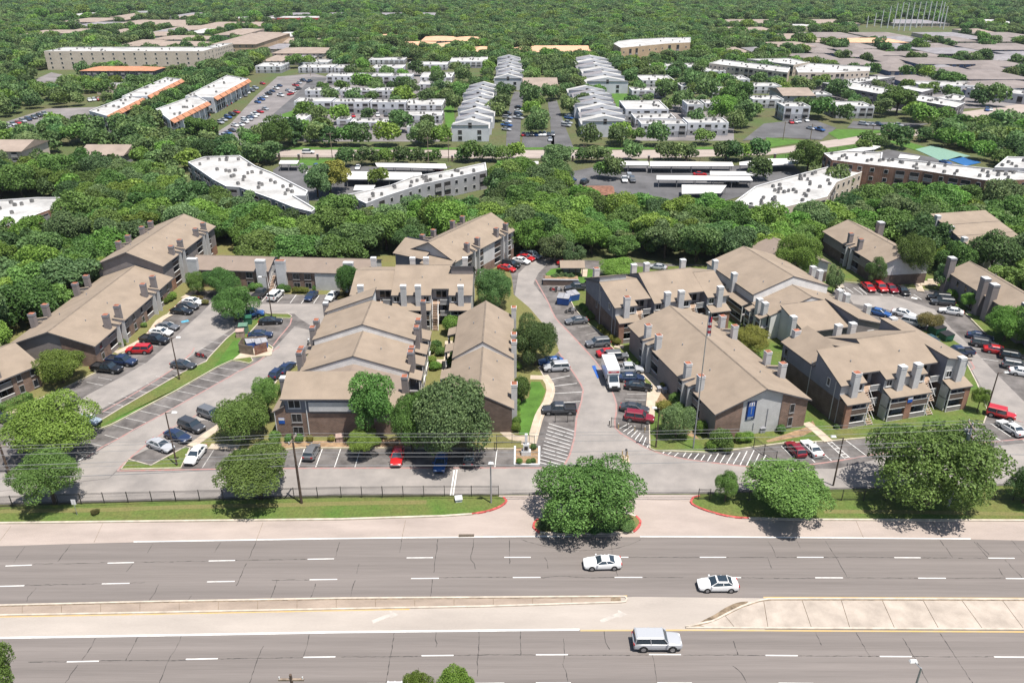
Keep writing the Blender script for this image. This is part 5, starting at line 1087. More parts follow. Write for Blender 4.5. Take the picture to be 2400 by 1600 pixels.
TRUNK = [trunk_mesh("trunk", i, ZC) for i in range(4)]
TRUNKP = trunk_mesh("trunk", 9, ZC, "bark_pale")
rt = random.Random(21)
def tree(p, rad, hk, leaf, label, group=None, mesh=None, tr=None, name="broadleaf_tree", rz=None, lift=1.0):
    """p: ground point, rad: crown radius (m), hk: vertical stretch"""
    root = empty(name, (p[0], p[1], 0.1), rt.uniform(0, 6.28) if rz is None else rz, label, "tree", group); root.scale = (rad, rad, rad * hk)
    c = link("crown", mesh or rt.choice(CROWN), root, (0, 0, ZC * lift), (0, 0, rt.uniform(0, 6.28))); override_mat(c, 0, leaf)
    link("trunk", tr or rt.choice(TRUNK), root, (0, 0, 0), None, (1, 1, lift))
    return root
def shrub(px, py, w, h, leaf, label, mesh=None, group=None, z=.12, name="shrub"):
    p = G(px, py, z); root = empty(name, (p.x, p.y, z), rt.uniform(0, 6.28), label, "shrub", group)
    c = link("foliage", mesh or rt.choice(SHRUB), root, (0, 0, h * .5), None, (w / 2, w / 2, h / 2 / .85)); override_mat(c, 0, leaf)
    mb = MB(); mb.tube((0, 0, -.05), (0, 0, h * .45), .06, .04, "bark", 6); link("stem", mb.mesh("stem"), root); return root
def tree_px(bx, by, wpx, top, leaf, label, group=None, **k):
    """ground pixel, crown width in pixels, pixel row of the crown top"""
    p = G(bx, by); d = p.y * cT + H_CAM * sT; mpp = d / F_PX; rad = wpx * mpp / 2
    # height so that the crown top projects to row `top`
    lo, hi = 1.0, 40.0
    for _ in range(40):
        m_ = (lo + hi) / 2
        if PX(p.x, p.y, m_)[1] > top: lo = m_
        else: hi = m_
    k.pop("lift", 0); k["mesh"] = k.get("mesh") or rt.choice(CROWN); al = math.atan2(H_CAM - 5, p.y); asp = k.pop("asp", .9)
    while asp > .34:
        c = lo - math.sqrt((rad * .95 * math.tan(al)) ** 2 + (asp * rad) ** 2)
        if c > asp * rad * .95 + .5: break
        asp -= .03
    c = max(c, asp * rad * .8)
    return tree_c(p, rad, c, asp, leaf, label, group, **k)
def tree_c(p, rad, c, asp, leaf, label, group=None, mesh=None, tr=None):
    """crown of radius rad, half-height asp*rad, centred at height c"""
    root = empty("broadleaf_tree", (p[0], p[1], 0.1), rt.uniform(0, 6.28), label, "tree", group); root.scale = (rad, rad, rad); sz = asp / mesh["hz"]
    o = link("crown", mesh, root, (0, 0, c / rad - mesh["zm"] * sz), (0, 0, rt.uniform(0, 6.28)), (1, 1, sz)); override_mat(o, 0, leaf)
    link("trunk", tr or rt.choice(TRUNK), root, (0, 0, 0), None, (1, 1, c / rad / ZC)); return root
def tree_box(x0, x1, top, bot, base, leaf, label, group=None, mesh=None, tr=None):
    """crown bounding box in pixels plus the pixel row of the trunk foot"""
    cx, cyr = (x0 + x1) / 2, (top + bot) / 2; y = G(cx, base).y
    c = max(zsolve_(0, y, cyr), 1.0); d = y * cT - (c - H_CAM) * sT; mpp = d / F_PX; x = (cx - CX) * mpp
    al = math.atan2(H_CAM - c, y); a = (x1 - x0) / 2 * mpp; hh = (bot - top) / 2 * mpp
    q = max(hh ** 2 - (a * .93 * math.sin(al)) ** 2, (.30 * a) ** 2); bb = math.sqrt(q) / math.cos(al); bb = min(bb, c * .9) * .68; c *= 1.03
    return tree_c((x, y), a * .93, c, bb / a, leaf, label, group, mesh=mesh or rt.choice(CROWN), tr=tr)
def zsolve_(x, y, row):
    lo, hi = -5.0, 60.0
    for _ in range(40):
        m_ = (lo + hi) / 2
        if PX(x, y, m_)[1] > row: lo = m_
        else: hi = m_
    return lo
tree_box(1252, 1517, 1052, 1246, 1226, "leaf_mid", "large round live oak on the red-kerbed driveway island", mesh=CROWN[1])
tree_box(500, 698, 1030, 1158, 1168, "leaf_mid", "spreading tree on the verge beside the wooden utility pole", mesh=CROWN[3])
tree_box(22, 190, 1040, 1172, 1181, "leaf_mid", "tree growing through the left end of the verge fence", mesh=CROWN[2])
tree_box(-5, 224, 903, 1072, 1062, "leaf_bright", "broad tree shading the left car park entrance", mesh=CROWN[0])
tree_box(585, 662, 874, 962, 985, "leaf_mid", "leafy tree standing against the left wall of the stepped block", mesh=CROWN[2])
tree_box(500, 635, 918, 1028, 1030, "leaf_mid", "lower leafy tree on the lawn before the brick corner", mesh=CROWN[4])
tree_box(810, 930, 852, 1012, 1038, "leaf_mid", "tall narrow tree against the brick front wall", mesh=TALL)
tree_box(905, 1020, 900, 1058, 1060, "leaf_mid", "mid-sized tree filling the gap before the courtyard", mesh=CROWN[0])
tree_box(928, 1165, 868, 1072, 1070, "leaf_grey", "very wide grey-green oak before the courtyard", mesh=CROWN[3])
tree_box(808, 892, 1000, 1060, 1068, "leaf_bright", "small bright tree at the foot of the tall narrow tree", mesh=CROWN[2])
tree_box(1195, 1316, 716, 860, 856, "leaf_dark", "dense dark round tree beside the bright lawn", mesh=CROWN[0])
tree_box(1106, 1205, 613, 722, 722, "leaf_dark", "dark round tree at the end of the three-storey taupe block", mesh=CROWN[2])
tree_box(488, 602, 660, 750, 752, "leaf_mid", "round tree in the left car park shading a blue pickup", mesh=CROWN[0])
tree_box(470, 563, 622, 690, 694, "leaf_mid", "tree between the low long block and the car park", mesh=CROWN[1])
tree_box(433, 485, 628, 688, 690, "leaf_mid", "small tree at the corner of the low long block", mesh=CROWN[2])
tree_box(780, 852, 610, 690, 698, "leaf_mid", "tree at the right end of the low long block", mesh=CROWN[1])
tree_box(1674, 1735, 1096, 1168, 1176, "leaf_mid", "small upright tree by the short black fence", mesh=CROWN[2])
tree_box(1732, 1956, 1070, 1212, 1206, "leaf_mid", "wide feathery tree leaning over the right verge", mesh=CROWN[3])
tree_box(2048, 2358, 958, 1198, 1186, "leaf_mid", "huge tree around the tall utility pole on the right verge", mesh=CROWN[1])
tree_box(2365, 2460, 1082, 1180, 1180, "leaf_dark", "dark tree at the right edge of the verge", mesh=CROWN[0])
tree_box(1705, 1806, 753, 830, 838, "leaf_yellow", "olive-green round tree between two tan-roofed blocks", mesh=CROWN[2])
tree_box(1661, 1757, 592, 674, 684, "leaf_dark", "dark tree behind the grey-sided three-storey block", mesh=CROWN[0])
tree_box(1813, 1930, 535, 652, 668, "leaf_bright", "tall bright tree rising behind the pale-gabled block", mesh=CROWN[2])
tree_box(1935, 1980, 612, 684, 690, "leaf_grey", "grey-leaved tree beside the parked red cars", mesh=LOOSE, tr=TRUNKP)
tree_box(2100, 2192, 540, 640, 665, "leaf_mid", "tall tree by the path behind the red parked cars", mesh=CROWN[4])
tree_box(2030, 2084, 594, 664, 668, "leaf_dark", "dark slim tree beside the brick wall behind the red cars", mesh=CROWN[2])
tree_box(2188, 2240, 612, 674, 680, "leaf_grey", "bare grey-twigged tree by the steps", mesh=LOOSE, tr=TRUNKP)
tree_box(2252, 2300, 682, 724, 728, "leaf_bright", "small bright tree beside the big square chimney", mesh=CROWN[2])
tree_box(2150, 2212, 730, 770, 774, "leaf_red", "bush-like tree with red flowers by the silver SUV", mesh=CROWN[4])
tree_box(2278, 2322, 902, 956, 966, "leaf_bright", "small bright tree by the right-hand lamp post", mesh=CROWN[2])
tree_box(2312, 2420, 702, 800, 800, "leaf_bright", "large bright tree on the right-hand lawn", mesh=CROWN[0])
tree_box(2385, 2500, 730, 830, 830, "leaf_mid", "large tree at the right edge of the lawn", mesh=CROWN[1])
tree_box(78, 196, 812, 896, 898, "leaf_bright", "pale bushy tree between the brick block and the long block", mesh=CROWN[4])
tree_box(1034, 1084, 735, 780, 784, "leaf_bright", "small round tree in the courtyard", mesh=BALL)
tree_box(1199, 1245, 874, 942, 944, "leaf_mid", "clipped ball tree on the bright lawn", mesh=BALL)
tree_box(1545, 1632, 940, 1022, 1024, "leaf_grey", "bushy small tree in the bed beside the flagpole", mesh=CROWN[4])
tree_box(1395, 1500, 598, 655, 656, "leaf_bright", "bright round tree behind the grey-sided block's chimneys", mesh=CROWN[0])
tree_box(1315, 1375, 560, 622, 628, "leaf_grey", "grey leaning tree over the mail kiosk", mesh=LOOSE, tr=TRUNKP)
tree_box(1258, 1345, 535, 608, 612, "leaf_grey", "pale spreading tree at the head of the drive", mesh=LOOSE, tr=TRUNKP)
tree_px(20, 1720, 120, 1500, "leaf_mid", "tree at the near roadside whose crown enters the lower left corner")
tree_px(985, 1720, 72, 1568, "leaf_bright", "young tree at the near roadside beside a white vehicle")
tree_px(1075, 1725, 92, 1562, "leaf_bright", "second young tree at the near roadside")
# shrubs
def sh(lst, leaf, lab, w, h, mesh=None, grp=None):
    for x, y in lst: shrub(x, y, w, h, leaf, lab, mesh, grp)
sh([(384, 712), (396, 706), (405, 700)], "leaf_bright", "bright green shrub in the strip by the far end of the long block", 2.0, 1.5, None, "bright shrubs by the long block")
sh([(286, 810)], "leaf_mid", "round green bush at the walk beside the red SUV", 1.7, 1.4, BALL); sh([(339, 766)], "leaf_mid", "small bush beneath the long block's middle windows", 1.3, 1.0)
sh([(594, 681), (606, 680)], "leaf_mid", "dark green bush left of the outside stair", 2.2, 1.6, None, "bushes left of the stair"); sh([(661, 683), (673, 684)], "leaf_mid", "green bush right of the outside stair", 1.9, 1.6, None, "bushes right of the stair"); sh([(694, 686), (706, 686), (716, 686)], "leaf_yellow", "bright yellow-green bush before the low block's windows", 1.9, 1.4, None, "yellow-green bushes before the low block"); sh([(737, 684)], "leaf_mid", "small upright bush before the pale siding panel", .9, 1.5)
sh([(648, 1038)], "leaf_mid", "green bush at the brick corner beside the lower tree", 2.0, 2.0); sh([(678, 1034), (702, 1034)], "leaf_mid", "round bush below the ground floor window", 1.4, 1.2, BALL, "round bushes below the front window"); sh([(728, 1034)], "leaf_yellow", "yellowish bush at the foot of the brick front wall", 1.2, 1.2); sh([(776, 1034)], "leaf_yellow", "small yellow-green bush at the brick front wall by the air conditioner", 1.1, 1.1)
sh([(1584, 948)], "leaf_mid", "round dark shrub against the banner block's balconies", 2.4, 2.2, BALL); sh([(1553, 962)], "leaf_yellow", "yellow-green shrub at the end of the planted bed", 2.6, 1.9); sh([(1590, 968), (1612, 975)], "leaf_bright", "bright rounded shrub in the planted bed", 2.0, 1.8, BALL, "bright rounded shrubs in the bed"); sh([(1643, 1015)], "leaf_bright", "round bright shrub by the flagpole", 2.1, 2.2, BALL)
sh([(1688, 1050)], "leaf_mid", "large clipped shrub before the banner wall", 3.4, 3.2, BALL); sh([(1669, 1055)], "leaf_bright", "low bright shrub before the large clipped one", 1.9, 1.6, BALL); sh([(1703, 1057)], "leaf_mid", "clipped shrub right of the large one", 2.0, 1.8, BALL); sh([(1735, 1035), (1750, 1033)], "leaf_bright", "loose shrub under the banner", 1.9, 1.7, None, "loose shrubs under the banner"); sh([(1829, 1014)], "leaf_mid", "small shrub at the brick corner below two windows", 1.5, 1.3)
sh([(1364, 722), (1372, 731), (1380, 740), (1387, 748)], "leaf_bright", "clipped hedge section along the shaded left wall of the grey-sided block", 1.5, 1.2, SHRUB[0], "clipped hedge beside the grey-sided block"); sh([(1406, 774), (1414, 782), (1424, 790), (1436, 800), (1446, 808)], "leaf_yellow", "low yellow-green shrub in the strip beside the parked grey SUV", 1.6, 1.3, None, "yellow-green shrubs by the grey SUV")
sh([(1551, 912)], "leaf_yellow", "little round topiary by the walk to the banner block", 1.0, 1.3, BALL); sh([(1495, 858)], "leaf_mid", "little bush at the start of the planted walk", .9, 1.1, BALL)
sh([(1209, 952), (1209, 966), (1210, 981), (1210, 996), (1210, 1010)], "leaf_bright", "bright hedge section along the narrow block's lawn side", 1.6, 1.6, SHRUB[1], "bright hedge along the lawn"); sh([(1210, 868)], "leaf_bright", "bright bush beside the dense dark tree", 2.0, 1.6)
sh([(1022, 818), (1012, 826), (1032, 832)], "leaf_mid", "courtyard shrub left of the walk", 2.2, 1.7, None, "courtyard shrubs left of the walk"); sh([(1012, 852), (1020, 865)], "leaf_bright", "bright courtyard shrub by the side path", 2.2, 1.5, None, "bright courtyard shrubs"); sh([(1060, 858), (1066, 842), (1072, 870)], "leaf_mid", "courtyard shrub right of the walk", 1.9, 1.9, None, "courtyard shrubs right of the walk")
sh([(1300, 657), (1312, 656), (1326, 656), (1338, 657)], "leaf_grey", "straggly plant on top of the stone planter wall", 1.8, 1.9, LOOSE, "plants on the planter wall"); sh([(2232, 698)], "leaf_bright", "rounded bush by the black SUVs", 2.6, 1.9); sh([(1960, 1003)], "leaf_mid", "small weed bush at the foot of the shaded brick wall", 1.0, .7); sh([(224, 1204)], "leaf_red", "brown dead bush on the verge", 1.1, .8, LOOSE)
sh([(1217, 1086)], "leaf_mid", "small bush in the left corner of the white-edged planter", 1.0, 1.0); sh([(1250, 1084), (1240, 1086)], "leaf_mid", "small bush along the front of the white-edged planter", .9, .8, None, "bushes along the planter front"); sh([(1251, 1052)], "leaf_dark", "dark bush at the back corner of the white-edged planter", 1.0, .9)
sh([(1280, 1234), (1310, 1240), (1345, 1242), (1390, 1243), (1430, 1241), (1470, 1236)], "leaf_dark", "low dark ground shrub beneath the driveway island oak", 2.4, .9, None, "low shrubs under the island oak")
sh([(2080, 1015), (2100, 1010), (2125, 1008)], "leaf_mid", "low shrub before the three-storey block's ground floor balconies", 1.8, 1.1, None, "low shrubs before the balconies")
sh([(805, 698), (818, 697), (800, 704)], "leaf_red", "dark reddish shrub at the end of the parking row", 1.7, 1.2, None, "reddish shrubs at the parking row end")
sh([(470, 704), (482, 712), (455, 702)], "leaf_red", "reddish ground shrub under the corner tree", 1.7, 1.0, None, "reddish shrubs under the corner tree")
# clipped box hedge at the far left
p = G(40, 950, .1); root = empty("hedge", p, R(60), "long clipped box hedge before the brick block", "hedge")
rg = np.random.default_rng(5); n = 3600; q = rg.uniform(-1, 1, (n, 3)); ax = rg.integers(0, 3, n); q[np.arange(n), ax] = np.sign(q[np.arange(n), ax]) * rg.uniform(.88, 1.05, n); q *= np.array([2.4, .8, .6]); q[:, 2] += .65
nr = rg.normal(size=(n, 3)); nr /= np.linalg.norm(nr, axis=1)[:, None]; t = np.cross(nr, rg.normal(size=(n, 3))); t /= np.linalg.norm(t, axis=1)[:, None]; b_ = np.cross(nr, t); s = .085
v = np.stack([q - t * s, q - b_ * s, q + t * s, q + b_ * s], 1).reshape(-1, 3); me = bpy.data.meshes.new("foliage"); me.from_pydata(v.tolist(), [], np.arange(n * 4).reshape(-1, 4).tolist()); at = me.attributes.new("tone", 'FLOAT', 'FACE'); at.data.foreach_set("value", rg.random(n).astype(np.float32)); me.materials.append(MAT["leaf_mid"]); link("foliage", me, root)
# ------------------------------------------------------------------ mid and far neighbourhood
def in_poly(x, y, P):
    c = False; n = len(P); j = n - 1
    for i in range(n):
        if (P[i][1] > y) != (P[j][1] > y) and x < (P[j][0] - P[i][0]) * (y - P[i][1]) / (P[j][1] - P[i][1]) + P[i][0]: c = not c
        j = i
    return c
BPOLY = []      # world polygons where no tree may stand
def zsolve(x, y, row):
    lo, hi = 0.0, 60.0
    for _ in range(40):
        m_ = (lo + hi) / 2
        if PX(x, y, m_)[1] > row: lo = m_
        else: hi = m_
    return lo
def inset(P, d):
    n = len(P); out = []
    for i in range(n):
        a, b, c = Vector(P[i - 1]), Vector(P[i]), Vector(P[(i + 1) % n])
        e1 = (b - a).normalized(); e2 = (c - b).normalized(); n1 = Vector((-e1.y, e1.x)); n2 = Vector((-e2.y, e2.x)); m_ = (n1 + n2)
        if m_.length < .2: m_ = n1
        m_.normalize(); k = d / max(.35, m_.dot(n1)); out.append(tuple(b + m_ * k))
    return out
SWIN = {}
def simple_window(w, h, frame="frame_white", pane="glass_dark", rail=False):
    k = (w, h, frame, pane, rail)
    if k not in SWIN:
        mb = MB(); mb.box(-w / 2, w / 2, -.06, .0, 0, h, frame); mb.face([(-w / 2 + .1, -.07, .1), (w / 2 - .1, -.07, .1), (w / 2 - .1, -.07, h - .1), (-w / 2 + .1, -.07, h - .1)], pane)
        if rail: mb.box(-w / 2, w / 2, -.35, -.25, 0, .95, "frame_grey"); mb.box(-w / 2, w / 2, -.35, -.07, -.1, .0, "frame_white")
        SWIN[k] = mb.mesh("window")
    return SWIN[k]
rb = random.Random(11)
def poly_block(P, h, label, wall="stucco_white", roof="membrane", storeys=2, ac=6, sp=3.4, low=None, wins=True, group=None, name="apartment_building", balc=.3, parapet=.45, cat="apartment building", z0=0.0):
    """flat-roofed building from a world footprint"""
    n = len(P); ar = sum(P[i][0] * P[(i + 1) % n][1] - P[(i + 1) % n][0] * P[i][1] for i in range(n))
    if ar < 0: P = P[::-1]
    cx, cy = sum(p[0] for p in P) / n, sum(p[1] for p in P) / n
    root = empty(name, (cx, cy, 0), 0, label, cat, group); L = [(p[0] - cx, p[1] - cy) for p in P]; BPOLY.append(P)
    mb = MB(); zb = h * .5 if low else 0
    for i in range(n):
        p, q = L[i], L[(i + 1) % n]
        if low: mb.face([(*p, z0), (*q, z0), (*q, zb), (*p, zb)], low)
        mb.face([(*p, zb), (*q, zb), (*q, h + parapet), (*p, h + parapet)], wall)
    link("wall", mb.mesh("wall"), root)
    I = inset(L, .35); mb = MB(); mb.face([(*p, h) for p in L], roof)
    ro = link("roof", mb.mesh("roof", tri=True), root); mb = MB()
    for i in range(n):
        p, q, r, s = L[i], L[(i + 1) % n], I[(i + 1) % n], I[i]
        mb.face([(*p, h + parapet), (*q, h + parapet), (*r, h + parapet), (*s, h + parapet)], "cap_white"); mb.face([(*s, h + parapet), (*r, h + parapet), (*r, h + .01), (*s, h + .01)], roof)
    link("parapet", mb.mesh("parapet"), ro)
    k = 0; t = 0
    while k < ac * 1.4 and t < 400:
        t += 1; x = rb.uniform(min(p[0] for p in L), max(p[0] for p in L)); y = rb.uniform(min(p[1] for p in L), max(p[1] for p in L))
        if in_poly(x, y, inset(L, 1.2)):
            if "ac" not in SWIN:
                m2 = MB(); m2.box(-.42, .42, -.38, .38, .05, .85, "ac_unit"); m2.tube((0, 0, .85), (0, 0, .9), .32, .32, "slot_dark", 10); SWIN["ac"] = m2.mesh("rooftop_unit")
            link("rooftop_unit", SWIN["ac"], ro, (x, y, h), (0, 0, rb.uniform(0, 3))); k += 1
    if wins:
        for i in range(n):
            p, q = Vector(L[i]), Vector(L[(i + 1) % n]); e = q - p; ln = e.length
            if ln < 3.5: continue
            nn = Vector((e.y, -e.x)).normalized(); mid = (p + q) / 2 + Vector((cx, cy))
            if nn.dot(-mid) / mid.length < .05: continue
            cnt = max(1, int(ln / sp)); a = math.atan2(e.y, e.x)
            for c_ in range(cnt):
                kind = rb.random()
                for s_ in range(storeys):
                    pos = p + e * ((c_ + .5) / cnt) + nn * .01; hh = h / storeys
                    if kind < balc: o = link("balcony", simple_window(min(2.6, sp * .8), hh * .82, "frame_grey", "screen_dark", True), root, (pos.x, pos.y, s_ * hh + .1), (0, 0, a))
                    else: o = link("window", simple_window(1.3, 1.3), root, (pos.x, pos.y, s_ * hh + hh * .32), (0, 0, a))
    return root
def rect_px(x0, x1, yt, yf, yb):
    a, b = G(x0, yb), G(x1, yb); y = (a.y + b.y) / 2; xm = (x0 + x1) / 2
    h = zsolve(G(xm, yb).x, y, yf); yk = G(xm, yt, h).y
    return a.x, b.x, y, max(yk, y + 5), h
def flat_px(x0, x1, yt, yf, yb, label, **k):
    xa, xb, y0, y1, h = rect_px(x0, x1, yt, yf, yb); h = min(max(h, 3.2), 13)
    return poly_block([(xa, y0), (xb, y0), (xb, y1), (xa, y1)], h, label, **k)
def pitched_px(x0, x1, yt, yf, yb, label, roof="roof_far_tan", wall="stucco_blue", storeys=2, hip=True, group=None, name="apartment_building", sp=4.5, rise=2.2, cat="apartment building"):
    xa, xb, y0, y1, h = rect_px(x0, x1, yt, yf, yb); h = min(max(h, 3.0), 9); y1 = max(y1, y0 + 10)
    rise = min(rise, (y1 - y0) * .2)
    cx, cy = (xa + xb) / 2, (y0 + y1) / 2; root = empty(name, (cx, cy, 0), 0, label, cat, group); hx, hy = (xb - xa) / 2, (y1 - y0) / 2; BPOLY.append([(xa, y0), (xb, y0), (xb, y1), (xa, y1)])
    mb = MB(); P = [(-hx, -hy), (hx, -hy), (hx, hy), (-hx, hy)]
    for i in range(4): p, q = P[i], P[(i + 1) % 4]; mb.face([(*p, 0), (*q, 0), (*q, h), (*p, h)], wall)
    if not hip:
        for sx in (-1, 1): mb.face([(sx * hx, -hy, h), (sx * hx, hy, h), (sx * hx, 0, h + rise)], wall)
    link("wall", mb.mesh("wall"), root)
    o = .6; r = min(hx * .8, hy) if hip else -o; mb = MB()
    A = [(-hx - o, -hy - o, h - .1), (hx + o, -hy - o, h - .1), (hx + o, hy + o, h - .1), (-hx - o, hy + o, h - .1)]; T = [(-hx + r, 0, h + rise), (hx - r, 0, h + rise)]
    mb.face([A[0], A[1], T[1], T[0]], roof); mb.face([A[2], A[3], T[0], T[1]], roof); mb.face([A[1], A[2], T[1]], roof); mb.face([A[3], A[0], T[0]], roof); mb.face(A[::-1], "fascia")
    link("roof", mb.mesh("roof"), root)
    cnt = max(1, int(2 * hx / sp))
    for c_ in range(cnt):
        k = rb.random()
        for s_ in range(storeys):
            hh = h / storeys; link("window", simple_window(2.2 if k < .4 else 1.3, hh * .75 if k < .4 else 1.3, "frame_white", "screen_dark" if k < .4 else "glass_dark", k < .4), root, (-hx + 2 * hx * (c_ + .5) / cnt, -hy - .01, s_ * hh + (hh * .1 if k < .4 else hh * .3)), (0, 0, 0))
    return root
def wp(px, z): return [tuple(G(x, y, z).xy) for x, y in px]
# ---- ground of the middle distance
def band2(name, a, b, z, m): return sheet(name, a + b[::-1], z, m)
back_road_u = [(540, 352), (640, 351), (1100, 352), (1500, 352), (1800, 350), (1900, 336), (2000, 320), (2093, 311), (2200, 296), (2420, 268)]
back_road_l = [(540, 366), (640, 368), (1100, 371), (1500, 372), (1800, 363), (1900, 352), (2000, 338), (2093, 325), (2200, 312), (2420, 288)]
band2("back_road", back_road_u, back_road_l, 0.02, "concrete")
KEEP = [back_road_u + back_road_l[::-1]]
for nm, px, m in (("car_park", [(640, 398), (660, 386), (760, 384), (900, 392), (1060, 390), (1000, 408), (960, 435), (900, 438), (800, 470), (700, 470), (640, 420)], "asphalt_dark"), ("car_park", [(1300, 410), (1400, 390), (1740, 388), (1860, 386), (1890, 420), (1780, 448), (1700, 470), (1500, 478), (1330, 450)], "asphalt_dark"),
                  ("car_park", [(470, 335), (540, 290), (600, 225), (650, 180), (735, 172), (765, 180), (720, 240), (640, 300), (560, 345)], "asphalt_far"), ("side_street", [(628, 278), (690, 225), (732, 180), (768, 183), (692, 264), (640, 294)], "asphalt_dark"),
                  ("side_street", [(1186, 345), (1188, 290), (1196, 240), (1205, 215), (1228, 215), (1222, 260), (1218, 345)], "asphalt_dark"), ("side_street", [(1292, 348), (1290, 290), (1284, 240), (1305, 235), (1322, 290), (1345, 348)], "asphalt_dark"), ("car_park", [(1222, 348), (1226, 312), (1298, 312), (1300, 348)], "asphalt_dark"),
                  ("car_park", [(2000, 372), (2080, 350), (2220, 375), (2260, 392), (2080, 378)], "asphalt_dark"), ("car_park", [(1740, 330), (1790, 290), (1900, 278), (1960, 300), (1925, 328), (1830, 322)], "asphalt_dark"), ("car_park", [(1985, 300), (2000, 284), (2180, 290), (2100, 306)], "asphalt_dark"),
                  ("car_park", [(-60, 330), (0, 290), (110, 255), (250, 250), (210, 285), (60, 320)], "asphalt_far"), ("car_park", [(40, 205), (120, 170), (220, 190), (120, 215)], "asphalt_far"), ("car_park", [(790, 267), (1000, 262), (1000, 275), (790, 282)], "asphalt_far"), ("side_street", [(2170, 275), (2260, 262), (2420, 240), (2420, 262), (2260, 285)], "concrete"), ("car_park", [(2060, 178), (1880, 192), (1960, 206), (2100, 186)], "asphalt_far"), ("car_park", [(600, 118), (620, 90), (700, 100), (690, 115)], "concrete_walk")):
    sheet(nm, px, 0.03 if m != "asphalt_dark" else 0.06, m); KEEP.append(px)
for px in ([(690, 372), (795, 372), (790, 389), (680, 388)], [(1805, 366), (2010, 338), (2018, 346), (1840, 372), (1805, 375)], [(1795, 322), (1905, 331), (1800, 346)], [(1940, 312), (1962, 303), (2085, 306), (1965, 327)], [(640, 345), (1100, 346), (1800, 344), (1800, 350), (640, 351)], [(1430, 215), (1470, 215), (1480, 255), (1450, 258)], [(2075, 330), (2120, 330), (2225, 362), (2190, 366)], [(660, 268), (690, 258), (700, 266), (665, 285)], [(1040, 250), (1064, 246), (1066, 300), (1045, 300)]):
    sheet("lawn", px, 0.08, "grass_lush"); KEEP.append(px)
KEEP_T = [[(690, 368), (780, 372), (790, 389), (680, 388)]]
for px, m in (([(2145, 350), (2185, 341), (2275, 366), (2205, 377)], "court_green"), ([(2222, 374), (2250, 366), (2300, 381), (2264, 389)], "pool_blue")): sheet("court" if m == "court_green" else "court_apron", px, 0.1, m); KEEP.append(px)
for px in ([(640, 300), (770, 172), (965, 165), (1060, 170), (1030, 332), (700, 332)], [(1460, 235), (1620, 230), (1720, 262), (1720, 330), (1490, 330)], [(1880, 200), (2420, 120), (2420, 250), (2000, 262)]): sheet('paved_court', px, .012, 'asphalt_far')
# ---- white-roofed flats beyond the woods
FLATS = "flat-roofed white apartment blocks"
poly_block(wp([(441, 383), (480, 370), (562, 367), (600, 392), (640, 408), (722, 450), (716, 462), (690, 462), (740, 492), (730, 500), (690, 490), (640, 470), (561, 442), (530, 440), (500, 424)], 7), 7, "white-roofed stepped block with blue-grey walls left of the covered parking", "stucco_grey", "membrane", 3, 22, balc=.4)
poly_block(wp([(814, 459), (916, 437), (965, 417), (1044, 404), (1138, 384), (1141, 402), (993, 434), (906, 462), (858, 480)], 5.5), 5.5, "long white-roofed block running behind the woods toward the covered parking", "stucco_grey", "membrane", 2, 16)
poly_block(wp([(1718, 478), (1769, 440), (1800, 431), (1884, 408), (1943, 393), (2019, 390), (2020, 406), (1960, 430), (1938, 464), (1838, 489), (1800, 492)], 5.5), 5.5, "white-roofed block with many rooftop units right of the covered parking", "stucco_cream", "membrane", 2, 26)
poly_block(wp([(1930, 362), (1984, 356), (2068, 360), (2066, 374), (2132, 378), (2208, 386), (2420, 408), (2420, 424), (2310, 426), (2193, 408), (2162, 403), (2030, 388), (1950, 378)], 8.0), 8.0, "long white-roofed block with brick panels beside the green court", "brick_red", "membrane", 3, 24, balc=.5)
poly_block(wp([(-60, 478), (0, 472), (87, 466), (158, 466), (143, 485), (90, 505), (28, 533), (-60, 545)], 5.5), 5.5, "white-roofed block at the left edge above the dense trees", "brick_red", "membrane", 3, 10)
poly_block(wp([(2330, 395), (2420, 398), (2420, 372), (2360, 370)], 9.0), 9.0, "small white-roofed block behind the long brick-panelled one", "stucco_grey", "membrane", 3, 3)
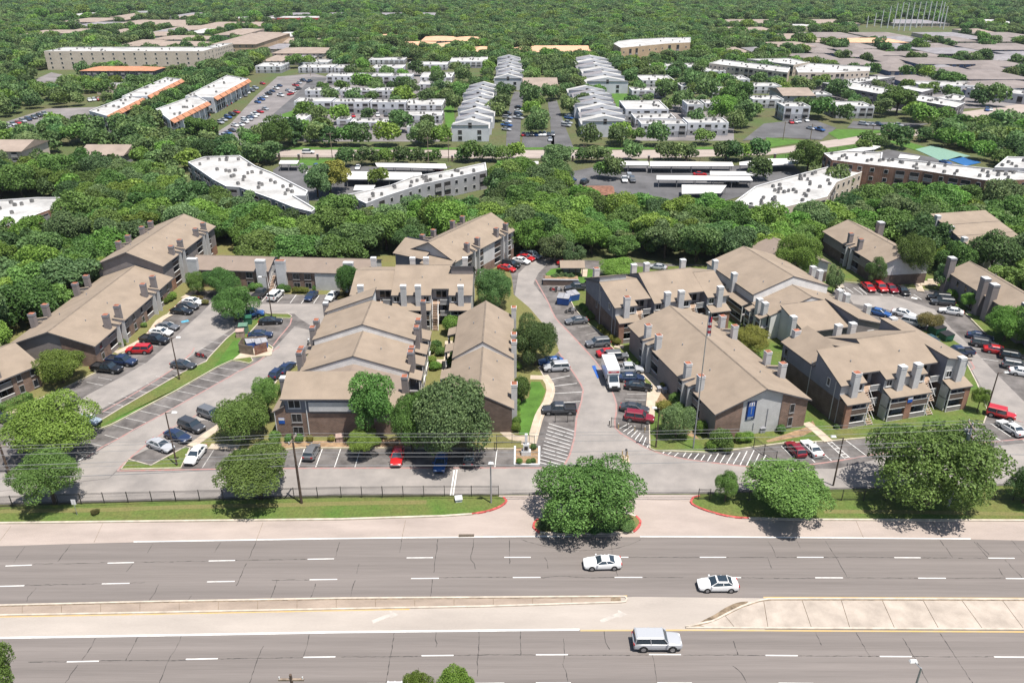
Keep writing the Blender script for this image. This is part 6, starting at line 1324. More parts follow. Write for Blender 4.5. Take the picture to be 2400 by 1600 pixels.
# covered parking
CP = "covered parking roofs"
def carport(px, label, z=2.7, posts=True):
    P = wp(px, z); cx, cy = sum(p[0] for p in P) / len(P), sum(p[1] for p in P) / len(P); root = empty("carport", (cx, cy, 0), 0, label, "carport", CP); L = [(p[0] - cx, p[1] - cy) for p in P]; BPOLY.append(P)
    mb = MB(); mb.prism([(*p, z) for p in L], .3, "carport", "cap_grey"); link("canopy", mb.mesh("canopy"), root)
    a, b = Vector(L[0]), Vector(L[1]); c_, d = Vector(L[-1]), Vector(L[-2]); n = max(2, int((b - a).length / 6))
    for i in range(n + 1):
        for s, e in ((a, b), (c_, d)):
            q = s + (e - s) * (i / n) * .98 + (e - s) * .01; mb = MB(); mb.box(-.08, .08, -.08, .08, 0, z - .3, "frame_grey"); link("post", mb.mesh("post"), root, (q.x * .97, q.y * .9, 0))
for px, lb in (([(653, 384), (696, 384), (701, 376), (657, 376)], "short canopy roof beside the lawn at the far road"), ([(879, 382), (1044, 384), (1048, 395), (884, 391)], "long canopy roof along the fence below the far road"), ([(717, 409), (990, 412), (988, 404), (717, 400)], "long canopy roof behind the yellow-green tree"), ([(809, 420), (965, 421), (968, 411), (809, 410)], "canopy roof directly before the long behind-the-trees one"), ([(828, 446), (872, 446), (880, 434), (832, 434)], "small canopy roof beside the long white-roofed block"),
               ([(1424, 387), (1521, 387), (1519, 378), (1428, 377)], "canopy roof in tree shade along the far fence"), ([(1523, 389), (1720, 389), (1716, 380), (1523, 378)], "longest canopy roof along the far fence"), ([(1733, 387), (1800, 388), (1876, 383), (1874, 371), (1800, 372), (1733, 380)], "bent canopy roof at the corner of the far fence"), ([(1664, 410), (1766, 411), (1760, 402), (1664, 401)], "short canopy roof in the second row"), ([(1539, 421), (1765, 423), (1758, 413), (1539, 411)], "long canopy roof in the second row"), ([(1598, 454), (1690, 452), (1703, 434), (1598, 433)], "wide canopy roof nearest the woods"), ([(1930, 367), (2050, 350), (2065, 343), (2045, 341), (1935, 360)], "slanted canopy roof beside the curved road"), ([(1225, 384), (1262, 384), (1262, 378), (1226, 378)], "short canopy roof before the grey-leaved tree"), ([(2105, 370), (2150, 374), (2157, 367), (2110, 361)], "small canopy roof in the lot by the green court")): carport(px, lb)
# tan roofed pair at the left
pitched_px(-40, 60, 330, 354, 398, "tan-roofed block at the left edge with pale upright piers", "roof_far_tan", "stucco_cream", 3, False)
pitched_px(118, 200, 372, 392, 412, "low tan-roofed house half hidden left in the trees", "roof_far_tan", "stucco_grey", 2, False); pitched_px(190, 292, 342, 364, 388, "tan-roofed row with skylights half hidden left in the trees", "roof_far_tan", "stucco_grey", 2, False)
pitched_px(1365, 1436, 446, 462, 478, "brown-roofed shed among the trees by the covered parking", "wood_red", "stucco_dark", 1, False, rise=1.0)
# ---- grey and white two-storey rows
ROW = "grey and white two-storey rows beyond the far road"
ROWS = [(692, 778, 231, 240, 267), (782, 866, 233, 241, 268), (870, 952, 236, 242, 269), (716, 789, 207, 214, 231), (799, 880, 207, 214, 233), (883, 960, 207, 214, 233), (767, 840, 173, 180, 200), (842, 914, 173, 180, 201), (915, 966, 174, 180, 204), (784, 822, 153, 161, 173), (865, 948, 138, 144, 153), (872, 944, 153, 161, 173),
        (985, 1059, 172, 184, 196), (982, 1056, 193, 201, 213), (950, 1037, 238, 252, 264), (941, 1035, 265, 276, 290), (955, 1021, 297, 304, 318), (1054, 1141, 135, 146, 160), (1465, 1565, 238, 258, 285), (1487, 1583, 268, 280, 300), (1501, 1608, 283, 293, 322), (1610, 1705, 278, 290, 318), (1503, 1580, 178, 190, 206), (1608, 1646, 237, 247, 280), (1650, 1720, 236, 244, 262), (1834, 1895, 242, 252, 284), (1958, 2045, 240, 252, 278), (1705, 1756, 178, 188, 204), (1720, 1752, 212, 220, 240), (617, 680, 279, 290, 306), (680, 712, 268, 286, 310), (790, 820, 282, 288, 300), (822, 912, 281, 290, 306), (2160, 2300, 192, 203, 222), (1745, 1830, 196, 204, 220), (1762, 1835, 226, 235, 254), (1640, 1700, 160, 168, 182), (1585, 1640, 150, 158, 172), (700, 768, 140, 148, 160), (1595, 1660, 196, 204, 220), (600, 660, 148, 157, 172), (1668, 1712, 205, 213, 230), (955, 1048, 146, 153, 165), (700, 780, 152, 160, 172), (1480, 1560, 206, 214, 230), (1520, 1600, 150, 157, 170)]
for i, r in enumerate(ROWS): flat_px(*r, "two-storey grey and white flat-roofed block %s %s the tree-lined street" % ("closest to the far road," if r[4] > 280 else ("in the near rows" if r[4] > 240 else ("in the middle rows" if r[4] > 195 else "in the rearmost rows")), "left of" if r[1] < 1160 else "right of"), wall="stucco_white", low="stucco_grey", ac=5, group=ROW, balc=.45, storeys=2)
# stepped terraces
def terrace(x0, x1, yb, yt, n, label):
    a, b = G(x0, yb), G(x1, yb); y0 = a.y; y1 = G((x0 + x1) / 2, yt, 6).y; root = empty("terrace_row", ((a.x + b.x) / 2, y0, 0), 0, label, "apartment building", "stepped grey terraces"); hw = (b.x - a.x) / 2; BPOLY.append([(a.x, y0), (b.x, y0), (b.x, y1), (a.x, y1)])
    d = (y1 - y0) / n
    for i in range(n):
        v0, v1 = i * d, (i + 1) * d; ev, rd = 5.2, 7.2; sh = .5 if i % 2 else 0; dx = .8 * ((i % 3) - 1)
        mb = MB(); P = [(-hw + dx, v0), (hw + dx, v0), (hw + dx, v1), (-hw + dx, v1)]
        for j in range(4): p, q = P[j], P[(j + 1) % 4]; mb.face([(*p, 0), (*q, 0), (*q, ev), (*p, ev)], "stucco_white")
        mb.face([(-hw + dx, v0, ev), (hw + dx, v0, ev), (hw + dx, v0, ev + 1.5), (dx, v0, rd + 1.5), (-hw + dx, v0, ev + 1.5)], "stucco_white"); mb.box(-hw + dx - .2, hw + dx + .2, v0 - .3, v0 + .0, ev + 1.35, ev + 1.5, "frame_grey")
        mb.face([(-hw + dx, v0 + .5, ev), (-hw + dx, v0 + .5, ev + 1.5), (dx, v0 + .5, rd + 1.5), (hw + dx, v0 + .5, ev + 1.5), (hw + dx, v0 + .5, ev)], "stucco_grey")
        link("wall", mb.mesh("wall"), root); mb = MB(); mb.face([(-hw + dx - .4, v0 + .5, ev - .1), (dx, v0 + .5, rd), (dx, v1, rd), (-hw + dx - .4, v1, ev - .1)][::-1], "roof_far_grey" if i % 2 else "membrane_grey"); mb.face([(dx, v0 + .5, rd), (hw + dx + .4, v0 + .5, ev - .1), (hw + dx + .4, v1, ev - .1), (dx, v1, rd)][::-1], "membrane_grey"); link("roof", mb.mesh("roof"), root)
        link("window", simple_window(1.5, 2.2, "frame_grey", "screen_dark"), root, (dx, v0 - .02, ev + .2))
        if i == 0:
            for xw in (-hw * .55, hw * .5): link("window", simple_window(1.8, 1.8), root, (dx + xw, v0 - .02, 2.9)); link("window", simple_window(1.8, 1.8), root, (dx + xw, v0 - .02, .5))
terrace(1064, 1150, 332, 196, 9, "stepped grey terrace left of the tree-lined street"); terrace(1162, 1226, 212, 132, 7, "stepped grey terrace farther up beside the centre street"); terrace(1368, 1474, 322, 205, 7, "stepped grey terrace right of the tree-lined street"); terrace(1378, 1474, 220, 133, 6, "stepped grey terrace behind the right-hand one")
pitched_px(1228, 1306, 186, 205, 224, "pale gabled clubhouse at the end of the tree-lined street", "roof_far_tan", "stucco_cream", 1, False, rise=3)
# ---- left: orange tiled group and the long tan hotel
flat_px(113, 482, 112, 122, 164, "long five-storey tan slab with rows of small windows", wall="stucco_cream", roof="membrane_grey", storeys=4, ac=14, sp=7.0, balc=.0); flat_px(482, 514, 103, 114, 150, "short end wing of the long tan slab", wall="stucco_cream", roof="membrane_grey", storeys=4, ac=3, balc=0)
pitched_px(194, 365, 158, 166, 194, "dark-fronted block with an orange tile roof before the long tan slab", "tile_orange", "stucco_dark", 3, True, sp=3.2, rise=1.6)
for px, z, lb in (([(365, 258), (459, 224), (487, 240), (398, 284)], 7, "white-roofed row with orange tile awnings beside the big car park"), ([(434, 228), (533, 178), (583, 187), (500, 231)], 7, "upper white-roofed row with orange tile awnings beside the big car park"), ([(209, 262), (300, 227), (336, 231), (250, 274)], 7, "front white-roofed row with orange tile awnings in the trees"), ([(286, 228), (390, 183), (426, 187), (345, 227)], 7, "rear white-roofed row with orange tile awnings in the trees")):
    P = wp(px, z); r = poly_block(P, z, lb, "stucco_white", "membrane", 2, 6, balc=.5); cx, cy = r.location.x, r.location.y
    a, b = Vector(P[3]), Vector(P[2]); e = b - a; nn = Vector((e.y, -e.x)).normalized(); n = 7
    for i in range(n):
        p, q = a + e * ((i + .05) / n), a + e * ((i + .95) / n); mb = MB(); mb.prism([(p.x - cx, p.y - cy, z + .5), (q.x - cx, q.y - cy, z + .5), (q.x - cx + nn.x * 1.6, q.y - cy + nn.y * 1.6, z - .9), (p.x - cx + nn.x * 1.6, p.y - cy + nn.y * 1.6, z - .9)], .2, "tile_orange"); link("tile_awning", mb.mesh("tile_awning"), r)
flat_px(228, 264, 196, 206, 222, "small pale flat building among trees below the dark-fronted block", wall="stucco_cream", ac=2, storeys=1)
# ---- far scattered blocks
FT = "far tan-roofed blocks"
for r in ((301, 485, 99, 108, 121), (355, 485, 87, 94, 101), (255, 288, 76, 88, 98), (318, 396, 77, 85, 92), (128, 178, 80, 88, 96), (138, 227, 42, 52, 62), (256, 423, 47, 58, 66), (380, 513, 61, 70, 79), (40, 85, 70, 84, 94), (405, 470, 35, 42, 48), (240, 290, 40, 48, 54), (505, 570, 68, 82, 100), (640, 760, 112, 125, 142), (110, 150, 48, 58, 66), (720, 865, 92, 100, 107), (1708, 1780, 68, 78, 86), (1830, 1910, 80, 90, 100), (1705, 1760, 116, 124, 136), (2295, 2340, 68, 78, 88), (1912, 1950, 92, 100, 108)): pitched_px(*r, "far tan-roofed block among the treetops", "roof_far_tan", "stucco_cream", 2, True, FT)
pitched_px(500, 602, 78, 104, 132, "far yellow-tan block beside the long tan slab", "roof_far_tan", "stucco_tan", 3, True)
OT = "far orange-tiled blocks"
for r in ((868, 942, 83, 92, 99), (932, 1011, 98, 110, 121), (988, 1064, 86, 96, 106), (1065, 1126, 87, 97, 107), (1018, 1095, 104, 112, 119), (1110, 1145, 110, 122, 134), (1200, 1248, 115, 124, 131), (1248, 1391, 107, 122, 134), (1973, 2126, 91, 100, 113)): pitched_px(*r, "far block with peach-orange tile roof at the forest edge", "tile_peach", "stucco_cream", 2, True, OT)
poly_block(wp([(1438, 104), (1450, 98), (1480, 94), (1560, 90), (1618, 89), (1618, 101), (1560, 104), (1500, 110), (1455, 114)], 10), 10, "curved white-roofed school building at the forest edge", "stucco_tan", "membrane", 2, 5, sp=6, cat="building", name="school_building")
flat_px(1644, 1702, 89, 98, 106, "pale flat annex beside the curved white building", wall="stucco_cream", ac=1, storeys=1, cat="building", name="annex_building")
flat_px(651, 747, 39, 43, 57, "far red-walled hall at the forest edge", wall="stucco_red", ac=2, storeys=2, wins=False, cat="building", name="hall_building"); flat_px(538, 650, 42, 46, 51, "far brick-red low hall with white roof beside the red one", wall="brick_red", ac=2, storeys=1, wins=False, cat="building", name="hall_building"); flat_px(308, 373, 26, 30, 34, "far white-roofed shed alone in the forest", wall="stucco_white", ac=0, wins=False, cat="building", name="warehouse"); flat_px(688, 732, 18, 24, 28, "far pale building alone above the red hall", wall="stucco_cream", ac=0, wins=False, cat="building", name="warehouse")
flat_px(1860, 1990, 60, 65, 70, "far pale-roofed long shed below the tall poles", wall="stucco_cream", ac=0, wins=False, cat="building", name="warehouse")
# ---- right: navy-walled tan roofs, white rows
NB = "navy-walled tan-roofed blocks"
for r in ((1875, 1975, 126, 140, 151), (1960, 2060, 138, 152, 170), (2012, 2110, 116, 130, 142), (2075, 2165, 132, 147, 162), (2150, 2282, 136, 150, 170), (2268, 2420, 143, 156, 170), (2270, 2420, 163, 186, 205), (2320, 2460, 190, 206, 224), (2195, 2300, 161, 173, 183), (2290, 2420, 106, 117, 128), (2060, 2150, 150, 160, 168)): pitched_px(*r, "navy-walled block with wide tan roof in the right-hand rows", "roof_navy", "stucco_blue", 2, True, NB)
for r in ((2190, 2330, 112, 126, 138), (2330, 2430, 128, 142, 152), (2230, 2300, 82, 92, 100)): pitched_px(*r, "block with dark grey hipped roof behind the navy-walled rows", "roof_far_grey", "stucco_dark", 2, True, "dark grey roofed blocks")
for r in ((1825, 1920, 83, 92, 101), (1825, 1912, 99, 110, 124)): pitched_px(*r, "grey-blue block with tan roof before the far forest", "roof_far_tan", "stucco_blue", 2, True, "grey-blue blocks at the forest")
poly_block(wp([(1865, 161), (1900, 150), (2040, 158), (2038, 168), (1958, 172), (1870, 172)], 6.5), 6.5, "cream two-storey block with red-brown base course", "stucco_cream", "membrane", 2, 8)
poly_block(wp([(1750, 140), (1850, 138), (1898, 147), (1860, 154)], 6.5), 6.5, "cream block with curved white roof behind the tall trees", "stucco_cream", "membrane", 2, 5)
poly_block(wp([(1662, 150), (1692, 141), (1852, 160), (1846, 172)], 6.5), 6.5, "long cream block stepping down beside the tall trees", "stucco_cream", "membrane", 2, 8)
poly_block(wp([(1927, 196), (2000, 194), (2262, 243), (2240, 254), (1998, 211)], 5), 5, "long white-roofed row with dark walls and a yellow notice", "stucco_dark", "membrane", 2, 18, sp=5)
poly_block(wp([(1968, 190), (2060, 180), (2098, 182), (2010, 196)], 5), 5, "white-roofed row behind the long dark-walled one", "stucco_dark", "membrane", 2, 8); poly_block(wp([(2100, 206), (2130, 203), (2188, 211), (2160, 218)], 5.5), 5.5, "small dark-walled white-roofed block between trees", "stucco_dark", "membrane", 1, 0); poly_block(wp([(2190, 232), (2235, 222), (2262, 228), (2250, 238)], 4.5), 4.5, "white-roofed block behind the end of the long dark-walled row", "stucco_dark", "membrane", 1, 5); poly_block(wp([(2265, 208), (2320, 203), (2420, 216), (2420, 226), (2330, 216)], 4.5), 4.5, "white-roofed strip at the right edge below the navy blocks", "stucco_white", "membrane", 1, 5)
q = G(2236, 262, 3.0); o = sheet("notice_board", [(2229, 254), (2238, 254), (2238, 262), (2229, 262)], 0.0, "paint_yellow", kind=None); bpy.data.objects.remove(o)
pitched_px(1834, 1905, 208, 224, 246, "grey gabled block with tan roof beside the wide-crowned tree", "roof_far_tan", "stucco_grey", 2, False); flat_px(1900, 1947, 216, 224, 244, "grey flat block adjoining the gabled one", wall="stucco_grey", ac=2)
for j, (yt, x0, x1, st) in enumerate(((102, 1890, 2420, 74), (112, 1905, 2000, 70), (121, 1985, 2420, 92), (153, 2080, 2420, 96), (178, 2110, 2200, 84), (196, 2260, 2420, 96), (86, 1960, 2420, 96), (76, 1900, 2420, 120))):
    x = x0 + rb.uniform(0, 20)
    while x < x1:
        w_ = st * rb.uniform(.7, .98); pitched_px(x, x + w_, yt, yt + 9 + yt * .03, yt + 16 + yt * .06, "navy-walled block with wide tan roof in the right-hand rows" if yt > 110 else "far tan-roofed block among the treetops", rb.choice(("roof_navy", "roof_navy", "roof_far_grey")), "stucco_blue" if yt > 110 else "stucco_cream", 2, True, NB if yt > 110 else FT); x += st * rb.uniform(1.0, 1.5)
for j, (yt, x0, x1, st) in enumerate(((30, 120, 520, 100), (52, 60, 560, 84), (68, 130, 620, 80), (76, 560, 700, 70), (90, 560, 720, 64), (94, 180, 330, 74), (104, 540, 640, 60), (64, 1690, 1840, 70), (132, 600, 700, 50), (46, 1700, 2400, 170), (112, 1700, 1800, 50), (30, 620, 1000, 190))):
    x = x0 + rb.uniform(0, 20)
    while x < x1:
        w_ = st * rb.uniform(.6, .95); pitched_px(x, x + w_, yt, yt + 8 + yt * .03, yt + 14 + yt * .06, "far tan-roofed block among the treetops", rb.choice(("roof_far_tan", "roof_far_tan", "roof_far_grey", "membrane_grey")), "stucco_cream", 2, True, FT); x += st * rb.uniform(1.0, 1.4)
# tall net poles of the practice range
NP = [(905 / 3.92, 220, 148), (975 / 3.92, 208, 122), (1035 / 3.92, 222, 92), (1095 / 3.92, 226, 58), (1150 / 3.92, 228, 30), (1198 / 3.92, 248, 22), (1248 / 3.92, 252, 28), (1300 / 3.92, 246, 25), (1357 / 3.92, 222, 20), (1408 / 3.92, 220, 16), (1465 / 3.92, 178, 12), (1503 / 3.92, 218, 14), (1553 / 3.92, 208, 10), (1578 / 3.92, 220, 22), (1608 / 3.92, 236, 60)]
for x, yb, yt in NP:
    bx, by = 1800 + x, yb / 3.92 + 9; p = G(bx, by); h = zsolve(p.x, p.y, yt / 3.92); h = min(h, 45)
    mb = MB(); mb.tube((0, 0, 0), (0, 0, h), .6, .4, "cap_white", 8); o = link("net_pole", mb.mesh("net_pole"), None, p); tag(o, "tall pale net pole standing in the far forest", "pole", "net poles in the far forest")
# ---- little cars in the far lots
tiny = {}
def far_car(px, py, dx, dy, colr, label=None, kind='sedan'):
    k = kind
    if k not in tiny:
        s = SPEC[k]; mb = MB(); loft(mb, s['st'], "car_white"); b0, b1, bw, bz = s['base']; t0, t1, tw, tz = s['top']
        mb.frustum([(b0, -bw, bz - .03), (b1, -bw, bz - .03), (b1, bw, bz - .03), (b0, bw, bz - .03)], [(t0, -tw, tz), (t1, -tw, tz), (t1, tw, tz), (t0, tw, tz)], "glass_blue", True, "car_white")
        for a in (1, -1):
            for b in (1, -1): mb.tube((a * s['wx'], b * .78, s['wr']), (a * s['wx'], b * .95, s['wr']), s['wr'], s['wr'], "tyre", 8)
        tiny[k] = mb.mesh("far_car")
    p = G(px, py, .07); o = link("parked_car", tiny[k], None, p, (0, 0, heading(px, py, dx, dy))); override_mat(o, 0, "car_" + colr)
    return tag(o, label or "small %s car in the lots beyond the woods" % colr.replace('_', ' '), "car", "cars in the lots beyond the woods")
far_car(723, 360, 14, 0, 'white', "white SUV driving on the far road behind the lawn", 'suv'); far_car(2085, 322, 14, -2, 'white', "white car driving on the curve of the far road")
far_car(709, 393, 3, 4, 'silver', "silver car in the stalls below the lawn"); far_car(742, 393, 3, 4, 'blue', "blue car in the stalls below the lawn"); far_car(839, 396, -2, 4, 'white', "white car in the stalls before the long canopy"); far_car(728, 419, 8, 1, 'navy', "navy car under the canopy end by the yellow-green tree")
far_car(1370, 430, 10, -6, 'black', "black SUV on the drive beside the flowering island", 'suv'); far_car(1463, 425, 3, 8, 'white', "white pickup in the stalls left of the canopies", 'pickup'); far_car(1475, 418, 4, 8, 'silver', "silver SUV in the stalls left of the canopies", 'suv'); far_car(1482, 426, 4, 8, 'charcoal', "dark SUV in the stalls left of the canopies", 'suv'); far_car(1338, 423, 10, 3, 'navy', "navy car half under trees at the lot edge"); far_car(1640, 412, 10, 0, 'red', "red car between the two canopy rows"); far_car(1715, 430, 10, 0, 'silver', "silver car below the second canopy row"); far_car(1027, 400, 10, 3, 'red', "red car at the end of the long fence canopy"); far_car(2215, 384, 12, 3, 'blue', "blue car beside the court apron")
cl = ['white', 'silver', 'grey', 'charcoal', 'black', 'red', 'navy', 'white', 'silver', 'blue']
def row(a, b, n, dx, dy, miss=.25):
    for i in range(n):
        if rb.random() < miss: continue
        t = (i + .5) / n; x, y = lerp2(a, b, t); far_car(x, y, dx, dy, rb.choice(cl), None, rb.choice(('sedan', 'sedan', 'suv', 'pickup')))
row((470, 318), (560, 262), 9, 10, 2, .2); row((520, 325), (600, 272), 8, 10, 2, .2); row((560, 235), (620, 195), 7, 10, 2, .2); row((600, 245), (660, 200), 7, 10, 2, .3); row((405, 318), (500, 262), 9, 10, 2); row((510, 258), (605, 205), 9, 10, 2, .3); row((545, 300), (640, 248), 8, 10, 2, .35); row((645, 235), (715, 188), 8, 10, 2, .3); row((668, 232), (730, 190), 7, 10, -3, .3); row((1222, 318), (1300, 318), 8, 1, 6, .2); row((1225, 330), (1295, 330), 6, 1, 6, .5); row((1214, 300), (1216, 250), 6, 8, 1, .3); row((1326, 300), (1336, 270), 5, 8, 1, .2); row((1186, 320), (1190, 255), 7, 8, 1, .3); row((0, 305), (110, 268), 9, 8, 2, .3); row((60, 318), (200, 280), 8, 8, 2, .5); row((1850, 290), (1895, 284), 5, 5, 5, .2); row((1890, 302), (1950, 312), 3, 8, 2, .5); row((2000, 293), (2110, 297), 7, 8, 1, .4); row((2290, 262), (2335, 258), 5, 4, 5, .2); row((800, 275), (990, 270), 10, 2, 5, .5); row((205, 238), (270, 232), 6, 5, 4, .2)
# ------------------------------------------------------------------ woods: individuals and the far forest
rw = random.Random(77)
MX0, MY0, MW, MH = -760, 80, 1520, 1120
MASK = np.zeros((MH, MW), bool)
def rast(P, dy=0.0, grow=0):
    xs = [p[0] for p in P]; ys = [p[1] + dy for p in P]; x0, x1 = max(int(min(xs)) - MX0 - 1, 0), min(int(max(xs)) - MX0 + 2, MW); y0, y1 = max(int(min(ys)) - MY0 - 1, 0), min(int(max(ys)) - MY0 + 2, MH)
    if x1 <= x0 or y1 <= y0: return
    gx, gy = np.meshgrid(np.arange(x0, x1) + MX0 + .5, np.arange(y0, y1) + MY0 + .5); c = np.zeros(gx.shape, bool); n = len(P); j = n - 1
    for i in range(n):
        yi, yj, xi, xj = P[i][1] + dy, P[j][1] + dy, P[i][0], P[j][0]
        if yi != yj: c ^= ((yi > gy) != (yj > gy)) & (gx < (xj - xi) * (gy - yi) / (yj - yi) + xi)
        j = i
    MASK[y0:y1, x0:x1] |= c
for px in KEEP + [LOT]: rast([tuple(G(x, y).xy) for x, y in px])
for P in BPOLY:
    cy = sum(p[1] for p in P) / len(P); ext = 4 if cy < 300 else (10 if cy < 560 else (26 if sum(p[0] for p in P) < 0 else 14))
    for k_ in range(0, ext + 1, 4): rast(P, -k_)
for ox, oy, a, u0, u1, v0, v1 in FOOT: rast([(ox + u * math.cos(a) - v * math.sin(a), oy + u * math.sin(a) + v * math.cos(a)) for u, v in ((u0, v0), (u1, v0), (u1, v1), (u0, v1))])
def blocked(x, y, r):
    for dx, dy in ((0, 0), (r * .55, 0), (-r * .55, 0), (0, r * .75), (0, -r * .3)):
        i, j = int(y + dy - MY0), int(x + dx - MX0)
        if 0 <= i < MH and 0 <= j < MW and MASK[i, j]: return True
    return False
POOL = []
class Grid:
    def __init__(s, c): s.c = c; s.d = {}
    def ok(s, x, y, r, f=.62):
        i, j = int(x // s.c), int(y // s.c)
        for a in (-1, 0, 1):
            for b in (-1, 0, 1):
                for (px, py, pr) in s.d.get((i + a, j + b), ()):
                    if (px - x) ** 2 + (py - y) ** 2 < ((pr + r) * f) ** 2: return False
        return True
    def add(s, x, y, r): s.d.setdefault((int(x // s.c), int(y // s.c)), []).append((x, y, r))
GRD = Grid(14)
def scatter(polypx, n, r0, r1, hk, leaves, zone, world=False, f=.62):
    P = polypx if world else [tuple(G(x, y).xy) for x, y in polypx]
    xs = [p[0] for p in P]; ys = [p[1] for p in P]; k = 0; t = 0
    while k < n and t < n * 14:
        t += 1; x, y = rw.uniform(min(xs), max(xs)), rw.uniform(min(ys), max(ys)); r = rw.uniform(r0, r1)
        if not in_poly(x, y, P) or blocked(x, y, r) or not GRD.ok(x, y, r, f): continue
        GRD.add(x, y, r); POOL.append((x, y, r, rw.uniform(*hk), rw.choice(leaves), zone)); k += 1
rast([tuple(G(x, y).xy) for x, y in [(2010, 100), (2240, 100), (2240, 62), (2010, 62)]])
for px_ in ([(440, 400), (1140, 395), (1140, 515), (740, 532), (440, 490)], [(1335, 400), (2000, 395), (2000, 490), (1950, 512), (1720, 520), (1560, 512), (1335, 495)], [(-60, 470), (160, 470), (160, 535), (60, 590), (-60, 590)], [(2000, 400), (2420, 410), (2420, 485), (2000, 475)]): rast([tuple(G(x, y).xy) for x, y in px_])
LV = ["leaf_mid", "leaf_mid", "leaf_bright", "leaf_mid", "leaf_grey", "leaf_dark", "leaf_bright"]
BELT = [(-135, 112), (-96, 118), (-95, 160), (-82, 196), (-66, 192), (-60, 178), (-34, 176), (-30, 186), (-18, 192), (-5, 192), (4, 176), (10, 178), (16, 170), (40, 165), (44, 172), (68, 186), (78, 195), (96, 196), (104, 172), (112, 170), (120, 150), (160, 150), (200, 235), (130, 262), (90, 246), (60, 246), (30, 250), (-10, 262), (-40, 255), (-70, 262), (-110, 262), (-140, 268), (-190, 262), (-170, 180)]
scatter(BELT, 540, 3.9, 6.3, (.8, 1.1), LV, "belt", True, .52)
scatter(BELT, 260, 2.8, 4.0, (.9, 1.3), LV, "belt", True, .5)
scatter([(105, 120), (125, 118), (160, 150), (118, 150), (108, 168), (106, 150)], 30, 3.5, 5.5, (.85, 1.1), LV, "belt", True)
# trees along the far road and between the rows beyond
scatter([(540, 350), (1180, 351), (1180, 343), (540, 340)], 40, 3.6, 5.6, (.95, 1.25), LV, "road"); scatter([(1340, 352), (1800, 351), (1800, 342), (1340, 343)], 24, 4.0, 6.0, (.95, 1.2), LV, "road")
for px in [(985, 388), (1010, 386), (808, 391), (858, 388), (885, 386), (905, 385), (940, 384), (1080, 380), (1100, 379), (1130, 376), (1150, 378), (1180, 380), (1205, 376), (1365, 380), (1390, 380), (1410, 380), (1475, 376), (1565, 376), (1590, 376), (1620, 376), (1690, 376), (1715, 376), (1735, 376), (1770, 375)]:
    p = G(*px); POOL.append((p.x + rw.uniform(-1, 1), p.y, rw.uniform(3.0, 4.4), rw.uniform(.85, 1.1), rw.choice(LV), "fence")); GRD.add(p.x, p.y, 5)
for px, r, lf in (((775, 452), 6.0, "leaf_yellow"), ((745, 462), 5.0, "leaf_grey"), ((888, 436), 3.6, "leaf_yellow"), ((1308, 404), 6.0, "leaf_grey"), ((1432, 420), 4.2, "leaf_mid"), ((1412, 418), 3.4, "leaf_mid"), ((1890, 408), 6.2, "leaf_mid"), ((1780, 422), 4.5, "leaf_mid"), ((1965, 452), 7.2, "leaf_mid"), ((590, 395), 7.5, "leaf_mid"), ((105, 405), 4.0, "leaf_yellow"), ((1255, 318), 8.0, "leaf_bright"), ((1260, 296), 7.5, "leaf_mid"), ((1245, 275), 7, "leaf_mid"), ((1240, 255), 6.5, "leaf_mid"), ((1330, 270), 8.5, "leaf_mid"), ((1365, 260), 7.5, "leaf_mid"), ((1300, 232), 7.0, "leaf_mid"), ((1350, 218), 8.0, "leaf_mid"), ((1160, 285), 8.0, "leaf_bright"), ((1060, 262), 7.5, "leaf_bright"), ((1180, 240), 8, "leaf_mid"), ((2100, 268), 13.0, "leaf_mid"), ((2160, 300), 10.0, "leaf_dark"), ((1920, 280), 9.5, "leaf_mid"), ((1960, 232), 10.0, "leaf_bright"), ((2220, 208), 9, "leaf_bright"), ((2330, 250), 10, "leaf_mid"), ((2290, 240), 8, "leaf_bright"), ((2155, 178), 7, "leaf_yellow"), ((1600, 262), 9, "leaf_mid"), ((1560, 232), 9, "leaf_mid"), ((1690, 290), 11, "leaf_bright"), ((1740, 300), 10, "leaf_mid"), ((1650, 240), 12, "leaf_bright"), ((1620, 215), 11, "leaf_mid"), ((1720, 265), 12, "leaf_mid"), ((480, 348), 6, "leaf_mid"), ((200, 330), 9, "leaf_mid"), ((280, 318), 8, "leaf_mid"), ((340, 322), 9, "leaf_mid"), ((370, 310), 8, "leaf_mid"), ((140, 340), 8, "leaf_mid"), ((620, 340), 7, "leaf_mid"), ((650, 352), 6, "leaf_mid"), ((70, 165), 9, "leaf_mid"), ((690, 160), 10, "leaf_dark"), ((725, 158), 8, "leaf_dark"), ((850, 170), 8, "leaf_mid"), ((975, 178), 9, "leaf_mid"), ((1090, 196), 9, "leaf_dark")):
    p = G(*px); POOL.append((p.x, p.y, r * .62 if r > 6.5 else r, rw.uniform(.95, 1.15), lf, "far")); GRD.add(p.x, p.y, r * .6)
scatter([(440, 350), (600, 300), (760, 190), (1165, 130), (1660, 140), (2420, 180), (2420, 330), (1800, 340), (640, 345)], 270, 3.4, 5.6, (.85, 1.1), LV, "far")
scatter([(-80, 380), (430, 345), (470, 330), (420, 290), (600, 170), (500, 150), (-80, 160)], 170, 4.0, 5.6, (.85, 1.1), LV, "far")
scatter([(1880, 395), (2060, 345), (2120, 325), (2420, 295), (2420, 400), (2300, 390), (2150, 345)], 90, 3.0, 5.0, (.9, 1.1), LV, "far")
scatter([(300, 350), (470, 336), (545, 352), (640, 372), (640, 400), (430, 400), (300, 385)], 45, 3.4, 5.4, (.85, 1.1), LV, "far"); scatter([(-100, 160), (2500, 190), (2500, 95), (-100, 60)], 900, 4.0, 6.5, (.85, 1.05), LV, "forest")
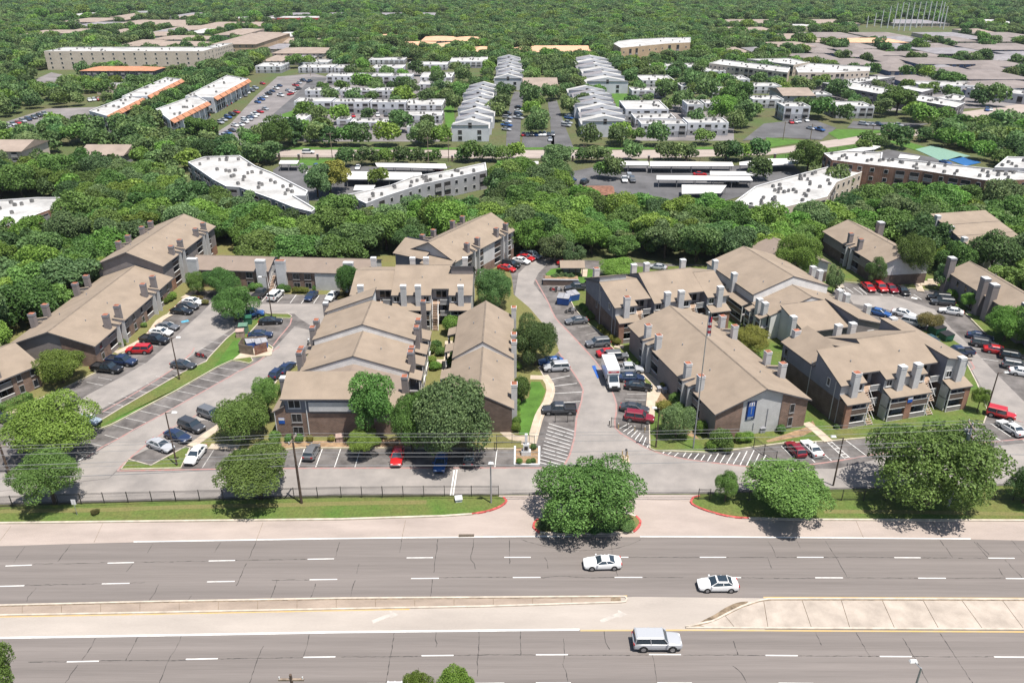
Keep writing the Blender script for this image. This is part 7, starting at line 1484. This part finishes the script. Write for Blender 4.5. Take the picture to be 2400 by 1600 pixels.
# rank by size in the picture
def pxsize(t):
    d = t[1] * cT + (H_CAM - 5) * sT; u, v = PX(t[0], t[1], 5)
    return t[2] / d * (1 if -60 < u < 2460 and v < 1640 else .05)
POOL.sort(key=pxsize, reverse=True)
n_hand = sum(1 for o in COL.objects if o.get("category") == "tree")
N_IND = 300 - n_hand
LAB = {"belt": "broadleaf tree in the dense green woods behind the tan-roofed apartments", "road": "tree on the verge along the far side of the pale far road", "fence": "tree along the fence between the pale far road and the canopies", "far": "tree standing among the grey and white rows beyond the far road", "forest": "tree at the edge of the distant forest"}
for x, y, r, hk, lf, zn in POOL[:N_IND]:
    look = {"leaf_mid": "mid-green", "leaf_bright": "bright green", "leaf_dark": "dark green", "leaf_grey": "grey-green", "leaf_yellow": "yellow-green", "leaf_far": "green"}[lf] + (" large" if r > 5.4 else (" small" if r < 4.2 else " medium"))
    gname = {"belt": "trees of the dense woods", "road": "trees along the far road", "fence": "trees along the far fence", "far": "trees among the far rows", "forest": "trees at the forest edge"}[zn]
    tree((x, y), r, hk, lf, look + " " + LAB[zn], look + " " + gname, mesh=rt.choice(CROWN_M), lift=.85)
rest = [(x, y, r, hk) for x, y, r, hk, lf, zn in POOL[N_IND:]]
# distant forest mass
rf = np.random.default_rng(9); pts = []
def fill(y0, y1, n, r0, r1):
    y = np.sqrt(rf.uniform(y0 ** 2, y1 ** 2, n)); x = rf.uniform(-1, 1, n) * (y * .68 + 60)
    for a, b in zip(x, y):
        r = rf.uniform(r0, r1)
        if blocked(a, b, r): continue
        if b < 560 and a > -170 and rf.random() < .93: continue
        uu, vv = PX(a, b, 0)
        if 40 < vv < 140 and (uu < 720 or uu > 1650) and rf.random() < .5: continue
        pts.append((a, b, r * rf.choice((.7, .9, 1, 1.15)), rf.uniform(.7, 1.0)))
fill(470, 640, 1700, 3.6, 5.6); fill(640, 1000, 9500, 4.5, 6.6); fill(1000, 1700, 17000, 5.0, 8.0); fill(1700, 2600, 12000, 7, 11)
pts += rest
vs = np.array([(p[0], p[1], p[2] * p[3] * ZC * .8) for p in pts])
me = bpy.data.meshes.new("woodland"); me.from_pydata(vs.tolist(), [], [])
me.attributes.new("sc", 'FLOAT_VECTOR', 'POINT').data.foreach_set("vector", np.array([(p[2], p[2], p[2] * p[3]) for p in pts], np.float32).ravel())
me.attributes.new("rz", 'FLOAT', 'POINT').data.foreach_set("value", rf.uniform(0, 6.28, len(pts)).astype(np.float32))
me.attributes.new("vi", 'INT', 'POINT').data.foreach_set("value", rf.integers(0, 6, len(pts)).astype(np.int32))
wood = link("woodland", me); tag(wood, "mass of distant broadleaf treetops reaching to the horizon", "woodland", kind="stuff")
ng = bpy.data.node_groups.new("woodland", 'GeometryNodeTree')
ng.interface.new_socket("Geometry", in_out='INPUT', socket_type='NodeSocketGeometry'); ng.interface.new_socket("Geometry", in_out='OUTPUT', socket_type='NodeSocketGeometry')
N = ng.nodes; gi = N.new("NodeGroupInput"); go = N.new("NodeGroupOutput"); iop = N.new("GeometryNodeInstanceOnPoints"); jg = N.new("GeometryNodeJoinGeometry")
for i, lf in reversed(list(enumerate(["leaf_far", "leaf_far", "leaf_mid", "leaf_dark", "leaf_far", "leaf_bright"]))):
    m_ = CROWN_L[i % 4].copy(); m_.materials[0] = MAT[lf]; ob = bpy.data.objects.new("crown_source", m_)
    oi = N.new("GeometryNodeObjectInfo"); oi.inputs["Object"].default_value = ob; oi.inputs["As Instance"].default_value = True; ng.links.new(oi.outputs["Geometry"], jg.inputs[0])
def attr(nm, tp, out):
    a = N.new("GeometryNodeInputNamedAttribute"); a.data_type = tp; a.inputs[0].default_value = nm; return a.outputs[0]
iop.inputs["Pick Instance"].default_value = True
ng.links.new(gi.outputs[0], iop.inputs["Points"]); ng.links.new(jg.outputs[0], iop.inputs["Instance"]); ng.links.new(attr("vi", 'INT', 0), iop.inputs["Instance Index"]); ng.links.new(attr("sc", 'FLOAT_VECTOR', 0), iop.inputs["Scale"])
cx_ = N.new("ShaderNodeCombineXYZ"); ng.links.new(attr("rz", 'FLOAT', 0), cx_.inputs[2]); er = N.new("FunctionNodeEulerToRotation"); ng.links.new(cx_.outputs[0], er.inputs[0]); ng.links.new(er.outputs[0], iop.inputs["Rotation"])
ng.links.new(iop.outputs[0], go.inputs[0]); md = wood.modifiers.new("woodland", 'NODES'); md.node_group = ng
# ------------------------------------------------------------------ street furniture and small things
def thing_tube(name, pts, m, root, n=8):
    mb = MB()
    for (a, ra), (b, rb_) in zip(pts, pts[1:]): mb.tube(a, b, ra, rb_, m, n)
    return link(name, mb.mesh(name), root)
# verge fences
def fence(px, label, h=1.75, sp=3.05, z=.12):
    P = [G(*p, z) for p in px]; root = empty("railing_fence", P[0], 0, label, "fence"); o = P[0]
    rails = MB(); pk = MB(); d0 = 0
    for a, b in zip(P, P[1:]):
        e = b - a; L_ = e.length; n = max(1, round(L_ / sp)); u = e / L_
        for i in range(n + 1):
            q = a + e * (i / n) - o
            if i == n and b is not P[-1]: continue
            mb = MB(); mb.box(-.045, .045, -.045, .045, -.1, h + .08, "metal_dark"); link("post", mb.mesh("post"), root, q)
        for zz in (.2, h - .18, h): rails.tube(a - o + Vector((0, 0, zz)), b - o + Vector((0, 0, zz)), .022, .022, "metal_dark", 4)
        m_ = int(L_ / .14)
        for i in range(m_):
            q = a + u * (i * .14) - o; pk.box(q.x - .008, q.x + .008, q.y - .008, q.y + .008, .1, h, "metal_dark", bottom=False)
    link("rails", rails.mesh("rails"), root); link("pickets", pk.mesh("pickets"), root)
    return root
fence([(-120, 1194), (30, 1187), (245, 1179), (800, 1165), (1042, 1163), (1168, 1163)], "long black railing fence along the left verge")
fence([(1636, 1170), (1663, 1171)], "short black railing panel by the small upright tree"); fence([(1700, 1172), (1972, 1173), (2330, 1172), (2460, 1171)], "black railing fence behind the right verge trees")
fence([(1164, 1055), (1164, 1040), (1200, 1038), (1240, 1040), (1252, 1042)], "thin black fence closing the courtyard beside the planter", 1.6); fence([(1432, 1000), (1470, 1003), (1536, 1009)], "black sliding gate leaf drawn across the stalls by the maroon SUV", 1.7, 2.4); fence([(1766, 1048), (1790, 1064), (1818, 1080)], "black sliding gate leaf standing beside the white hatching", 1.7, 2.4); fence([(1301, 988), (1330, 988), (1345, 986)], "short black gate leaf beside the charcoal crew-cab pickup", 1.4, 1.6)
far_f = fence([(640, 374), (780, 375), (1000, 377), (1200, 378), (1400, 379), (1700, 379), (1840, 372), (2000, 350), (2060, 338)], "dark railing with brick piers along the near side of the pale far road", 1.5, 9.0, .05)
for x in (655, 701, 745, 790, 834, 922, 1000, 1060, 1270, 1342, 1436, 1520, 1608, 1700, 1815, 1885, 2018):
    y = 375 if x < 1000 else (378 if x < 1750 else (374 if x < 1850 else (366 if x < 1900 else 346))); p = G(x, y, .05) - far_f.location; mb = MB(); mb.box(-.35, .35, -.35, .35, 0, 2.0, "brick_dark"); mb.box(-.42, .42, -.42, .42, 2.0, 2.12, "cap_grey"); link("pier", mb.mesh("pier"), far_f, p)
# lamp posts
def lamp(base, top, label, pole="pole_brown", head=(1, 0)):
    p = G(*base, .1); h = zsolve(p.x, p.y, top[1]); root = empty("lamp_post", p, 0, label, "lamp post", "car park and street lamp posts")
    thing_tube("pole", [((0, 0, 0), .13), ((0, 0, h), .085)], pole, root)
    thing_tube("arm", [((0, 0, h - .1), .05), ((head[0] * 1.0, head[1] * 1.0, h + .05), .045)], pole, root, 6)
    mb = MB(); x, y = head[0] * 1.25, head[1] * 1.25; mb.frustum([(x - .38, y - .2, h - .02), (x + .38, y - .2, h - .02), (x + .38, y + .2, h - .02), (x - .38, y + .2, h - .02)], [(x - .28, y - .12, h + .16), (x + .28, y - .12, h + .16), (x + .28, y + .12, h + .16), (x - .28, y + .12, h + .16)], "metal_white"); mb.face([(x - .38, y + .2, h - .02), (x + .38, y + .2, h - .02), (x + .38, y - .2, h - .02), (x - .38, y - .2, h - .02)], "lamp_clear"); link("lamp_head", mb.mesh("lamp_head"), root)
    return root
lamp((415, 1090), (392, 968), "brown lamp post on the corner lawn by the silver sedan"); lamp((421, 889), (399, 792), "brown lamp post on the long grass strip beside the dark sedan"); lamp((637, 741), (614, 650), "lamp post on the rounded island before the low long block", head=(-1, 0)); lamp((1953, 1136), (1973, 1027), "lamp post at the edge of the right verge", head=(-1, .2)); lamp((2310, 972), (2338, 874), "leaning-looking lamp post by the red off-roader"); lamp((1537, 1048), (1547, 957), "slim pole with a white notice by the sliding gate", head=(-.6, 0)); lamp((1151, 1178), (1156, 1082), "grey street lamp post at the end of the left verge fence", "metal_grey", (.05, -.4))
lamp((2120, 1690), (2090, 1566), "street lamp at the near roadside whose head shows at the bottom edge", "metal_grey", (-.3, .6))
# flagpole
p = G(1624.5, 1050, .1); h = zsolve(p.x, p.y, 735); root = empty("flagpole", p, 0, "tall white flagpole with a hanging striped flag beside the banner block", "flagpole"); thing_tube("pole", [((0, 0, 0), .12), ((0, 0, h), .05)], "metal_grey", root, 10); mb = MB(); mb.tube((0, 0, h), (0, 0, h + .2), .12, .12, "metal_white", 8); link("finial", mb.mesh("finial"), root)
mb = MB(); n = 7
for i in range(n):
    x0, x1 = .08 + .0 * i, .55; z0 = h - .6 - (i + 1) * .42; m_ = "flag_blue" if i < 2 else ("flag_red" if i % 2 else "flag_white")
    for k_ in range(4):
        a0, a1 = k_ / 4, (k_ + 1) / 4; f = lambda t: .12 * math.sin(t * 9 + i * .25); mb.face([(x0 + .5 * a0, f(a0), z0), (x0 + .5 * a1, f(a1), z0), (x0 + .5 * a1, f(a1), z0 + .42), (x0 + .5 * a0, f(a0), z0 + .42)], m_ if not (k_ > 1 and i < 2) else "flag_red"); 
link("flag", mb.mesh("flag"), root)
# banner on the gable
b0 = bannerB; mb = MB()
def bpt(u, z, d=-.16): return (u, d, z)
root = empty("wall_banner", b0.world(5.2, -.05, 0), b0.a, "blue banner with a white emblem hung on the pale gable siding", "banner")
def bq(u0, u1, z0, z1, m_, d): mb = MB(); mb.box(u0, u1, d - .02, d, z0, z1, m_); return mb
o = link("cloth", bq(-.05, 1.55, 2.95, 6.15, "banner_navy", -.02).mesh("cloth"), root)
for (u0, u1, z0, z1, m_, nm) in ((.2, 1.3, 3.5, 5.3, "banner_blue", "blue_field"), (.3, 1.2, 5.4, 5.95, "flag_white", "emblem"), (.2, 1.3, 5.28, 5.38, "car_pale_blue", "band"), (.72, .84, 3.9, 5.15, "car_pale_blue", "stroke"), (.25, 1.25, 3.2, 3.42, "car_pale_blue", "text_line"), (.2, .9, 3.02, 3.12, "car_pale_blue", "text_line")):
    link(nm, bq(u0, u1, z0, z1, m_, -.045 if nm != "stroke" else -.07).mesh(nm), o)
mb = MB(); mb.box(.45, .62, -.09, -.07, 5.48, 5.88, "banner_blue"); mb.box(.9, 1.05, -.09, -.07, 5.48, 5.88, "banner_blue"); link("emblem_mark", mb.mesh("emblem_mark"), o)
# unit number plates on brick
def plate(B_w, ang, label):
    root = empty("number_plate", B_w, ang, label, "sign"); mb = MB(); mb.box(-.45, .45, -.05, 0, 0, 1.0, "banner_blue"); mb.box(-.45, .45, -.06, -.05, .6, 1.0, "flag_white"); link("board", mb.mesh("board"), root)
plate(Vector((-35.3, 103.78, 2.6)), 0, "small blue and white number plate on the brick front corner"); hb = Vector((51.4, 107.9, 0)); a = R(15.5); plate(Vector((51.4 + 11.9 * math.cos(a) + 1.95 * math.sin(a), 107.9 + 11.9 * math.sin(a) - 1.95 * math.cos(a), 3.2)), a, "small blue and white number plate between the balconies of the three-storey block")
# utility poles and wires
def upole(base, top, label, m_="pole_brown", arm=2.4, armz=(.6,), rz=0, transformer=False):
    p = G(*base, .1); h = zsolve(p.x, p.y, top[1]); root = empty("utility_pole", p, rz, label, "utility pole", "utility poles along the road"); thing_tube("pole", [((0, 0, 0), .19), ((0, 0, h), .12)], m_, root, 10)
    for k_, az in enumerate(armz):
        mb = MB(); mb.box(-arm / 2, arm / 2, -.09, .09, h - az - .08, h - az + .08, "wood_weathered"); link("crossarm", mb.mesh("crossarm"), root)
        for x in (-arm / 2 + .1, 0, arm / 2 - .1): mb = MB(); mb.tube((x, 0, h - az + .08), (x, 0, h - az + .34), .06, .05, "metal_white", 6); link("insulator", mb.mesh("insulator"), root)
    if transformer:
        for x in (-.5, .5): mb = MB(); mb.tube((x, .25, h - 2.2), (x, .25, h - 1.3), .24, .24, "metal_grey", 10); link("transformer", mb.mesh("transformer"), root)
    return p, h
P1, h1 = upole((707, 1179), (693, 1022), "wooden utility pole with crossarm on the left verge", rz=R(80)); P2, h2 = upole((2222, 1188), (2236, 992), "tall concrete utility pole with transformers inside the huge tree", "cap_grey", 2.6, (.5, 1.6), R(80), True); P0, h0 = upole((22, 1112), (2, 1038), "wooden utility pole at the left edge"); P3, h3 = upole((3300, 1195), (3330, 985), "utility pole beyond the right edge"); Pb, hb_ = upole((716, 1790), (708, 1582), "utility pole top at the near roadside by the bottom edge", arm=2.2); PL, hL = upole((-560, 1230), (-640, 1060), "utility pole beyond the left edge")
def wire(a, b, sag, label, r=.022):
    pts = [a.lerp(b, t / 14) - Vector((0, 0, sag * 4 * (t / 14) * (1 - t / 14))) for t in range(15)]; mb = MB()
    for p, q in zip(pts, pts[1:]): mb.tube(p, q, r, r, "wire", 4)
    tag(link("overhead_wire", mb.mesh("overhead_wire")), label, "wire", "overhead wires along the road")
for (A, ha), (Bq, hb2) in (((PL, hL), (P1, h1)), ((P1, h1), (P2, h2)), ((P2, h2), (P3, h3))):
    for dy, dz, r in ((1.05, -.3, .022), (0, -.1, .022), (-1.05, -.3, .022), (0, -2.6, .03), (0, -3.2, .02), (0, -4.6, .04)):
        wire(A + Vector((0, dy, ha + dz)), Bq + Vector((0, dy, hb2 + dz)), .7, "thin overhead wire strung between the roadside utility poles", r)
# far poles along the back road
for bx, by, ty in ((779, 372, 310), (1052, 380, 320), (1005, 395, 320), (1367, 376, 340), (1548, 374, 342), (1895, 352, 290), (2040, 336, 290), (2078, 344, 302), (1835, 328, 285), (728, 178, 140), (2222, 292, 255)):
    p = G(bx, by); h = min(zsolve(p.x, p.y, ty), 13); mb = MB(); mb.tube((0, 0, 0), (0, 0, h), .16, .12, "wood_weathered", 6); mb.box(-1.3, 1.3, -.07, .07, h - .7, h - .55, "wood_weathered"); tag(link("utility_pole", mb.mesh("utility_pole"), None, p), "thin wooden utility pole beside the pale far road", "utility pole", "utility poles along the far road")
# dumpsters
def dumpster(px, py, dx, dy, m_, label, s=1.0):
    p = G(px, py, .02); root = empty("dumpster", p, heading(px, py, dx, dy), label, "dumpster"); root.scale = (s, s, s)
    mb = MB(); mb.frustum([(-.95, -.75, .12), (.95, -.75, .12), (.95, .75, .12), (-.95, .75, .12)], [(-1.05, -.9, 1.35), (1.05, -.9, 1.35), (1.05, .9, 1.6), (-1.05, .9, 1.6)], m_, True, "slot_dark"); mb.box(-1.12, 1.12, -.3, -.2, .7, .85, m_); mb.box(-1.12, -1.06, -.5, .5, .6, .9, m_); mb.box(1.06, 1.12, -.5, .5, .6, .9, m_); link("bin", mb.mesh("bin"), root)
    for s_ in (-1, 1): mb = MB(); mb.prism([(s_ * .03, -.92, 1.42), (s_ * 1.06, -.92, 1.42), (s_ * 1.06, .92, 1.67), (s_ * .03, .92, 1.67)], .05, "plastic_black" if m_ != "bin_blue" else "cap_grey"); link("lid", mb.mesh("lid"), root)
dumpster(1321, 712, 10, 1, "bin_blue", "blue dumpster with grey lids on the striped stall", 1.25); dumpster(1342, 703, 10, -2, "bin_blue", "second blue dumpster behind the first one", 1.15); dumpster(2193, 783, 8, 5, "bin_green", "dark green dumpster beside the grass strip", 1.2); dumpster(2216, 797, 8, 5, "bin_green", "smaller dark green dumpster next to the first", 1.0)
# timber enclosure with blue dumpsters
p = G(596, 822, .14); root = empty("dumpster_enclosure", p, R(12), "weathered timber dumpster enclosure on its concrete pad", "enclosure")
def planks(a, b, m_):
    e = Vector((b[0] - a[0], b[1] - a[1], 0)); n = int(e.length / .28); u = e.normalized(); ang = math.atan2(u.y, u.x)
    key = ("plank", m_)
    if key not in SWIN: mb = MB(); mb.box(-.12, .12, -.03, .03, 0, 1.9, m_); SWIN[key] = mb.mesh("plank")
    for i in range(n): q = Vector((a[0], a[1], 0)) + u * ((i + .5) * .28); link("plank", SWIN[key], root, (q.x, q.y, rw.uniform(-.04, .04)), (0, 0, ang))
    mb = MB(); mb.tube((a[0], a[1], 1.6), (b[0], b[1], 1.6), .05, .05, "wood_weathered", 4); link("rail", mb.mesh("rail"), root)
planks((-2.6, -.4), (.3, -2.0), "wood_weathered"); planks((.3, -2.0), (2.7, -.6), "wood_red"); planks((-2.6, -.4), (-2.2, 2.4), "wood_weathered"); planks((-2.2, 2.4), (2.4, 2.2), "wood_weathered")
dumpster(592, 814, 10, -2, "bin_blue", "blue dumpster inside the timber enclosure", 1.05); dumpster(614, 815, 10, -2, "bin_blue", "blue dumpster beside the enclosure's open side", 1.05)
# green transformer cabinets by the round tree
def cabinet(px, py, w, d, h, m_, label, z=.13):
    p = G(px, py, z); root = empty("utility_cabinet", p, R(10), label, "cabinet"); mb = MB(); mb.box(-w / 2, w / 2, -d / 2, d / 2, 0, h, m_); link("housing", mb.mesh("housing"), root); mb = MB(); mb.prism([(-w / 2 - .05, -d / 2 - .08, h), (w / 2 + .05, -d / 2 - .08, h), (w / 2 + .05, d / 2 + .05, h + .15), (-w / 2 - .05, d / 2 + .05, h + .15)], .1, m_); link("lid", mb.mesh("lid"), root); mb = MB(); mb.box(-.02, .02, -d / 2 - .02, -d / 2, .1, h - .1, "slot_dark"); link("door_seam", mb.mesh("door_seam"), root)
cabinet(572, 779, 1.7, 1.4, 1.7, "box_green", "pale green transformer cabinet by the round tree"); cabinet(582, 758, 1.5, 1.3, 1.5, "bin_green", "dark green transformer cabinet behind the pale one"); cabinet(564, 788, 1.5, 1.2, 1.3, "box_tan", "tan utility box in front of the green cabinets"); cabinet(797, 1032, 1.1, .9, .9, "box_tan", "brown air conditioner box at the brick front wall"); cabinet(1740, 1016, .8, .7, .8, "cap_grey", "grey meter box below the banner"); cabinet(1785, 1012, .8, .7, .9, "cap_grey", "grey utility box right of the meter box")
cabinet(1075, 1173, .9, .7, .5, "cap_white", "white pump housing on the left verge", .14); cabinet(1545, 917, .7, .6, .8, "cap_grey", "grey cooler box by the planted walk"); cabinet(1557, 920, .7, .6, .8, "cap_grey", "second grey box by the planted walk")
# white pillar in the planter
p = G(1233, 1065, .14); root = empty("entry_pillar", p, 0, "white stepped entry pillar with a small dark plaque in the planter", "pillar"); mb = MB(); mb.box(-.7, .7, -.3, .5, 0, .7, "cap_white"); mb.box(-.45, .45, -.25, .35, .7, 1.9, "cap_white"); mb.box(-.2, .2, -.15, .2, 1.9, 3.6, "cap_white"); link("column", mb.mesh("column"), root); mb = MB(); mb.box(-.25, .25, -.3, -.26, 1.0, 1.6, "metal_dark"); link("plaque", mb.mesh("plaque"), root)
for px in ([(1207, 1048), (1206, 1090), (1263, 1091)], [(1263, 1091), (1264, 1048)]): kerb_line("planter_edge", px, "cap_white", wdt=.3, h=.3)
sheet("planter_bed", [(1208, 1049), (1263, 1049), (1263, 1090), (1207, 1090)], .15, "mulch")
# card reader plinth
p = G(1465, 1076, .01); root = empty("card_reader_island", p, 0, "small yellow kerbed plinth with a card reader post in the drive", "plinth"); mb = MB(); mb.box(-.55, .55, -1.0, 1.0, 0, .18, "concrete_walk"); link("plinth", mb.mesh("plinth"), root)
for x, y in ((-.35, -.6), (.3, -.6), (-.35, .7), (.35, .6)): mb = MB(); mb.tube((x, y, .18), (x, y, 1.1), .09, .09, "paint_yellow", 8); link("bollard", mb.mesh("bollard"), root)
mb = MB(); mb.tube((.1, .1, .18), (.1, .1, 1.4), .05, .05, "metal_dark", 6); mb.box(-.05, .25, -.02, .2, 1.4, 1.75, "metal_dark"); link("reader", mb.mesh("reader"), root)
for x, y in ((1428, 997), (1449, 1005), (1487, 1011), (1511, 1012)):
    p = G(x, y, .01); mb = MB(); mb.tube((0, 0, 0), (0, 0, 1.0), .08, .08, "paint_yellow" if x > 1440 else "metal_dark", 8); mb.tube((0, 0, 1.0), (0, 0, 1.06), .09, .05, "cap_white", 8); tag(link("bollard", mb.mesh("bollard"), None, p), "short bollard guarding the sliding gate by the maroon SUV", "bollard", "bollards at the sliding gate")
# storm drain grate
p = G(1093, 1254.5, .013); root = empty("storm_drain", p, R(1), "dark storm drain grate at the kerb line", "drain"); mb = MB(); mb.box(-1.0, 1.0, -.28, .28, -.02, .012, "dirt"); link("frame", mb.mesh("frame"), root)
mb = MB()
for i in range(14): mb.box(-.93 + i * .14, -.85 + i * .14, -.25, .25, .012, .03, "metal_dark")
link("grate", mb.mesh("grate"), root)
# stone planter wall by the kiosk
p = G(1320, 668, 0); root = empty("planter_wall", p, R(-2), "dark stone retaining planter wall beside the dark pickup", "wall"); mb = MB(); mb.box(-4.6, 3.4, -.25, .25, 0, 1.25, "brick_dark"); mb.box(-4.6, -4.1, .25, 3, 0, 1.2, "brick_dark"); link("stonework", mb.mesh("stonework"), root); mb = MB(); mb.box(-4.7, 3.5, -.32, .32, 1.25, 1.36, "cap_grey"); link("coping", mb.mesh("coping"), root); mb = MB(); mb.box(-4.1, 3.4, .25, 3, 0, 1.1, "mulch"); link("soil", mb.mesh("soil"), root)
# patio stones by the steps on the right
for i, (x, y) in enumerate(((2172, 660), (2180, 655), (2188, 650))): o = sheet("terrace_step", [(x - 14, y + 8), (x + 22, y + 8), (x + 22, y + 3), (x - 14, y + 3)], .3 + .12 * i, "concrete_walk", thick=.3, kind=None); tag(o, "pale garden step on the bank by the grey-twigged tree", "step", "garden steps on the bank")

p = G(181, 1206, .14); root = empty("road_sign", p, 0, "small white sign plate on a thin post at the left verge", "sign"); thing_tube("post", [((0, 0, 0), .04), ((0, 0, 2.4), .04)], "metal_grey", root, 6); mb = MB(); mb.box(-.3, .3, -.03, .0, 1.7, 2.5, "metal_white"); link("plate", mb.mesh("plate"), root)
# ------------------------------------------------------------------ haze
mb = MB(); mb.box(-3200, 3200, -150, 2900, -1.0, 78, "paint_white"); hz = link("haze", mb.mesh("haze")); tag(hz, kind="stuff")
hm = bpy.data.materials.new("haze"); hm.use_nodes = True; hn = hm.node_tree; hn.nodes.remove(hn.nodes["Principled BSDF"]); pv = hn.nodes.new("ShaderNodeVolumePrincipled"); pv.inputs["Density"].default_value = 0.00004; pv.inputs["Color"].default_value = (0.80, 0.88, 1.0, 1); pv.inputs["Anisotropy"].default_value = 0.1; hn.links.new(pv.outputs[0], hn.nodes["Material Output"].inputs["Volume"]); hz.data.materials[0] = hm
